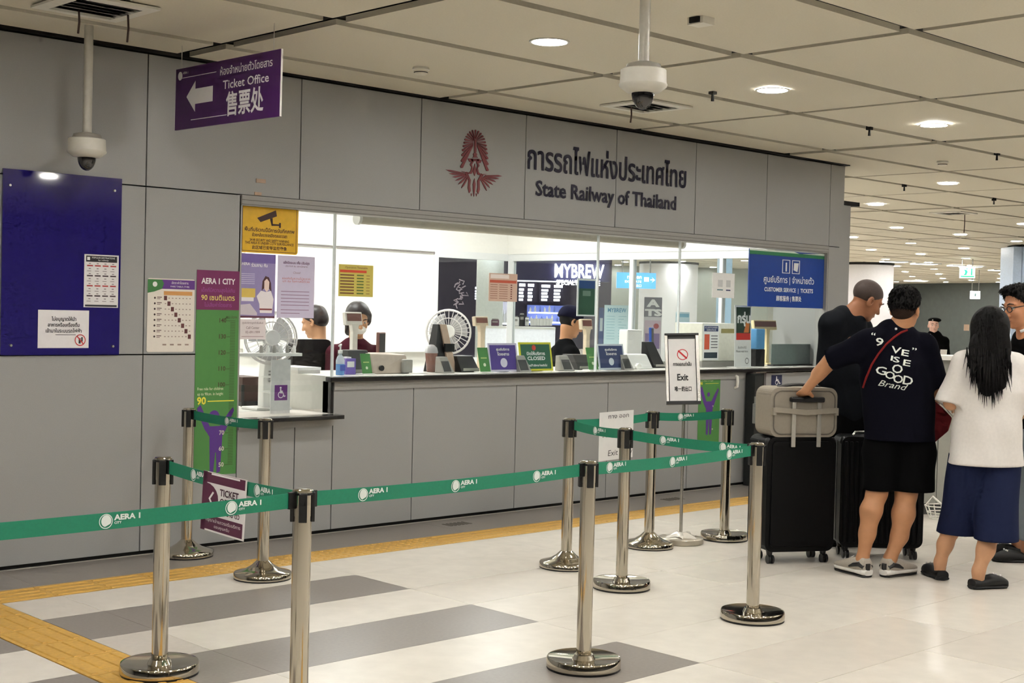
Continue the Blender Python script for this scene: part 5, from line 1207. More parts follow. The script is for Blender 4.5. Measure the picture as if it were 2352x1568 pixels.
def shoe(p, heel, toe, kind, ln=0.28, col=(60, 60, 64)):
    heel = np.array(heel, float); f_ = np.array(toe, float) - heel; f_[2] = 0; f_ /= np.linalg.norm(f_); sd = np.cross(UZ, f_)
    e = empty('shoe', heel * V3(1, 1, 0), parent=None); e.parent = p; e.location = tuple(heel * V3(1, 1, 0) - world_loc(p))
    def ring(t, w, z0, z1, n=16, sqz=2.6):
        out = []
        for k in range(n):
            a = 2 * math.pi * k / n; ca, sa = math.cos(a), math.sin(a)
            out.append(heel * V3(1, 1, 0) + f_ * (t * ln) + sd * (w * math.copysign(abs(ca) ** (2 / sqz), ca)) + UZ * ((z0 + z1) / 2 + (z1 - z0) / 2 * math.copysign(abs(sa) ** (2 / sqz), sa)))
        return out
    if kind == 'sneaker':
        MB().rings([ring(t, w, 0.024, z) for t, w, z in ((0.0, 0.022, 0.06), (0.015, 0.036, 0.105), (0.08, 0.042, 0.122), (0.2, 0.044, 0.112), (0.33, 0.045, 0.108), (0.48, 0.046, 0.100), (0.65, 0.049, 0.082), (0.82, 0.047, 0.068), (0.94, 0.036, 0.055), (1.0, 0.014, 0.04))]).build('upper', mat('sneaker_mesh', (168, 160, 148), 0.7, var=0.1, scale=200), e, True)
        MB().rings([ring(t, w, z0, z) for t, w, z0, z in ((-0.03, 0.03, 0.012, 0.042), (0.03, 0.046, 0.010, 0.052), (0.3, 0.044, 0.012, 0.042), (0.65, 0.054, 0.012, 0.040), (0.88, 0.049, 0.012, 0.040), (1.03, 0.018, 0.016, 0.034))]).build('midsole', mat('white_midsole', (226, 222, 214), 0.6), e, True)
        MB().rings([ring(t, w, 0.0, 0.014) for t, w in ((-0.02, 0.026), (0.03, 0.041), (0.3, 0.040), (0.65, 0.050), (0.88, 0.045), (1.01, 0.018))]).build('outsole', M_BPL, e, True)
        for sg in (-1, 1):
            q0 = heel * V3(1, 1, 0)
            MB().tube([q0 + f_ * 0.02 * ln + sd * sg * 0.028 + UZ * 0.06, q0 + f_ * 0.12 * ln + sd * sg * 0.038 + UZ * 0.075, q0 + f_ * 0.28 * ln + sd * sg * 0.042 + UZ * 0.066, q0 + f_ * 0.42 * ln + sd * sg * 0.044 + UZ * 0.05], [0.012, 0.016, 0.013, 0.006], 8).build('side_patch', M_BPL, e, True)
        MB().tube([heel * V3(1, 1, 0) + f_ * (0.04 * ln) + UZ * 0.05 , heel * V3(1, 1, 0) + f_ * (0.0 * ln) + UZ * 0.08], [0.022, 0.016], 8).build('heel_patch', M_BPL, e, True)
        for k in range(4):
            q = heel * V3(1, 1, 0) + f_ * ((0.46 + 0.07 * k) * ln); MB().tube([q - sd * 0.026 + UZ * (0.092 - 0.008 * k), q + UZ * (0.106 - 0.010 * k), q + sd * 0.026 + UZ * (0.092 - 0.008 * k)], 0.003, 6).build('lace', M_WPL, e, True)
    else:
        mc = mat('shoe_' + kind, col, 0.6)
        R = [ring(t, w, 0.0, z) for t, w, z in ((0.0, 0.02, 0.045), (0.02, 0.036, 0.055), (0.12, 0.040, 0.058), (0.30, 0.042, 0.058), (0.45, 0.046, 0.072), (0.62, 0.052, 0.078), (0.8, 0.052, 0.066), (0.93, 0.042, 0.05), (1.0, 0.018, 0.035))]
        MB().rings(R).build('upper', mc, e, True)
        MB().rings([ring(t, w, 0.0, 0.022) for t, w in ((-0.015, 0.022), (0.03, 0.041), (0.3, 0.045), (0.65, 0.056), (0.88, 0.05), (1.01, 0.02))]).build('sole', mat('dark_sole', (20, 20, 22), 0.7), e, True)
        q = heel * V3(1, 1, 0) + f_ * (0.36 * ln)
        if kind == 'clog':
            for sg in (-1, 0.2, 1): MB().blob(heel * V3(1, 1, 0) + f_ * (0.72 * ln) + sd * 0.03 * sg + UZ * 0.074, 0.006, n=8, m=5).build('charm', M_WPL, e, True)
    return e
_bv = {}
def stick_fast(v, f, pts, off):
    from mathutils.bvhtree import BVHTree
    if id(v) not in _bv: _bv[id(v)] = BVHTree.FromPolygons([Vector(q) for q in v], [tuple(map(int, q)) for q in f])
    out = []
    for q in pts:
        d = np.array(q) - CAM; d /= np.linalg.norm(d); hit = _bv[id(v)].ray_cast(Vector(CAM), Vector(d)); out.append(np.array(hit[0]) - d * off if hit[0] is not None else None)
    return out
def stick(v, f, pts, off):
    """moves points along the viewing direction onto a garment so that a print or strap lies on it"""
    from mathutils.bvhtree import BVHTree
    t = BVHTree.FromPolygons([Vector(q) for q in v], [tuple(map(int, q)) for q in f]); out = []
    for q in pts:
        d = np.array(q) - CAM; d /= np.linalg.norm(d); hit = t.ray_cast(Vector(CAM), Vector(d))
        out.append(np.array(hit[0]) - d * off if hit[0] is not None else None)
    return out

def fuzz(v, f, crown, parent, m_, n, ln, seed=1, lift=0.3, down=0.05, r=0.0024, nm='hair_strands'):
    rg = np.random.default_rng(seed); fi = rg.choice(len(f), n); st = MB()
    for q in fi:
        a, b, c, d = (v[i] for i in f[q]); p = (a + b + c + d) / 4; nn = np.cross(c - a, d - b); l = np.linalg.norm(nn)
        if l < 1e-12: continue
        nn = nn / l; fl = p - crown - UZ * down; t = fl - nn * (fl @ nn); t = t / (np.linalg.norm(t) + 1e-9) + rg.normal(0, 0.18, 3)
        dr = t * (1 - lift) + nn * lift; dr /= np.linalg.norm(dr); w = ln * rg.uniform(0.6, 1.2)
        st.tube([p - nn * 0.003, p + dr * w * 0.55, p + dr * w - nn * w * 0.12], [r, r * 0.9, r * 0.2], 3, cap=False)
    o = st.build(nm, m_, parent, True); o['kind'] = 'stuff'; return o
# ---- man in the navy tee, seen from behind, one hand on the suitcase handle
d0 = 8.2; J = lambda px, py, dd=0.0: at(px, py, d0 + dd)
hl, tl, hr, tr_ = on_z(1993, 1326), on_z(1939, 1311), on_z(2030, 1325), on_z(2099, 1315)
pe = empty('person', (hl + hr) / 2 * V3(1, 1, 0), 'man in a navy printed tee and black shorts, hand on the suitcase', 'person')
TAN = skin('tan', (178, 128, 92))
B = Blob()
M, Q = head(B, J(2079, 708), AW * 0.80 + RI * 0.58 - UZ * 0.10, UZ, 1.0, J(2062, 762), 0.06)
B.chain([J(2062, 762), J(2058, 850), J(2064, 985)], [0.07, 0.13, 0.13], 0.05, 1.4)
gl = J(1850, 897, 0.185)
B.chain([J(1990, 782), J(1908, 828, 0.11), gl], [0.046, 0.040, 0.027], 0.02); B.chain([J(1990, 784), J(2122, 794)], [0.044, 0.044], 0.03); B.cap(J(1908, 828, 0.11), J(1880, 858, 0.16), 0.044, 0.043, 0.02)
hand(B, gl, AW * 0.85 - RI * 0.12 - UZ * 0.42, UZ + AW * 0.4, RI, 1.0)
B.chain([J(2122, 792), J(2150, 898, 0.02), J(2148, 918, 0.26)], [0.046, 0.042, 0.028], 0.02); hand(B, J(2148, 918, 0.26), AW + RI * -0.2, UZ, RI * -1, 0.6)
ankL, ankR = hl + (tl - hl) / np.linalg.norm(tl - hl) * 0.05, hr + (tr_ - hr) / np.linalg.norm(tr_ - hr) * 0.05
dl, dr_ = depth(ankL) - d0, depth(ankR) - d0
B.chain([J(2034, 1000), J(2014, 1132, dl * 0.6), J(2001, 1172, dl * 0.7 - 0.012), J(1992, 1225, dl * 0.9), ankL + UZ * 0.10, ankL + UZ * 0.05], [0.095, 0.058, 0.061, 0.046, 0.033, 0.036], 0.03)
B.chain([J(2092, 1000), J(2082, 1130, dr_ * 0.6), J(2075, 1180, dr_ * 0.7 - 0.012), J(2066, 1230, dr_ * 0.9), ankR + UZ * 0.10, ankR + UZ * 0.05], [0.095, 0.061, 0.064, 0.048, 0.035, 0.038], 0.03)
B.build('body', TAN, pe, 0.0055)
shoe(pe, hl, tl, 'sneaker'); shoe(pe, hr, tr_, 'sneaker')
NV = cloth('navy', (12, 12, 22))
B = Blob(); B.cap(J(1994, 786), J(2118, 796), 0.078, 0.078, 0.05, 1.1); B.chain([J(2052, 805), J(2056, 862), J(2064, 935), J(2066, 1040)], [0.14, 0.194, 0.198, 0.212], 0.06, 1.28)
B.cap(J(2042, 755), J(2082, 766), 0.062, 0.058, 0.05, 1.0)
B.cap(J(1996, 788), J(1880, 838, 0.13), 0.082, 0.060, 0.04, lc=(J(1904, 824, 0.10), J(1996, 788) - J(1890, 834, 0.12))); B.cap(J(2120, 798), J(2156, 915, 0.02), 0.082, 0.072, 0.04, lc=(J(2152, 888, 0.02), J(2112, 740) - J(2154, 905)))
zh = J(2066, 1010)[2]
B.cut((0, 0, zh), UZ)
sho, sv, sf = B.build('t_shirt', NV, pe, 0.0075, folds(0.006, 20, 6, 1.0))
B = Blob(); B.chain([J(2036, 985), J(2030, 1040), J(2017, 1145, dl * 0.6)], [0.11, 0.122, 0.088], 0.03, 1.0); B.chain([J(2094, 985), J(2097, 1040), J(2099, 1145, dr_ * 0.6)], [0.115, 0.13, 0.118], 0.03, 1.0)
B.cut((0, 0, J(2060, 1124)[2]), UZ); B.cut((0, 0, zh + 0.05), -UZ); B.build('shorts', cloth('black', (6, 6, 7)), pe, 0.0085, folds(0.004, 22, 6, 2.0))
B = Blob(); B.ell(Q(0, -0.018, 0.058), (0.088, 0.106, 0.078), M, 0.02); B.ell(Q(0, -0.03, 0.02), (0.084, 0.094, 0.07), M, 0.02)
B.cut(Q(0, 0.06, 0.055), M @ V3(0, -0.55, 0.83)); B.cut(Q(0, -0.08, -0.035), M @ V3(0, 0.25, 0.97)); _, hv, hf = B.build('hair', mat('black_hair', (14, 12, 12), 0.75, var=0.3, scale=90, spec=0.25, bump=0.8), pe, 0.006)
fuzz(hv, hf, Q(0, -0.03, 0.15), pe, MATS['black_hair'], 2200, 0.018, 1, 0.14)
B = Blob(); B.ell(Q(0, -0.018, 0.03), (0.082, 0.103, 0.092), M, 0.01); B.ell(Q(0, -0.05, -0.03), (0.058, 0.05, 0.05), M, 0.03); B.cut(Q(0, 0.035, 0.02), M @ V3(0, -0.9, 0.35)); B.cut(Q(0, -0.09, -0.072), M @ V3(0, 0.3, 0.95)); B.build('hair_fade', mat('hair_fade_brown', (48, 35, 29), 0.8, var=0.3, scale=260, spec=0.1), pe, 0.006)
def on_shirt(name, mb, m_, v, f, parent, off=0.003):
    P = stick(v, f, mb.v, off); ok = [q is not None for q in P]
    b = MB(); b.v = [tuple(q) if q is not None else (0, 0, 0) for q in P]; b.f = [q for q in mb.f if all(ok[i] for i in q)]
    if b.f: b.build(name, m_, parent)
pr = frame(J(1999, 778, -0.4), J(2119, 800, -0.4) - J(1999, 778, -0.4), UZ); u_ = float(np.linalg.norm(J(2119, 800, -0.4) - J(1999, 778, -0.4))) / 122
for body, cx, cy, hh, ww in (('“', 5, 0, 22, 9), ('9', 22, -12, 26, 17), ('V', 63, -22, 22, 22), ('E', 85, -24, 20, 16), ('”', 104, -16, 20, 10), ('I', 57, -40, 16, 4), ('S', 68, -42, 18, 14), ('E', 93, -46, 20, 16), ('O', 74, -66, 28, 24), ('G', 38, -76, 26, 24), ('O', 60, -82, 24, 22), ('O', 80, -88, 26, 22), ('D', 103, -88, 28, 22)):
    mb = MB(); text(mb, pr, body, cx * u_, cy * u_, hh * u_, 'C', 0.012, width=ww * u_, z=0); on_shirt('back_print', mb, flat((226, 230, 220)), sv, sf, pe)
mb = MB(); text(mb, pr, 'Brand', 68 * u_, -102 * u_, 20 * u_, 'C', 0.0, width=62 * u_, slant=0.35, z=0)
on_shirt('back_print', mb, flat((226, 230, 220)), sv, sf, pe)
q = [J(px, py) for px, py in ((2084, 758), (2070, 763), (2054, 774), (2036, 790), (2018, 812), (2002, 838), (1990, 866), (1982, 890), (1977, 912))]
P = [z for z in stick(sv, sf, q, 0.006) if z is not None]
if len(P) > 3: MB().tube(P, 0.0065, 8).build('bag_strap', cloth('red_strap', (122, 36, 36)), pe, True)
P = stick(sv, sf, [J(2058, 755)], 0.004)[0]
if P is not None: MB().blob(P, 0.008, n=10, m=6).build('neck_tag', M_WPL, pe, True)
# his maroon bag at the hip
bg = empty('shoulder_bag', J(2160, 1015, 0.2), 'maroon shoulder bag at the right hip of the man in the navy tee', 'bag')
cg = J(2150, 965, 0.2); M_MAR = cloth('maroon', (84, 20, 24), 0.6)
fb = frame(J(2118, 1012, 0.16), RI * 0.93 + AW * 0.25, UZ); k_ = d0 / FPX
MB().prism(fb, [(0, 0.03), (20 * k_, -6 * k_), (30 * k_, -4 * k_), (66 * k_, 24 * k_), (75 * k_, 55 * k_), (50 * k_, 78 * k_), (22 * k_, 98 * k_), (0, 100 * k_)], -0.06, 0.02).build('body', M_MAR, bg, False, 0.012)
MB().tube([fb[0] + fb[1] * x_ * k_ + fb[2] * y_ * k_ + fb[3] * 0.025 for x_, y_ in ((8, 124), (22, 103), (50, 82), (76, 56))], 0.005, 6).build('zip_edge', mat('grey_zip', (190, 186, 178), 0.4), bg, True)
# ---- man with buzz cut, profile, dark tee
d0 = 9.12
pe = empty('person', J(1965, 1290) * V3(1, 1, 0), 'man with a buzz cut in a charcoal tee looking down, behind suitcases', 'person')
TAN2 = skin('brown', (150, 100, 70)); B = Blob()
f1 = RI * 0.84 + AW * 0.20 - UZ * 0.50; u1 = UZ * 0.86 + RI * 0.5
M, Q = head(B, J(1991, 688), f1, u1, 1.05, J(1945, 735), 0.072)
B.chain([J(1946, 740), J(1946, 830), J(1950, 1000)], [0.08, 0.14, 0.14], 0.05, 1.3)
B.chain([J(1908, 752, -0.05), J(1898, 868, -0.02), J(1950, 905, 0.16)], [0.06, 0.042, 0.028], 0.03); hand(B, J(1950, 905, 0.16), RI + AW * 0.5, UZ, -RI, 0.7)
B.chain([J(1975, 760, 0.16), J(1990, 872, 0.2), J(2010, 900, 0.42)], [0.06, 0.042, 0.028], 0.03); hand(B, J(2010, 900, 0.42), RI + AW * 0.5, UZ, -RI, 0.7)
g0 = at(1940, 1290, d0); zf = lambda px: on_z(px, 1275 if px < 1960 else 1270)
for s0 in (-0.11, 0.11):
    ft_ = J(1955, 1000) * V3(1, 1, 0) + RI * s0 + AW * 0.05; B.chain([J(1955, 1000) + RI * s0, ft_ + UZ * 0.48, ft_ + UZ * 0.1, ft_ + UZ * 0.06], [0.09, 0.06, 0.04, 0.04], 0.03)
    shoe(pe, ft_ - RI * 0.06, ft_ + RI * 0.25, 'plain', 0.28, (26, 26, 28))
B.build('body', TAN2, pe, 0.0065); face_bits(pe, M, Q, 1.05, (118, 70, 60), closed=TAN2)
B = Blob(); B.cap(J(1914, 742, -0.04), J(1974, 752, 0.14), 0.082, 0.08, 0.06); B.chain([J(1944, 775, 0.04), J(1944, 850, 0.04), J(1948, 930, 0.04), J(1950, 1010, 0.04)], [0.13, 0.17, 0.168, 0.17], 0.05, 1.1); B.cap(J(1937, 727), J(1962, 740), 0.078, 0.074, 0.06)
B.cap(J(1908, 750, -0.05), J(1898, 870, -0.02), 0.08, 0.066, 0.05); B.cap(J(1975, 766, 0.16), J(1990, 880, 0.2), 0.08, 0.066, 0.05)
B.cut((0, 0, J(1950, 998)[2]), UZ); B.build('t_shirt', cloth('charcoal', (24, 26, 30)), pe, 0.0085, folds(0.004, 24, 7, 0.3))
B = Blob()
for s0 in (-0.11, 0.11): B.chain([J(1955, 972, 0.03) + RI * s0 * 0.6, J(1955, 1000, 0.02) + RI * s0 * 0.8, J(1955, 1000) * V3(1, 1, 0) + RI * s0 + AW * 0.05 + UZ * 0.5, J(1955, 1000) * V3(1, 1, 0) + RI * s0 + AW * 0.05 + UZ * 0.06], [0.15, 0.15, 0.085, 0.07], 0.04)
B.cut((0, 0, 0.09), UZ); B.build('trousers', cloth('black', (6, 6, 7)), pe, 0.011)
B = Blob(); B.ell(Q(0, -0.014, 0.037), 1.05 * V3(0.0795, 0.0995, 0.0865), M, 0.01); B.cut(Q(0, 0.062, 0.05), M @ V3(0, -0.62, 0.78)); B.cut(Q(0, -0.09, -0.06), M @ V3(0, 0.1, 0.99)); B.build('buzzed_hair', mat('buzz_hair', (58, 44, 38), 0.65, var=0.25, scale=220), pe, 0.006)

# ---- woman with long black hair, white tee
d0 = 8.0
hl, tl, hr, tr_ = on_z(2166, 1333), on_z(2128, 1314), on_z(2230, 1352), on_z(2306, 1347)
pe = empty('person', (hl + hr) / 2 * V3(1, 1, 0), 'woman with long black hair in a white tee and denim shorts', 'person')
B = Blob(); M, Q = head(B, J(2274, 755), AW * 0.9 + RI * 0.3, UZ, 0.98, J(2274, 812), 0.05)
B.chain([J(2274, 812), J(2274, 890), J(2265, 1050)], [0.06, 0.11, 0.13], 0.05, 1.4)
B.chain([J(2222, 830), J(2184, 925, 0.02), J(2204, 940, 0.24)], [0.048, 0.037, 0.025], 0.03); hand(B, J(2204, 940, 0.24), AW + RI * 0.2, UZ, RI, 0.6, 0.92)
B.chain([J(2330, 838), J(2351, 938, 0.02), J(2340, 958, 0.24)], [0.048, 0.037, 0.025], 0.03); hand(B, J(2340, 958, 0.24), AW - RI * 0.2, UZ, -RI, 0.6, 0.92)
ankL, ankR = hl + (tl - hl) / np.linalg.norm(tl - hl) * 0.05, hr + (tr_ - hr) / np.linalg.norm(tr_ - hr) * 0.05; dl, dr_ = depth(ankL) - d0, depth(ankR) - d0
B.chain([J(2228, 1060), J(2196, 1175, dl * 0.6), J(2184, 1215, dl * 0.75), J(2171, 1250, dl * 0.9), ankL + UZ * 0.1, ankL + UZ * 0.05], [0.09, 0.055, 0.05, 0.043, 0.031, 0.033], 0.03)
B.chain([J(2300, 1060), J(2282, 1170, dr_ * 0.6), J(2272, 1225, dr_ * 0.75), J(2264, 1262, dr_ * 0.9), ankR + UZ * 0.1, ankR + UZ * 0.05], [0.09, 0.058, 0.056, 0.048, 0.032, 0.034], 0.03)
B.build('body', skin('light', (196, 148, 112)), pe, 0.006)
shoe(pe, hl, tl, 'clog', 0.25, (8, 8, 9)); shoe(pe, hr, tr_, 'clog', 0.25, (8, 8, 9))
B = Blob(); B.cap(J(2222, 832), J(2330, 840), 0.062, 0.062, 0.05, 1.2); B.chain([J(2274, 850), J(2274, 900), J(2268, 980), J(2260, 1090)], [0.12, 0.182, 0.188, 0.218], 0.05, 1.2); B.cap(J(2256, 812), J(2292, 814), 0.05, 0.05, 0.04, 1.1)
B.cap(J(2220, 838), J(2174, 950, 0.02), 0.080, 0.090, 0.04, lc=(J(2180, 927, 0.02), UZ * 0.95 + RI * 0.3)); B.cap(J(2332, 846), J(2362, 970, 0.02), 0.080, 0.088, 0.04, lc=(J(2352, 945, 0.02), UZ * 0.95 - RI * 0.3))
zh = J(2260, 1066)[2]; B.cut((0, 0, zh), UZ); B.build('t_shirt', cloth('white_cotton', (228, 222, 216)), pe, 0.0075, folds(0.010, 17, 4, 2.2))
B = Blob(); B.chain([J(2230, 1050), J(2203, 1250, dl * 0.85)], [0.125, 0.132], 0.01); B.chain([J(2290, 1050), J(2286, 1250, dr_ * 0.85)], [0.13, 0.122], 0.01); B.cut((0, 0, J(2245, 1230)[2]), UZ); B.cut((0, 0, zh + 0.06), -UZ); B.build('denim_shorts', cloth('denim', (30, 36, 62)), pe, 0.0085, folds(0.007, 20, 4, 0.5))
MH = mat('black_hair', (14, 12, 12), 0.75)
B = Blob(); B.ell(Q(0, -0.016, 0.03), (0.094, 0.114, 0.102), M, 0.03); B.cap(J(2274, 752, -0.03), J(2273, 800, -0.07), 0.105, 0.115, 0.05, 1.2); B.cap(J(2273, 800, -0.09), J(2278, 880, -0.135), 0.112, 0.085, 0.04, 2.6); B.cap(J(2278, 870, -0.135), J(2284, 915, -0.14), 0.07, 0.03, 0.03, 2.6)
B.cut(Q(0, 0.055, 0.0), M @ V3(0, -1, 0.25)); _, hv, hf = B.build('long_hair', MH, pe, 0.0065)
rs = np.random.default_rng(4); st = MB()
for k in range(260):
    t = rs.uniform(-1, 1); ye = 880 - 30 * abs(t) + rs.uniform(-30, 25); jx = rs.normal(0, 1.5)
    path = [(2273 + 10 * t, 706), (2273 + 30 * t, 722), (2273 + 43 * t, 755), (2273 + 47 * t + jx, 800), (2274 + 42 * t + 2 * jx, 845), (2276 + 36 * t + 3 * jx, ye)]
    P = [q for q in stick_fast(hv, hf, [J(*q) for q in path], 0.002) if q is not None]
    if len(P) > 2: st.tube(P, [0.0035] * (len(P) - 1) + [0.0008], 4, cap=False)
o = st.build('hair_locks', MH, pe, True); o['kind'] = 'stuff'
rs = np.random.default_rng(3); st = MB()
for k in range(120):
    t = rs.uniform(-1, 1); x0 = 2274 + 46 * t; xe = x0 + rs.normal(0, 7) + 8 * t; ye = 945 - 70 * abs(t) ** 1.5 - rs.uniform(0, 55); dz = rs.uniform(-0.01, 0.012)
    st.tube([J(x0, 800, -0.15 + dz), J(x0 + (xe - x0) * 0.3, 840, -0.17 + dz), J(x0 + (xe - x0) * 0.7, ye - 35, -0.175 + dz), J(xe, ye, -0.172 + dz)], [0.006, 0.007, 0.0045, 0.0006], 5)
o = st.build('hair_strands', MH, pe, True); o['kind'] = 'stuff'

# ---- man with glasses at the right edge, facing left
d0 = 8.4
pe = empty('person', J(2385, 1290, 0.4) * V3(1, 1, 0), 'man with black glasses in a dark jacket and grey jeans at right edge', 'person')
B = Blob(); f1 = -RI * 0.93 - AW * 0.28 - UZ * 0.22; M, Q = head(B, J(2346, 703), f1, UZ - RI * 0.15, 1.08, J(2366, 775), 0.062)
B.chain([J(2366, 775), J(2385, 860, 0.1), J(2388, 1000, 0.25)], [0.075, 0.14, 0.14], 0.05, 1.2)
for s0, px in ((-1, 2368), (1, 2402)):
    ft_ = on_z(2362, 1288) + AW * (0.10 + 0.14 * s0) + RI * 0.02 * s0; ft_ = ft_ * V3(1, 1, 0); B.chain([J(2384, 1000, 0.3 + 0.1 * s0), ft_ + UZ * 0.47 - RI * 0.02, ft_ + UZ * 0.1, ft_ + UZ * 0.05], [0.09, 0.06, 0.04, 0.04], 0.03)
    shoe(pe, ft_ + RI * 0.06, ft_ - RI * 0.25, 'clog', 0.28, (8, 8, 9))
    B.chain([J(2372, 800, 0.1 + 0.16 * s0), J(2380, 900, 0.15 + 0.2 * s0), J(2366, 930, 0.1 + 0.1 * s0)], [0.055, 0.042, 0.028], 0.03); hand(B, J(2366, 930, 0.1 + 0.1 * s0), -RI, UZ, AW * -s0, 0.6)
B.build('body', skin('warm', (186, 130, 96)), pe, 0.007); face_bits(pe, M, Q, 1.06)
B = Blob(); B.ell(Q(0, -0.016, 0.052), 1.06 * V3(0.088, 0.107, 0.078), M, 0.02); B.ell(Q(0, 0.055, 0.10), 1.06 * V3(0.06, 0.05, 0.026), M, 0.03); B.ell(Q(0, -0.03, 0.02), 1.06 * V3(0.085, 0.092, 0.07), M, 0.02); B.cut(Q(0, 0.055, 0.055), M @ V3(0, -0.75, 0.66)); B.cut(Q(0, 0, -0.03), M @ V3(0, 0.1, 1)); _, hv, hf = B.build('hair', MATS['black_hair'], pe, 0.0065)
fuzz(hv, hf, Q(0, -0.04, 0.15), pe, MATS['black_hair'], 1800, 0.022, 2, 0.18)
gs = 1.06
for sg in (-1, 1):
    ring_ = [Q(sg * 0.034 + 0.023 * math.cos(a), 0.108 - abs(0.023 * math.cos(a)) * 0.15, 0.002 + 0.017 * math.sin(a)) for a in [2 * math.pi * i / 16 for i in range(16)]]
    MB().tube(ring_, 0.003, 6, closed=True).build('glasses_rim', M_BPL, pe, True); MB().tube([Q(sg * 0.058, 0.103, 0.008), Q(sg * 0.080, 0.06, 0.008), Q(sg * 0.082, 0.0, 0.006)], 0.0028, 6).build('glasses_temple', M_BPL, pe, True)
MB().tube([Q(-0.012, 0.112, 0.006), Q(0.012, 0.112, 0.006)], 0.0025, 6).build('glasses_bridge', M_BPL, pe, True)
B = Blob(); B.chain([J(2368, 790, 0.05), J(2385, 860, 0.12), J(2390, 930, 0.2), J(2388, 1020, 0.25)], [0.12, 0.165, 0.16, 0.165], 0.05)
for s0 in (-1, 1): B.chain([J(2372, 805, 0.1 + 0.16 * s0), J(2382, 905, 0.15 + 0.2 * s0)], [0.078, 0.066], 0.05)
B.cut((0, 0, J(2380, 990)[2]), UZ); B.build('jacket', cloth('black_jacket', (9, 9, 11)), pe, 0.009, folds(0.004))
MB().tube([Q(-0.02, -0.005, -0.118), Q(-0.055, 0.02, -0.125), Q(-0.03, 0.06, -0.135)], 0.009, 8).build('white_collar', cloth('white_cotton', (228, 222, 216)), pe, True)
B = Blob()
for s0 in (-1, 1):
    ft_ = on_z(2362, 1288) + AW * (0.10 + 0.14 * s0); ft_ = ft_ * V3(1, 1, 0); B.chain([J(2386, 995, 0.3 + 0.1 * s0), ft_ + UZ * 0.48 - RI * 0.01, ft_ + UZ * 0.12], [0.13, 0.095, 0.085], 0.04)
B.cut((0, 0, 0.14), UZ); B.cut((0, 0, J(2380, 975)[2]), -UZ); B.build('jeans', cloth('grey_jeans', (132, 142, 150)), pe, 0.010, folds(0.005, 26, 8))
# ---- guard in a black uniform further off
d0 = 21.0
pe = empty('person', J(2145, 1000) * V3(1, 1, 0), 'guard in black uniform and beret standing far off behind the desk', 'person')
B = Blob(); M, Q = head(B, J(2144, 747), -AW - RI * 0.1, UZ, 0.95, J(2145, 770), 0.05); gx = J(2145, 790) * V3(1, 1, 0)
B.chain([gx + UZ * 1.27, gx + UZ * 1.05, gx + UZ * 0.8], [0.07, 0.12, 0.12], 0.05, 1.3)
for s0 in (-1, 1):
    B.chain([gx + RI * 0.16 * s0 + UZ * 1.2, gx + RI * 0.2 * s0 + UZ * 0.95, gx + RI * 0.08 * s0 - AW * 0.2 + UZ * 0.98], [0.05, 0.04, 0.028], 0.03); hand(B, gx + RI * 0.08 * s0 - AW * 0.2 + UZ * 0.98, -AW - RI * s0 * 0.4, UZ, -AW, 0.7, 0.95)
    fx = gx + RI * 0.09 * s0; B.chain([fx + UZ * 0.8, fx + UZ * 0.42, fx + UZ * 0.06], [0.08, 0.055, 0.04], 0.03); shoe(pe, fx + AW * 0.06, fx - AW * 0.2, 'plain', 0.27, (18, 18, 20))
B.build('body', skin('pale', (216, 172, 152)), pe, 0.009); face_bits(pe, M, Q, 0.95)
B = Blob(); B.chain([gx + UZ * 1.24, gx + UZ * 1.05, gx + UZ * 0.76], [0.13, 0.165, 0.16], 0.05, 1.3); B.cap(gx + RI * 0.15 + UZ * 1.2, gx - RI * 0.15 + UZ * 1.2, 0.07, 0.07, 0.04)
for s0 in (-1, 1): B.chain([gx + RI * 0.16 * s0 + UZ * 1.19, gx + RI * 0.2 * s0 + UZ * 0.95, gx + RI * 0.1 * s0 - AW * 0.17 + UZ * 0.98], [0.068, 0.056, 0.042], 0.04)
B.build('uniform_shirt', cloth('black', (6, 6, 7)), pe, 0.011)
B = Blob()
for s0 in (-1, 1): fx = gx + RI * 0.09 * s0; B.chain([fx + UZ * 0.8, fx + UZ * 0.45, fx + UZ * 0.1], [0.12, 0.08, 0.065], 0.04)
B.build('trousers', cloth('black', (6, 6, 7)), pe, 0.013)
B = Blob(); B.ell(Q(-0.02, -0.02, 0.085), (0.098, 0.105, 0.038), M, 0.02); B.build('beret', cloth('black', (6, 6, 7)), pe, 0.009)
MB().blob(Q(0.03, 0.075, 0.085), 0.012, n=8, m=6).build('cap_badge', M_SILV, pe, True)
o = MB().fbox(frame(gx - AW * 0.24 + RI * 0.02 + UZ * 0.95, RI, UZ * 0.9 - AW * 0.2), 0, 0, 0.1, 0.13, 0, 0.003).build('paper_sheet', M_WHITE); tag(o, 'small white paper held by the guard far off', 'paper')

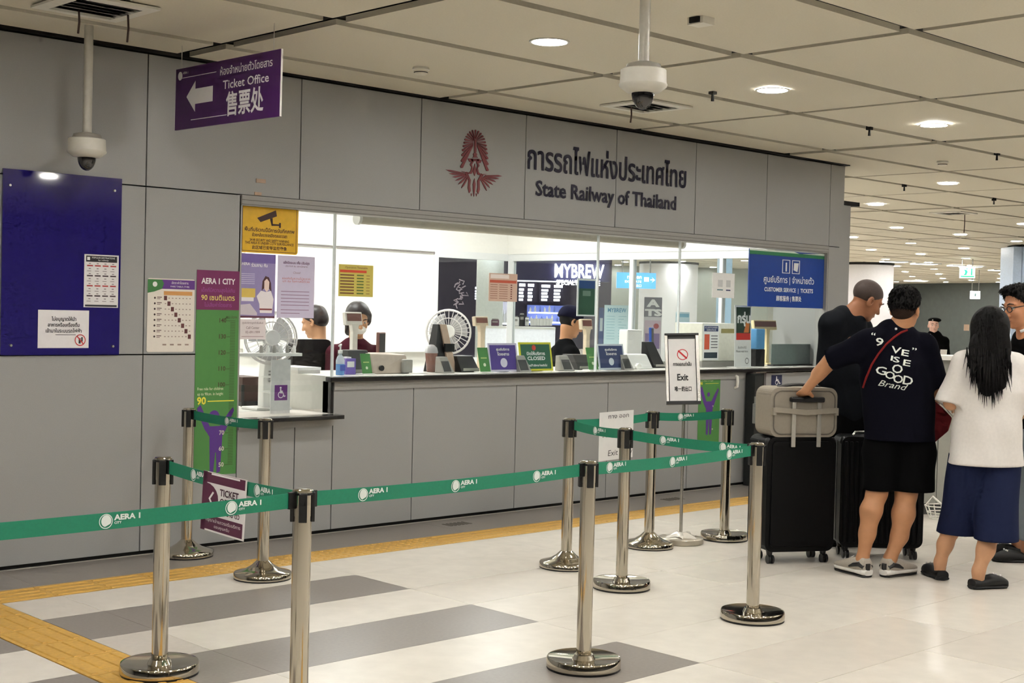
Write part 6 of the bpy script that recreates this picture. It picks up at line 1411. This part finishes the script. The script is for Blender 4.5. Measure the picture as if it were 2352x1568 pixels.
# ---- ticket clerks behind the glass (seated, seen from the chest up)
def clerk(label, px, py, y, fwd, up, top_m, seat_dx=0.0, s=1.0, lean=0.0, skin_m=None, extra=None):
    global d0
    c = on_y(px, py, y); d0 = depth(c); gx = c * V3(1, 1, 0)
    fh = np.array(fwd, float) * V3(1, 1, 0); fh /= np.linalg.norm(fh); sh = np.cross(fh, UZ)
    bx = gx - fh * (0.05 + lean)
    p = empty('person', bx, label, 'person'); B = Blob()
    zs = c[2] - 0.235 * s                                                # shoulder height
    M, Q = head(B, c, fwd, up, s, bx + UZ * (zs + 0.03), 0.05)
    B.chain([bx + UZ * (zs + 0.02), bx + UZ * (zs - 0.2), bx - fh * 0.04 + UZ * 0.62], [0.07, 0.12, 0.13], 0.05, 1.35, fh)
    for sg in (-1, 1):
        a = bx + sh * 0.165 * sg + UZ * (zs - 0.03); b = bx + sh * 0.2 * sg + fh * 0.06 + UZ * (zs - 0.28); w_ = bx + sh * 0.1 * sg + fh * 0.30 + UZ * max(zs - 0.27, 1.09)
        B.chain([a, b, w_], [0.05, 0.04, 0.027], 0.03); hand(B, w_, fh - sh * 0.2 * sg, UZ, -sh * sg, 0.5, 0.93)
        B.chain([bx - fh * 0.04 + sh * 0.09 * sg + UZ * 0.6, bx + fh * 0.36 + sh * 0.1 * sg + UZ * 0.56, bx + fh * 0.34 + sh * 0.1 * sg + UZ * 0.1], [0.085, 0.06, 0.04], 0.03); shoe(p, bx + fh * 0.28 + sh * 0.1 * sg, bx + fh * 0.5 + sh * 0.1 * sg, 'plain', 0.26, (20, 20, 22))
    B.build('body', skin_m or skin('light', (196, 148, 112)), p, 0.008)
    B = Blob(); B.chain([bx + UZ * (zs - 0.03), bx + UZ * (zs - 0.2), bx - fh * 0.04 + UZ * 0.6], [0.135, 0.165, 0.17], 0.05, 1.35, fh); B.cap(bx + sh * 0.15 + UZ * (zs - 0.03), bx - sh * 0.15 + UZ * (zs - 0.03), 0.068, 0.068, 0.04)
    for sg in (-1, 1): B.chain([bx + sh * 0.165 * sg + UZ * (zs - 0.04), bx + sh * 0.2 * sg + fh * 0.06 + UZ * (zs - 0.28), bx + sh * 0.11 * sg + fh * 0.26 + UZ * max(zs - 0.27, 1.09)], [0.066, 0.056, 0.042], 0.04)
    B.build('jacket', top_m, p, 0.01, folds(0.004))
    B = Blob()
    for sg in (-1, 1): B.chain([bx - fh * 0.04 + sh * 0.09 * sg + UZ * 0.6, bx + fh * 0.36 + sh * 0.1 * sg + UZ * 0.56, bx + fh * 0.34 + sh * 0.1 * sg + UZ * 0.12], [0.12, 0.08, 0.06], 0.04)
    B.build('trousers', cloth('black', (6, 6, 7)), p, 0.014)
    if extra == 's': return p, M, Q, bx, fh, sh, zs
    st_ = empty('clerk_stool', bx * V3(1, 1, 0) - fh * 0.04, 'dark round stool under the ' + {'w': 'masked woman', 'c': 'man in a cap', 's': 'clerk in the white shirt'}[extra], 'stool', 'clerk stools')
    q = bx - fh * 0.04; MB().lathe([(0.18, 0.38), (0.19, 0.39), (0.19, 0.42), (0.17, 0.43)], 20, tuple(q * V3(1, 1, 0))).build('seat', M_BPL, st_, True); MB().cyl(q * V3(1, 1, 0) + UZ * 0.02, q * V3(1, 1, 0) + UZ * 0.38, 0.025, n=10).build('stem', M_SILV, st_); MB().lathe([(0.2, 0), (0.2, 0.02), (0.03, 0.04)], 20, tuple(q * V3(1, 1, 0))).build('base', M_SILV, st_, True)
    return p, M, Q, bx, fh, sh, zs
p, M, Q, bx, fh, sh, zs = clerk('masked woman clerk in a dark maroon jacket behind the counter', 822, 733, 0.95, V3(-0.35, -0.85, -0.3), UZ, cloth('maroon_jacket', (72, 30, 40)), extra='w'); face_bits(p, M, Q, 1.0)
B = Blob(); B.ell(Q(0, -0.02, 0.05), (0.09, 0.106, 0.085), M, 0.02); B.cap(Q(0, -0.06, 0.0), Q(0, -0.08, -0.12), 0.085, 0.07, 0.03); B.cap(Q(-0.075, 0.0, 0.03), Q(-0.085, 0.0, -0.11), 0.03, 0.025, 0.03); B.cap(Q(0.075, 0.0, 0.03), Q(0.085, 0.0, -0.11), 0.03, 0.025, 0.03); B.cut(Q(0, 0.062, 0.05), M @ V3(0, -0.8, 0.6)); B.build('hair', mat('dark_brown_hair', (34, 22, 22), 0.5, var=0.2), p, 0.008)
B = Blob(); B.ell(Q(0, 0.045, -0.055), (0.062, 0.066, 0.05), M, 0.01); B.cut(Q(0, 0.045, 0), M @ V3(0, 1, 0)); B.build('face_mask', M_WHITE, p, 0.007)
p, M, Q, bx, fh, sh, zs = clerk('man clerk in a dark cap and black jacket looking down', 1312, 740, 0.85, V3(0.72, -0.35, -0.35), UZ + V3(0.25, 0, 0), cloth('black_jacket', (9, 9, 11)), extra='c', skin_m=skin('tan', (178, 128, 92))); face_bits(p, M, Q, 1.0)
B = Blob(); B.ell(Q(0, -0.022, 0.062), (0.092, 0.112, 0.082), M, 0.02); B.ell(Q(0, -0.09, 0.02), (0.07, 0.05, 0.06), M, 0.02); B.cut(Q(0, 0.0, 0.022), M @ V3(0, -0.12, 1)); B.build('cap', cloth('dark_navy_cap', (26, 26, 44)), p, 0.008)
B = Blob(); B.ell(Q(0, 0.10, 0.045), (0.06, 0.07, 0.012), M, 0.01); B.build('cap_brim', cloth('dark_navy_cap', (26, 26, 44)), p, 0.006)
B = Blob(); B.ell(Q(0, -0.014, 0.01), (0.081, 0.1, 0.08), M, 0.01); B.cut(Q(0, 0.0, 0.03), M @ V3(0, -0.1, -1)); B.cut(Q(0, 0.012, 0), M @ V3(0, -1, 0.1)); B.build('hair', mat('black_hair', (14, 12, 12), 0.75), p, 0.007)
MB().tube([bx + fh * 0.13 + UZ * (zs + 0.0), bx + fh * 0.15 + sh * 0.02 + UZ * (zs - 0.12), bx + fh * 0.15 + UZ * (zs - 0.24)], [0.03, 0.05, 0.04], 10).build('shirt_front', cloth('white_cotton', (228, 222, 216)), p, True)
MB().tube([bx - sh * 0.06 + UZ * (zs + 0.05), bx + fh * 0.13 - sh * 0.07 + UZ * (zs - 0.03), bx + fh * 0.19 + UZ * (zs - 0.2)], 0.006, 6).build('lanyard', mat('teal_lanyard', (90, 170, 150), 0.6), p, True); MB().tube([bx + fh * 0.17 + UZ * (zs - 0.02), bx + fh * 0.205 + UZ * (zs - 0.22)], [0.012, 0.018], 8).build('necktie', M_BPL, p, True)
p, M, Q, bx, fh, sh, zs = clerk('clerk in a white shirt bent over, back turned, by the left poster', 722, 738, 1.55, V3(-0.5, 0.8, -0.35), UZ, cloth('white_cotton', (228, 222, 216)), extra='s')
B = Blob(); B.ell(Q(0, -0.016, 0.045), (0.086, 0.106, 0.085), M, 0.02); B.ell(Q(0, -0.05, 0.0), (0.08, 0.07, 0.07), M, 0.02); B.cut(Q(0, 0.06, 0.05), M @ V3(0, -0.7, 0.7)); B.build('hair', mat('dark_brown_hair', (34, 22, 22), 0.5), p, 0.008)
# ------------------------------------------------------------------ luggage
M_SUIT = mat('black_luggage_shell', (7, 7, 8), 0.5, var=0.1, scale=60, spec=0.2)
def suitcase(o, ex, w, h, dp, label, ribs, handle=True):
    """o: front lower left corner on the floor, front faces the viewer"""
    ex = np.array(ex, float); ex /= np.linalg.norm(ex); fr = frame(o, ex, UZ); n = fr[3]
    e = empty('suitcase', o, label, 'suitcase', 'black suitcases')
    z0 = 0.075
    MB().prism(sub(fr, 0, 0), rrect(0, z0, w, h, 0.05, 6), -dp, -0.008).build('shell', M_SUIT, e, False, 0.02)
    if ribs:
        k = 15
        for i in range(k):
            x = 0.03 + (w - 0.06) * i / (k - 1); MB().fbox(fr, x - 0.009, z0 + 0.03, x + 0.009, h - 0.03, -0.02, 0.002).build('rib', M_SUIT, e, False, 0.004)
    else: MB().prism(fr, rrect(0.03, z0 + 0.03, w - 0.03, h - 0.025, 0.03), -0.01, 0.0).build('back_panel', M_SUIT, e, False, 0.004)
    MB().fbox(fr, -0.004, z0 + 0.03, 0.0, h - 0.03, -dp * 0.52, -dp * 0.48).build('zip', mat('zip_metal', (120, 118, 114), 0.3, metal=0.8), e)
    for x, d in ((0.05, -0.05), (w - 0.05, -0.05), (0.05, -dp + 0.05), (w - 0.05, -dp + 0.05)):
        c = fr[0] + ex * x + n * d
        MB().cyl(c + UZ * 0.085, c + UZ * 0.045, 0.022, 0.016, 12).build('wheel_mount', M_BPL, e, True)
        for s_ in (-1, 1): MB().cyl(c + UZ * 0.027 + n * 0.012 + ex * 0.006 * s_, c + UZ * 0.027 + n * 0.012 + ex * 0.019 * s_, 0.027, n=16).build('wheel', M_BPL, e, True)
    for x in (0.0, w): MB().blob(fr[0] + ex * (x + (0.012 if x == 0 else -0.012)) + UZ * (h - 0.03) + n * -0.03, 0.02, 0.02, 0.03, 10, 8).build('corner_guard', M_BPL, e, True)
    return e, fr
ax_ = V3(0.874, -0.486, 0); o1 = on_z(1757, 1297)
zt = at(1830, 1004, 8.45)[2]
s1_, fs1 = suitcase(o1, ax_, 0.462, zt, 0.27, 'big plain black suitcase with a grey bag on top', False)
def sx_at(px, fr):                                                       # position along a suitcase front seen in column px
    rr = ray(px, 1000); n = fr[3]; t = ((fr[0] - CAM) @ n) / (rr @ n); return float((CAM + t * rr - fr[0]) @ fr[1])
def sz_at(px, py, fr, off=0.0):
    rr = ray(px, py); n = fr[3]; t = ((fr[0] + n * off - CAM) @ n) / (rr @ n); return float((CAM + t * rr)[2])
xl, xr = sx_at(1820, fs1), sx_at(1878, fs1); zl = sz_at(1820, 1026, fs1); zh_ = sz_at(1852, 917, fs1, 0.03)
M_POLE = mat('silver_pole', (216, 212, 202), 0.25, metal=0.6)
for x in (xl, xr): MB().fbox(fs1, x - 0.013, zl, x + 0.013, zh_, 0.008, 0.020).build('trolley_pole', M_POLE, s1_, False, 0.003)
MB().fbox(fs1, xl - 0.03, zh_ - 0.018, xr + 0.03, zh_ + 0.014, 0.0, 0.034).build('trolley_grip', M_BPL, s1_, False, 0.01)
MB().tube([fs1[0] + fs1[1] * -0.012 + UZ * z_ + fs1[3] * -0.10 for z_ in (0.44, 0.40, 0.36, 0.30)], [0.012, 0.014, 0.01, 0.012], 6).build('luggage_tag', M_WHITE, s1_)
o2 = at(1926, 1283, 8.68) * V3(1, 1, 0)
s2_, fs2 = suitcase(o2, RI, 0.53, at(1950, 1002, 8.68)[2], 0.24, 'black suitcase with vertical ribs behind the man in shorts', True)
MB().tube([fs2[0] + fs2[1] * x_ + UZ * (at(1950, 1002, 8.68)[2] + z_) - fs2[3] * 0.12 for x_, z_ in ((0.10, 0.0), (0.11, 0.02), (0.22, 0.022), (0.23, 0.0))], 0.009, 8).build('top_handle', M_SILV, s2_, True)
# grey bag strapped on the first suitcase
M_GBAG = cloth('grey_bag', (150, 142, 130))
bx0, bx1 = sx_at(1769, fs1), sx_at(1922, fs1); bz1 = sz_at(1845, 889, fs1, -0.05)
gb = empty('carry_bag', fs1[0] + fs1[1] * 0.2 + UZ * zt, 'grey fabric carry bag strapped on top of the black suitcase', 'bag')
MB().prism(fs1, rrect(bx0, zt + 0.002, bx1, bz1, 0.055, 6), -0.22, -0.004).build('body', M_GBAG, gb, False, 0.016)
za, zb_ = sz_at(1845, 953, fs1), sz_at(1845, 936, fs1)
MB().prism(fs1, [(bx0 + 0.012, zb_ + 0.006), (bx0 + 0.012, za + 0.018), ((bx0 + bx1) / 2, za), (bx1 - 0.012, za + 0.014), (bx1 - 0.012, zb_ + 0.002), ((bx0 + bx1) / 2, zb_ - 0.012)], 0.021, 0.027).build('trolley_sleeve', M_GBAG, gb, False, 0.003)
for x in (bx0 + 0.006, bx1 - 0.026): MB().fbox(fs1, x, za, x + 0.02, zb_, -0.01, 0.026).build('sleeve_tab', M_GBAG, gb)
MB().tube([fs1[0] + fs1[1] * x + UZ * z + fs1[3] * 0.002 for x, z in rrect(bx0 + 0.02, zt + 0.02, bx1 - 0.02, bz1 - 0.02, 0.05, 6)], 0.004, 6, closed=True).build('piping', cloth('grey_piping', (106, 100, 92)), gb, True)
MB().tube([fs1[0] + fs1[1] * (xl - 0.06 + (xr - xl + 0.12) * t) + UZ * (bz1 - 0.004 + 0.018 * math.sin(math.pi * t)) - fs1[3] * 0.10 for t in [i / 8 for i in range(9)]], 0.010, 8).build('carry_handle', M_BPL, gb, True)

# ------------------------------------------------------------------ service desk and basket by the people
dkp = on_z(2150, 1184); de = empty('information_desk', dkp, 'grey panelled information desk behind the queueing people', 'desk')
fd = frame(dkp - RI * 0.42, RI * 0.97 + AW * 0.1, UZ); M_DESK = mat('desk_grey_laminate', (150, 149, 140), 0.4, var=0.03)
MB().fbox(fd, 0, 0.09, 0.43, 1.03, -0.6, 0).build('front_panel', M_DESK, de); MB().fbox(fd, 0.436, 0.09, 1.4, 1.03, -0.6, 0).build('front_panel', M_DESK, de); MB().fbox(fd, 0.02, 0.0, 1.38, 0.09, -0.58, -0.03).build('plinth', mat('desk_plinth', (60, 60, 58), 0.5), de)
MB().fbox(fd, -0.03, 1.03, 1.43, 1.07, -0.64, 0.03).build('desk_top', M_TOP, de); MB().fbox(fd, 0, 1.07, 1.4, 1.2, -0.64, -0.36).build('upstand', M_DESK, de); MB().fbox(fd, -0.03, 1.2, 1.43, 1.235, -0.68, -0.3).build('upper_shelf', M_TOP, de)
bp = on_z(2143, 1178) - AW * 0.30; bk_ = empty('wire_basket', bp, 'small white wire basket on the floor by the desk', 'basket')
MW = mat('white_wire', (224, 220, 210), 0.4)
for z_, r_ in ((0.005, 0.10), (0.05, 0.115), (0.10, 0.13)): MB().tube([bp + RI * r_ * 1.2 * math.cos(a) + AW * r_ * 0.8 * math.sin(a) + UZ * z_ for a in [2 * math.pi * i / 20 for i in range(20)]], 0.005, 5, closed=True).build('hoop', MW, bk_, True)
for i in range(16):
    a = 2 * math.pi * i / 16; MB().tube([bp + (RI * 1.2 * math.cos(a) + AW * 0.8 * math.sin(a)) * 0.10 + UZ * 0.005, bp + (RI * 1.2 * math.cos(a) + AW * 0.8 * math.sin(a)) * 0.13 + UZ * 0.10], 0.004, 5).build('wire', MW, bk_)
MB().tube([bp - RI * 0.15 + UZ * 0.10, bp - RI * 0.10 + UZ * 0.17, bp + RI * 0.02 - AW * 0.08 + UZ * 0.06], 0.009, 6).build('handle', MW, bk_, True)

# ------------------------------------------------------------------ concourse beyond
M_COL = mat('white_round_column', (236, 234, 236), 0.35, var=0.02)
def column(px0, px1, d, label, top=2.94):
    a, b = at(px0, 650, d), at(px1, 650, d); c = (a + b) / 2 * V3(1, 1, 0); r = np.linalg.norm(b - a) / 2
    e = empty('round_column', c, label, 'column', 'round concourse columns')
    MB().lathe([(r, 0), (r, top)], 48, tuple(c)).build('shaft', M_COL, e, True); MB().lathe([(r * 1.02, top), (r * 1.02, 3.04)], 48, tuple(c)).build('shadow_ring', M_BLACK, e)
    MB().lathe([(r * 1.02, 0), (r * 1.02, 0.15)], 48, tuple(c)).build('skirt', M_STEEL, e)
column(1936, 2050, 37.0, 'wide white round column beyond the end of the office wall')
column(1468, 1602, 40.0, 'round grey white column seen through the office side window')
p0, p1 = at(2326, 650, 26.5) * V3(1, 1, 0), at(2420, 650, 26.5) * V3(1, 1, 0)
e = empty('square_column', p0, 'pale blue clad square column at the right edge', 'column')
MB().fbox(frame(p0, p1 - p0, UZ), 0, 0, 0.16, 2.97, -0.7, 0).build('shaft', mat('pale_blue_cladding', (196, 214, 236), 0.35), e); MB().fbox(frame(p0, p1 - p0, UZ), 0.17, 0, 0.8, 2.97, -0.72, 0.02).build('shaft', mat('pale_blue_cladding', (196, 214, 236), 0.35), e); MB().fbox(frame(p0, p1 - p0, UZ), 0.14, 2.97, 0.82, 3.04, -0.74, 0.04).build('cap', M_BLACK, e)
def hung_sign(name, px0, py0, px1, py1, d, col, label, emit=1.6, cat='sign', draw=None):
    o = at(px0, py1, d); fr = frame(o, RI, UZ); k = d / FPX; w, h = (px1 - px0) * k, (py1 - py0) * k
    e = empty(name, o, label, cat)
    MB().fbox(fr, 0, 0, w, h, -0.05, 0).build('panel', mat('lit_sign_%s_%d' % (name, px0), col, 0.4, emit=emit, var=0.0) if emit else flat(col), e)
    for t in (0.15, 0.85):
        q = fr[0] + fr[1] * w * t + UZ * h - fr[3] * 0.025; MB().cyl(q, (q[0], q[1], 3.02), 0.012, n=6).build('hanger', M_STEEL, e)
    if draw: draw(e, fr, w, h)
    return e
def exit_art(e, fr, w, h):
    GR = mat('exit_green', (20, 150, 96), 0.4, emit=0.8)
    MB().fbox(fr, w * 0.04, h * 0.08, w * 0.96, h * 0.2, 0, 0.004).build('green_bar', GR, e); MB().fbox(fr, w * 0.72, h * 0.25, w * 0.82, h * 0.85, 0, 0.004).build('door_mark', GR, e)
    b = MB(); b.prism(fr, [(w * 0.2, h * 0.25), (w * 0.34, h * 0.45), (w * 0.3, h * 0.65), (w * 0.16, h * 0.6), (w * 0.3, h * 0.75), (w * 0.45, h * 0.7), (w * 0.5, h * 0.55), (w * 0.6, h * 0.5), (w * 0.48, h * 0.48), (w * 0.42, h * 0.25)], 0, 0.004); b.build('running_figure', GR, e); MB().blob(fr[0] + fr[1] * w * 0.45 + UZ * h * 0.82, w * 0.05, n=10, m=6).build('figure_head', GR, e)
hung_sign('exit_sign', 2205, 612, 2239, 638, 33.0, (230, 244, 236), 'small lit green and white exit sign hanging at right', 1.4, 'sign', exit_art)
hung_sign('gate_sign', 2229, 668, 2251, 686, 40.0, (240, 244, 246), 'small white lit hanging box before the dark far wall', 1.5, 'sign', lambda e, fr, w, h: MB().fbox(fr, w * 0.42, h * 0.3, w * 0.58, h * 0.7, 0, 0.004).build('mark', flat((120, 150, 150)), e))
def dir_art(e, fr, w, h):
    W_ = mat('sign_white', (245, 248, 252), 0.4, emit=1.2); b = MB(); text(b, fr, 'ทางออก', w * 0.45, h * 0.62, h * 0.3, 'C', 0.02, width=w * 0.36, z=0.006); text(b, fr, 'EXIT GATE', w * 0.42, h * 0.36, h * 0.2, 'C', 0.01, width=w * 0.42, z=0.006); text(b, fr, '出口', w * 0.56, h * 0.1, h * 0.2, 'C', 0.01, z=0.006); b.build('lettering', W_, e)
    b = MB(); b.prism(fr, [(w * 0.86, h * 0.60), (w * 0.93, h * 0.60), (w * 0.90, h * 0.72), (w * 0.98, h * 0.56), (w * 0.90, h * 0.40), (w * 0.93, h * 0.53), (w * 0.86, h * 0.53)], 0, 0.006); b.build('arrow', W_, e); MB().fbox(fr, w * 0.70, h * 0.45, w * 0.82, h * 0.72, 0, 0.005).build('pictogram', W_, e)
hung_sign('direction_sign', 1416, 625, 1506, 661, 22.0, (70, 140, 206), 'light blue lit direction sign with an arrow behind the side window', 0.9, 'sign', dir_art)
e = empty('blue_column', at(1665, 1000, 24) * V3(1, 1, 0), 'slim pale blue lit column seen through the office side window', 'column')
q = at(1652, 650, 24) * V3(1, 1, 0); MB().fbox(frame(q, RI, UZ), 0, 0, 0.22, 2.97, -0.3, 0).build('shaft', mat('sky_cladding', (170, 206, 236), 0.3), e); MB().fbox(frame(q, RI, UZ), 0.05, 0, 0.09, 2.97, 0, 0.01).build('glow_strip', mat('white_strip', (236, 244, 252), 0.3, emit=0.8), e)
# far light panels let into the ceiling
M_PAN = mat('far_light_panel', (255, 254, 248), 0.4, emit=2.6, var=0)
for px, py, w_, wh in ((2062, 600, 0.62, 'next to the white column'), (2132, 605, 0.6, 'left of the exit sign'), (2204, 609, 0.3, 'just above the exit sign, short'), (2240, 612, 0.5, 'just above the exit sign, long'), (2310, 620, 0.6, 'near the blue column'), (2110, 645, 0.8, 'lowest, over the dark far wall')):
    q = on_z(px, py, 2.99); f_ = frame(q - RI * w_ / 2, RI, AW); e = empty('light_panel', q, 'flush ceiling light panel in the distant concourse, ' + wh, 'ceiling light', 'distant ceiling light panels')
    MB().fbox(f_, 0, 0, w_, 0.6, -0.01, 0.012).build('diffuser', M_PAN, e); MB().fbox(f_, -0.04, -0.04, w_ + 0.04, 0.0, -0.014, 0.012).build('frame', M_FRAME, e)
# plate on the far wall, distant wall behind the cafe
q = at(2220, 752, 44); o = MB().fbox(frame(q, RI, UZ), -0.08, -0.1, 0.08, 0.1, -0.02, 0.02).build('wall_plate', mat('beige_plate', (176, 150, 128), 0.5)); tag(o, 'tiny pale plate on the dark far wall', 'plate')
q0 = at(940, 760, 44) * V3(1, 1, 0); w0 = MB().fbox(frame(q0, RI, UZ), 0, 0, 13.0, 3.03, -0.2, 0).build('wall_far_hall', mat('grey_green_far', (150, 152, 144), 0.5)); tag(w0, kind='structure')
# ---- coffee kiosk behind the office
kd = 24.0; K = lambda px, py, dd=0.0: at(px, py, kd + dd); kk = kd / FPX
ck = empty('coffee_kiosk', K(1200, 940) * V3(1, 1, 0), 'dark coffee kiosk with glowing name sign and menu boards', 'kiosk')
def kbox(nm, px0, py0, px1, py1, dd, th, m_, floor_=False):
    o = K(px0, py1, dd); fr = frame(o if not floor_ else o * V3(1, 1, 0), RI, UZ); s_ = (kd + dd) / FPX; z = K(px0, py0, dd)[2] - fr[0][2]
    return MB().fbox(fr, 0, 0, (px1 - px0) * s_, z, -th, 0).build(nm, m_, ck), fr, (px1 - px0) * s_, z
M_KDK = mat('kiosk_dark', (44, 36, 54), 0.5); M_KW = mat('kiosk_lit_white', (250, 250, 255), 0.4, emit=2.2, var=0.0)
kbox('back_wall', 985, 575, 1400, 820, 2.5, 0.15, M_KDK, True); kbox('fascia', 1165, 592, 1400, 642, 0.0, 0.3, mat('kiosk_fascia', (40, 36, 70), 0.4))
kbox('side_pillar', 1094, 590, 1156, 660, 0.6, 0.4, mat('kiosk_pillar', (206, 208, 200), 0.5), True)
kbox('counter_front', 1112, 752, 1272, 900, -0.4, 0.5, mat('kiosk_counter', (236, 234, 238), 0.4, emit=0.25), True); kbox('counter_top', 1108, 748, 1276, 753, -0.45, 0.7, M_WHITE)  # counter front glows faintly; its brightness is put into the material
for px0, py0, px1, py1 in ((1088, 656, 1121, 690), (1188, 647, 1232, 694), (1238, 650, 1300, 694)):
    o, fr, w, h = kbox('menu_board', px0, py0, px1, py1, 1.9, 0.05, M_KDK)
    for c_ in range(2):
        MB().fbox(fr, w * (0.08 + 0.46 * c_), h * 0.78, w * (0.40 + 0.46 * c_), h * 0.92, 0, 0.006).build('menu_heading', M_KW, o)
        for r__ in range(4): MB().fbox(fr, w * (0.08 + 0.46 * c_), h * (0.08 + 0.165 * r__), w * (0.30 + 0.46 * c_ + 0.03 * (r__ % 2)), h * (0.19 + 0.165 * r__), 0, 0.006).build('menu_line', M_KW, o)
fr = frame(K(1274, 640, -0.06), RI, UZ); mb = MB(); text(mb, fr, 'MYBREW', 0, 0.03, 0.33, 'L', 0.02, width=112 * kk, z=0.01); text(mb, fr, 'MYBREW', 0, 0.03, 0.33, 'L', 0.02, width=112 * kk, z=0.03); mb.build('name_letters', mat('lit_letters', (250, 252, 255), 0.4, emit=4.0), ck)
mb = MB(); text(mb, fr, 'SPECIALTY COFFEE', 0.03, -0.10, 0.12, 'L', 0.02, width=100 * kk, z=0.02); mb.build('name_letters', mat('lit_letters', (250, 252, 255), 0.4, emit=4.0), ck)
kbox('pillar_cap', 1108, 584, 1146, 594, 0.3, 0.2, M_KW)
kbox('shelf', 1118, 741, 1172, 744, 1.2, 0.4, M_KW); kbox('shelf', 1214, 716, 1290, 719, 1.2, 0.4, M_KW); kbox('shelf', 1214, 738, 1300, 741, 1.0, 0.4, M_KW); kbox('glow_strip', 1165, 643, 1330, 645, 0.2, 0.1, M_KW)  # emissive shelves and strip added to make the kiosk look brighter
kbox('shelf_backing', 1114, 692, 1172, 742, 1.7, 0.05, mat('kiosk_tile', (196, 192, 210), 0.3)); kbox('shelf_backing', 1210, 700, 1300, 745, 1.7, 0.05, mat('kiosk_blue_tile', (96, 110, 180), 0.3))
for k in range(22):
    px, py, dd = ((1120 + 5.2 * k, 741, 1.1) if k < 10 else ((1218 + 11 * (k - 10), 716, 1.1) if k < 16 else (1220 + 12 * (k - 16), 738, 0.9)))
    c = K(px, py, dd - 0.15); hq = (0.30 if k < 10 else 0.12) * (0.85 + 0.15 * math.sin(k * 2.3))
    o = MB().lathe([(0.017, 0), (0.018, hq * 0.65), (0.008, hq * 0.8), (0.008, hq)], 10, tuple(c)).build('syrup_bottle', M_WPL if k % 3 else mat('blue_bottle', (110, 130, 200), 0.2), None, True); tag(o, 'small bottle or cup in the lit row on the kiosk shelves', 'bottle', 'bottles on the kiosk shelves')
# chalk drawing on the dark wall: strokes
mb = MB(); rq = np.random.default_rng(8)
for i in range(16):
    x_, y_ = rq.uniform(1046, 1072), 642 + 58 * i / 16; mb.tube([K(x_, y_, 2.3), K(x_ + rq.uniform(-12, 12), y_ + rq.uniform(2, 8), 2.3), K(x_ + rq.uniform(-14, 14), y_ + rq.uniform(4, 12), 2.3)], 0.012, 5)
o = mb.build('chalk_drawing', mat('chalk', (190, 176, 184), 0.8), ck); o['kind'] = 'stuff'
# machines and cups on the kiosk counter
def kthing(nm, label, cat, px0, py0, px1, m_, dd=-0.2, grp=None, py1=748):
    s_ = (kd + dd) / FPX; o = K(px0, py1, dd); e = empty(nm, o, label, cat, grp); fr = frame(o, RI, UZ); w, h = (px1 - px0) * s_, (py1 - py0) * s_
    MB().fbox(fr, 0, 0, w, h, -0.3, 0).build('body', m_, e, False, 0.01); MB().fbox(fr, w * 0.15, h * 0.55, w * 0.85, h * 0.8, 0, 0.01).build('front_plate', M_GPL, e); MB().fbox(fr, w * 0.1, h, w * 0.9, h + 0.02, -0.26, -0.04).build('lid', M_SILV, e)
kthing('coffee_machine', 'white espresso machine on the kiosk counter', 'coffee machine', 1168, 728, 1192, M_WPL); kthing('coffee_grinder', 'tall dark grinder on the kiosk counter', 'grinder', 1193, 722, 1204, M_BPL); kthing('cup_dispenser', 'slim white cup dispenser on the kiosk counter', 'dispenser', 1206, 730, 1215, M_WPL); kthing('blender', 'dark blender at the left of the kiosk counter', 'blender', 1128, 734, 1146, mat('maroon_appliance', (90, 50, 70), 0.4))
for k in range(7):
    c = K(1222 + 7 * k, 748, -0.25); o = MB().lathe([(0.03, 0), (0.042, 0.12), (0.044, 0.125)], 12, tuple(c)).build('paper_cup', M_WPL, None, True); tag(o, 'white paper cup in the row on the kiosk counter', 'cup', 'kiosk paper cups')
# standing boards outside the side window
def standee(px0, py0, px1, py1, d, col, label, fn):
    k = d / FPX; b = at(px0, py1, d); fr = frame(V3(b[0], b[1], 0.05), RI, UZ); w = (px1 - px0) * k; h = at(px0, py0, d)[2] - 0.05
    e = empty('standing_banner', b * V3(1, 1, 0), label, 'banner', 'standing banners beyond the side window')
    s_ = Sheet('banner_sheet', fr, w, h, col, 0.01, parent=e); fn(s_, lambda py: (at(px0, py, d)[2] - 0.05) / h); s_.done(); MB().fbox(fr, -0.05, -0.05, w + 0.05, 0.0, -0.2, 0.12).build('foot', M_GPL, e)
def b1(s_, z):
    s_.text((60, 140, 180), 'MYBREW', 0.5, z(716), 0.045, width=0.72, bold=0.02)
    for k in range(9):
        y_ = z(725 + 6.5 * k); s_.rect((150, 190, 204), 0.1, y_ - 0.004, 0.42, y_, 1).rect((150, 190, 204), 0.56, y_ - 0.004, 0.88 - 0.1 * (k % 3), y_, 1)
standee(1386, 700, 1444, 800, 16.5, (206, 232, 238), 'pale blue coffee menu banner outside the side window', b1)
def b2(s_, z):
    s_.rect((110, 108, 120), 0, z(727), 1, 1).text(WHT, 'A', 0.5, z(703), 0.07, width=0.6, bold=0.06).text(WHT, 'TS', 0.52, z(724), 0.065, width=0.85, bold=0.06).rect((206, 180, 196), 0.05, z(800), 0.95, z(735)).disc((176, 60, 70), 0.7, z(748), 0.02, 2).rect((120, 90, 150), 0.1, z(800), 0.9, z(765), 2)
standee(1477, 682, 1518, 800, 17.0, (214, 208, 214), 'grey and pink banner with big white letters ATS', b2)
standee(1374, 706, 1385, 800, 17.2, (40, 70, 130), 'narrow navy banner left of the coffee menu banner', lambda s_, z: s_.rect((200, 210, 220), 0.2, z(760), 0.8, z(730)))
standee(1550, 716, 1582, 800, 17.0, (196, 224, 236), 'small pale blue banner beside the white machine', lambda s_, z: s_.rect((110, 176, 206), 0.05, z(728), 0.95, z(720)))
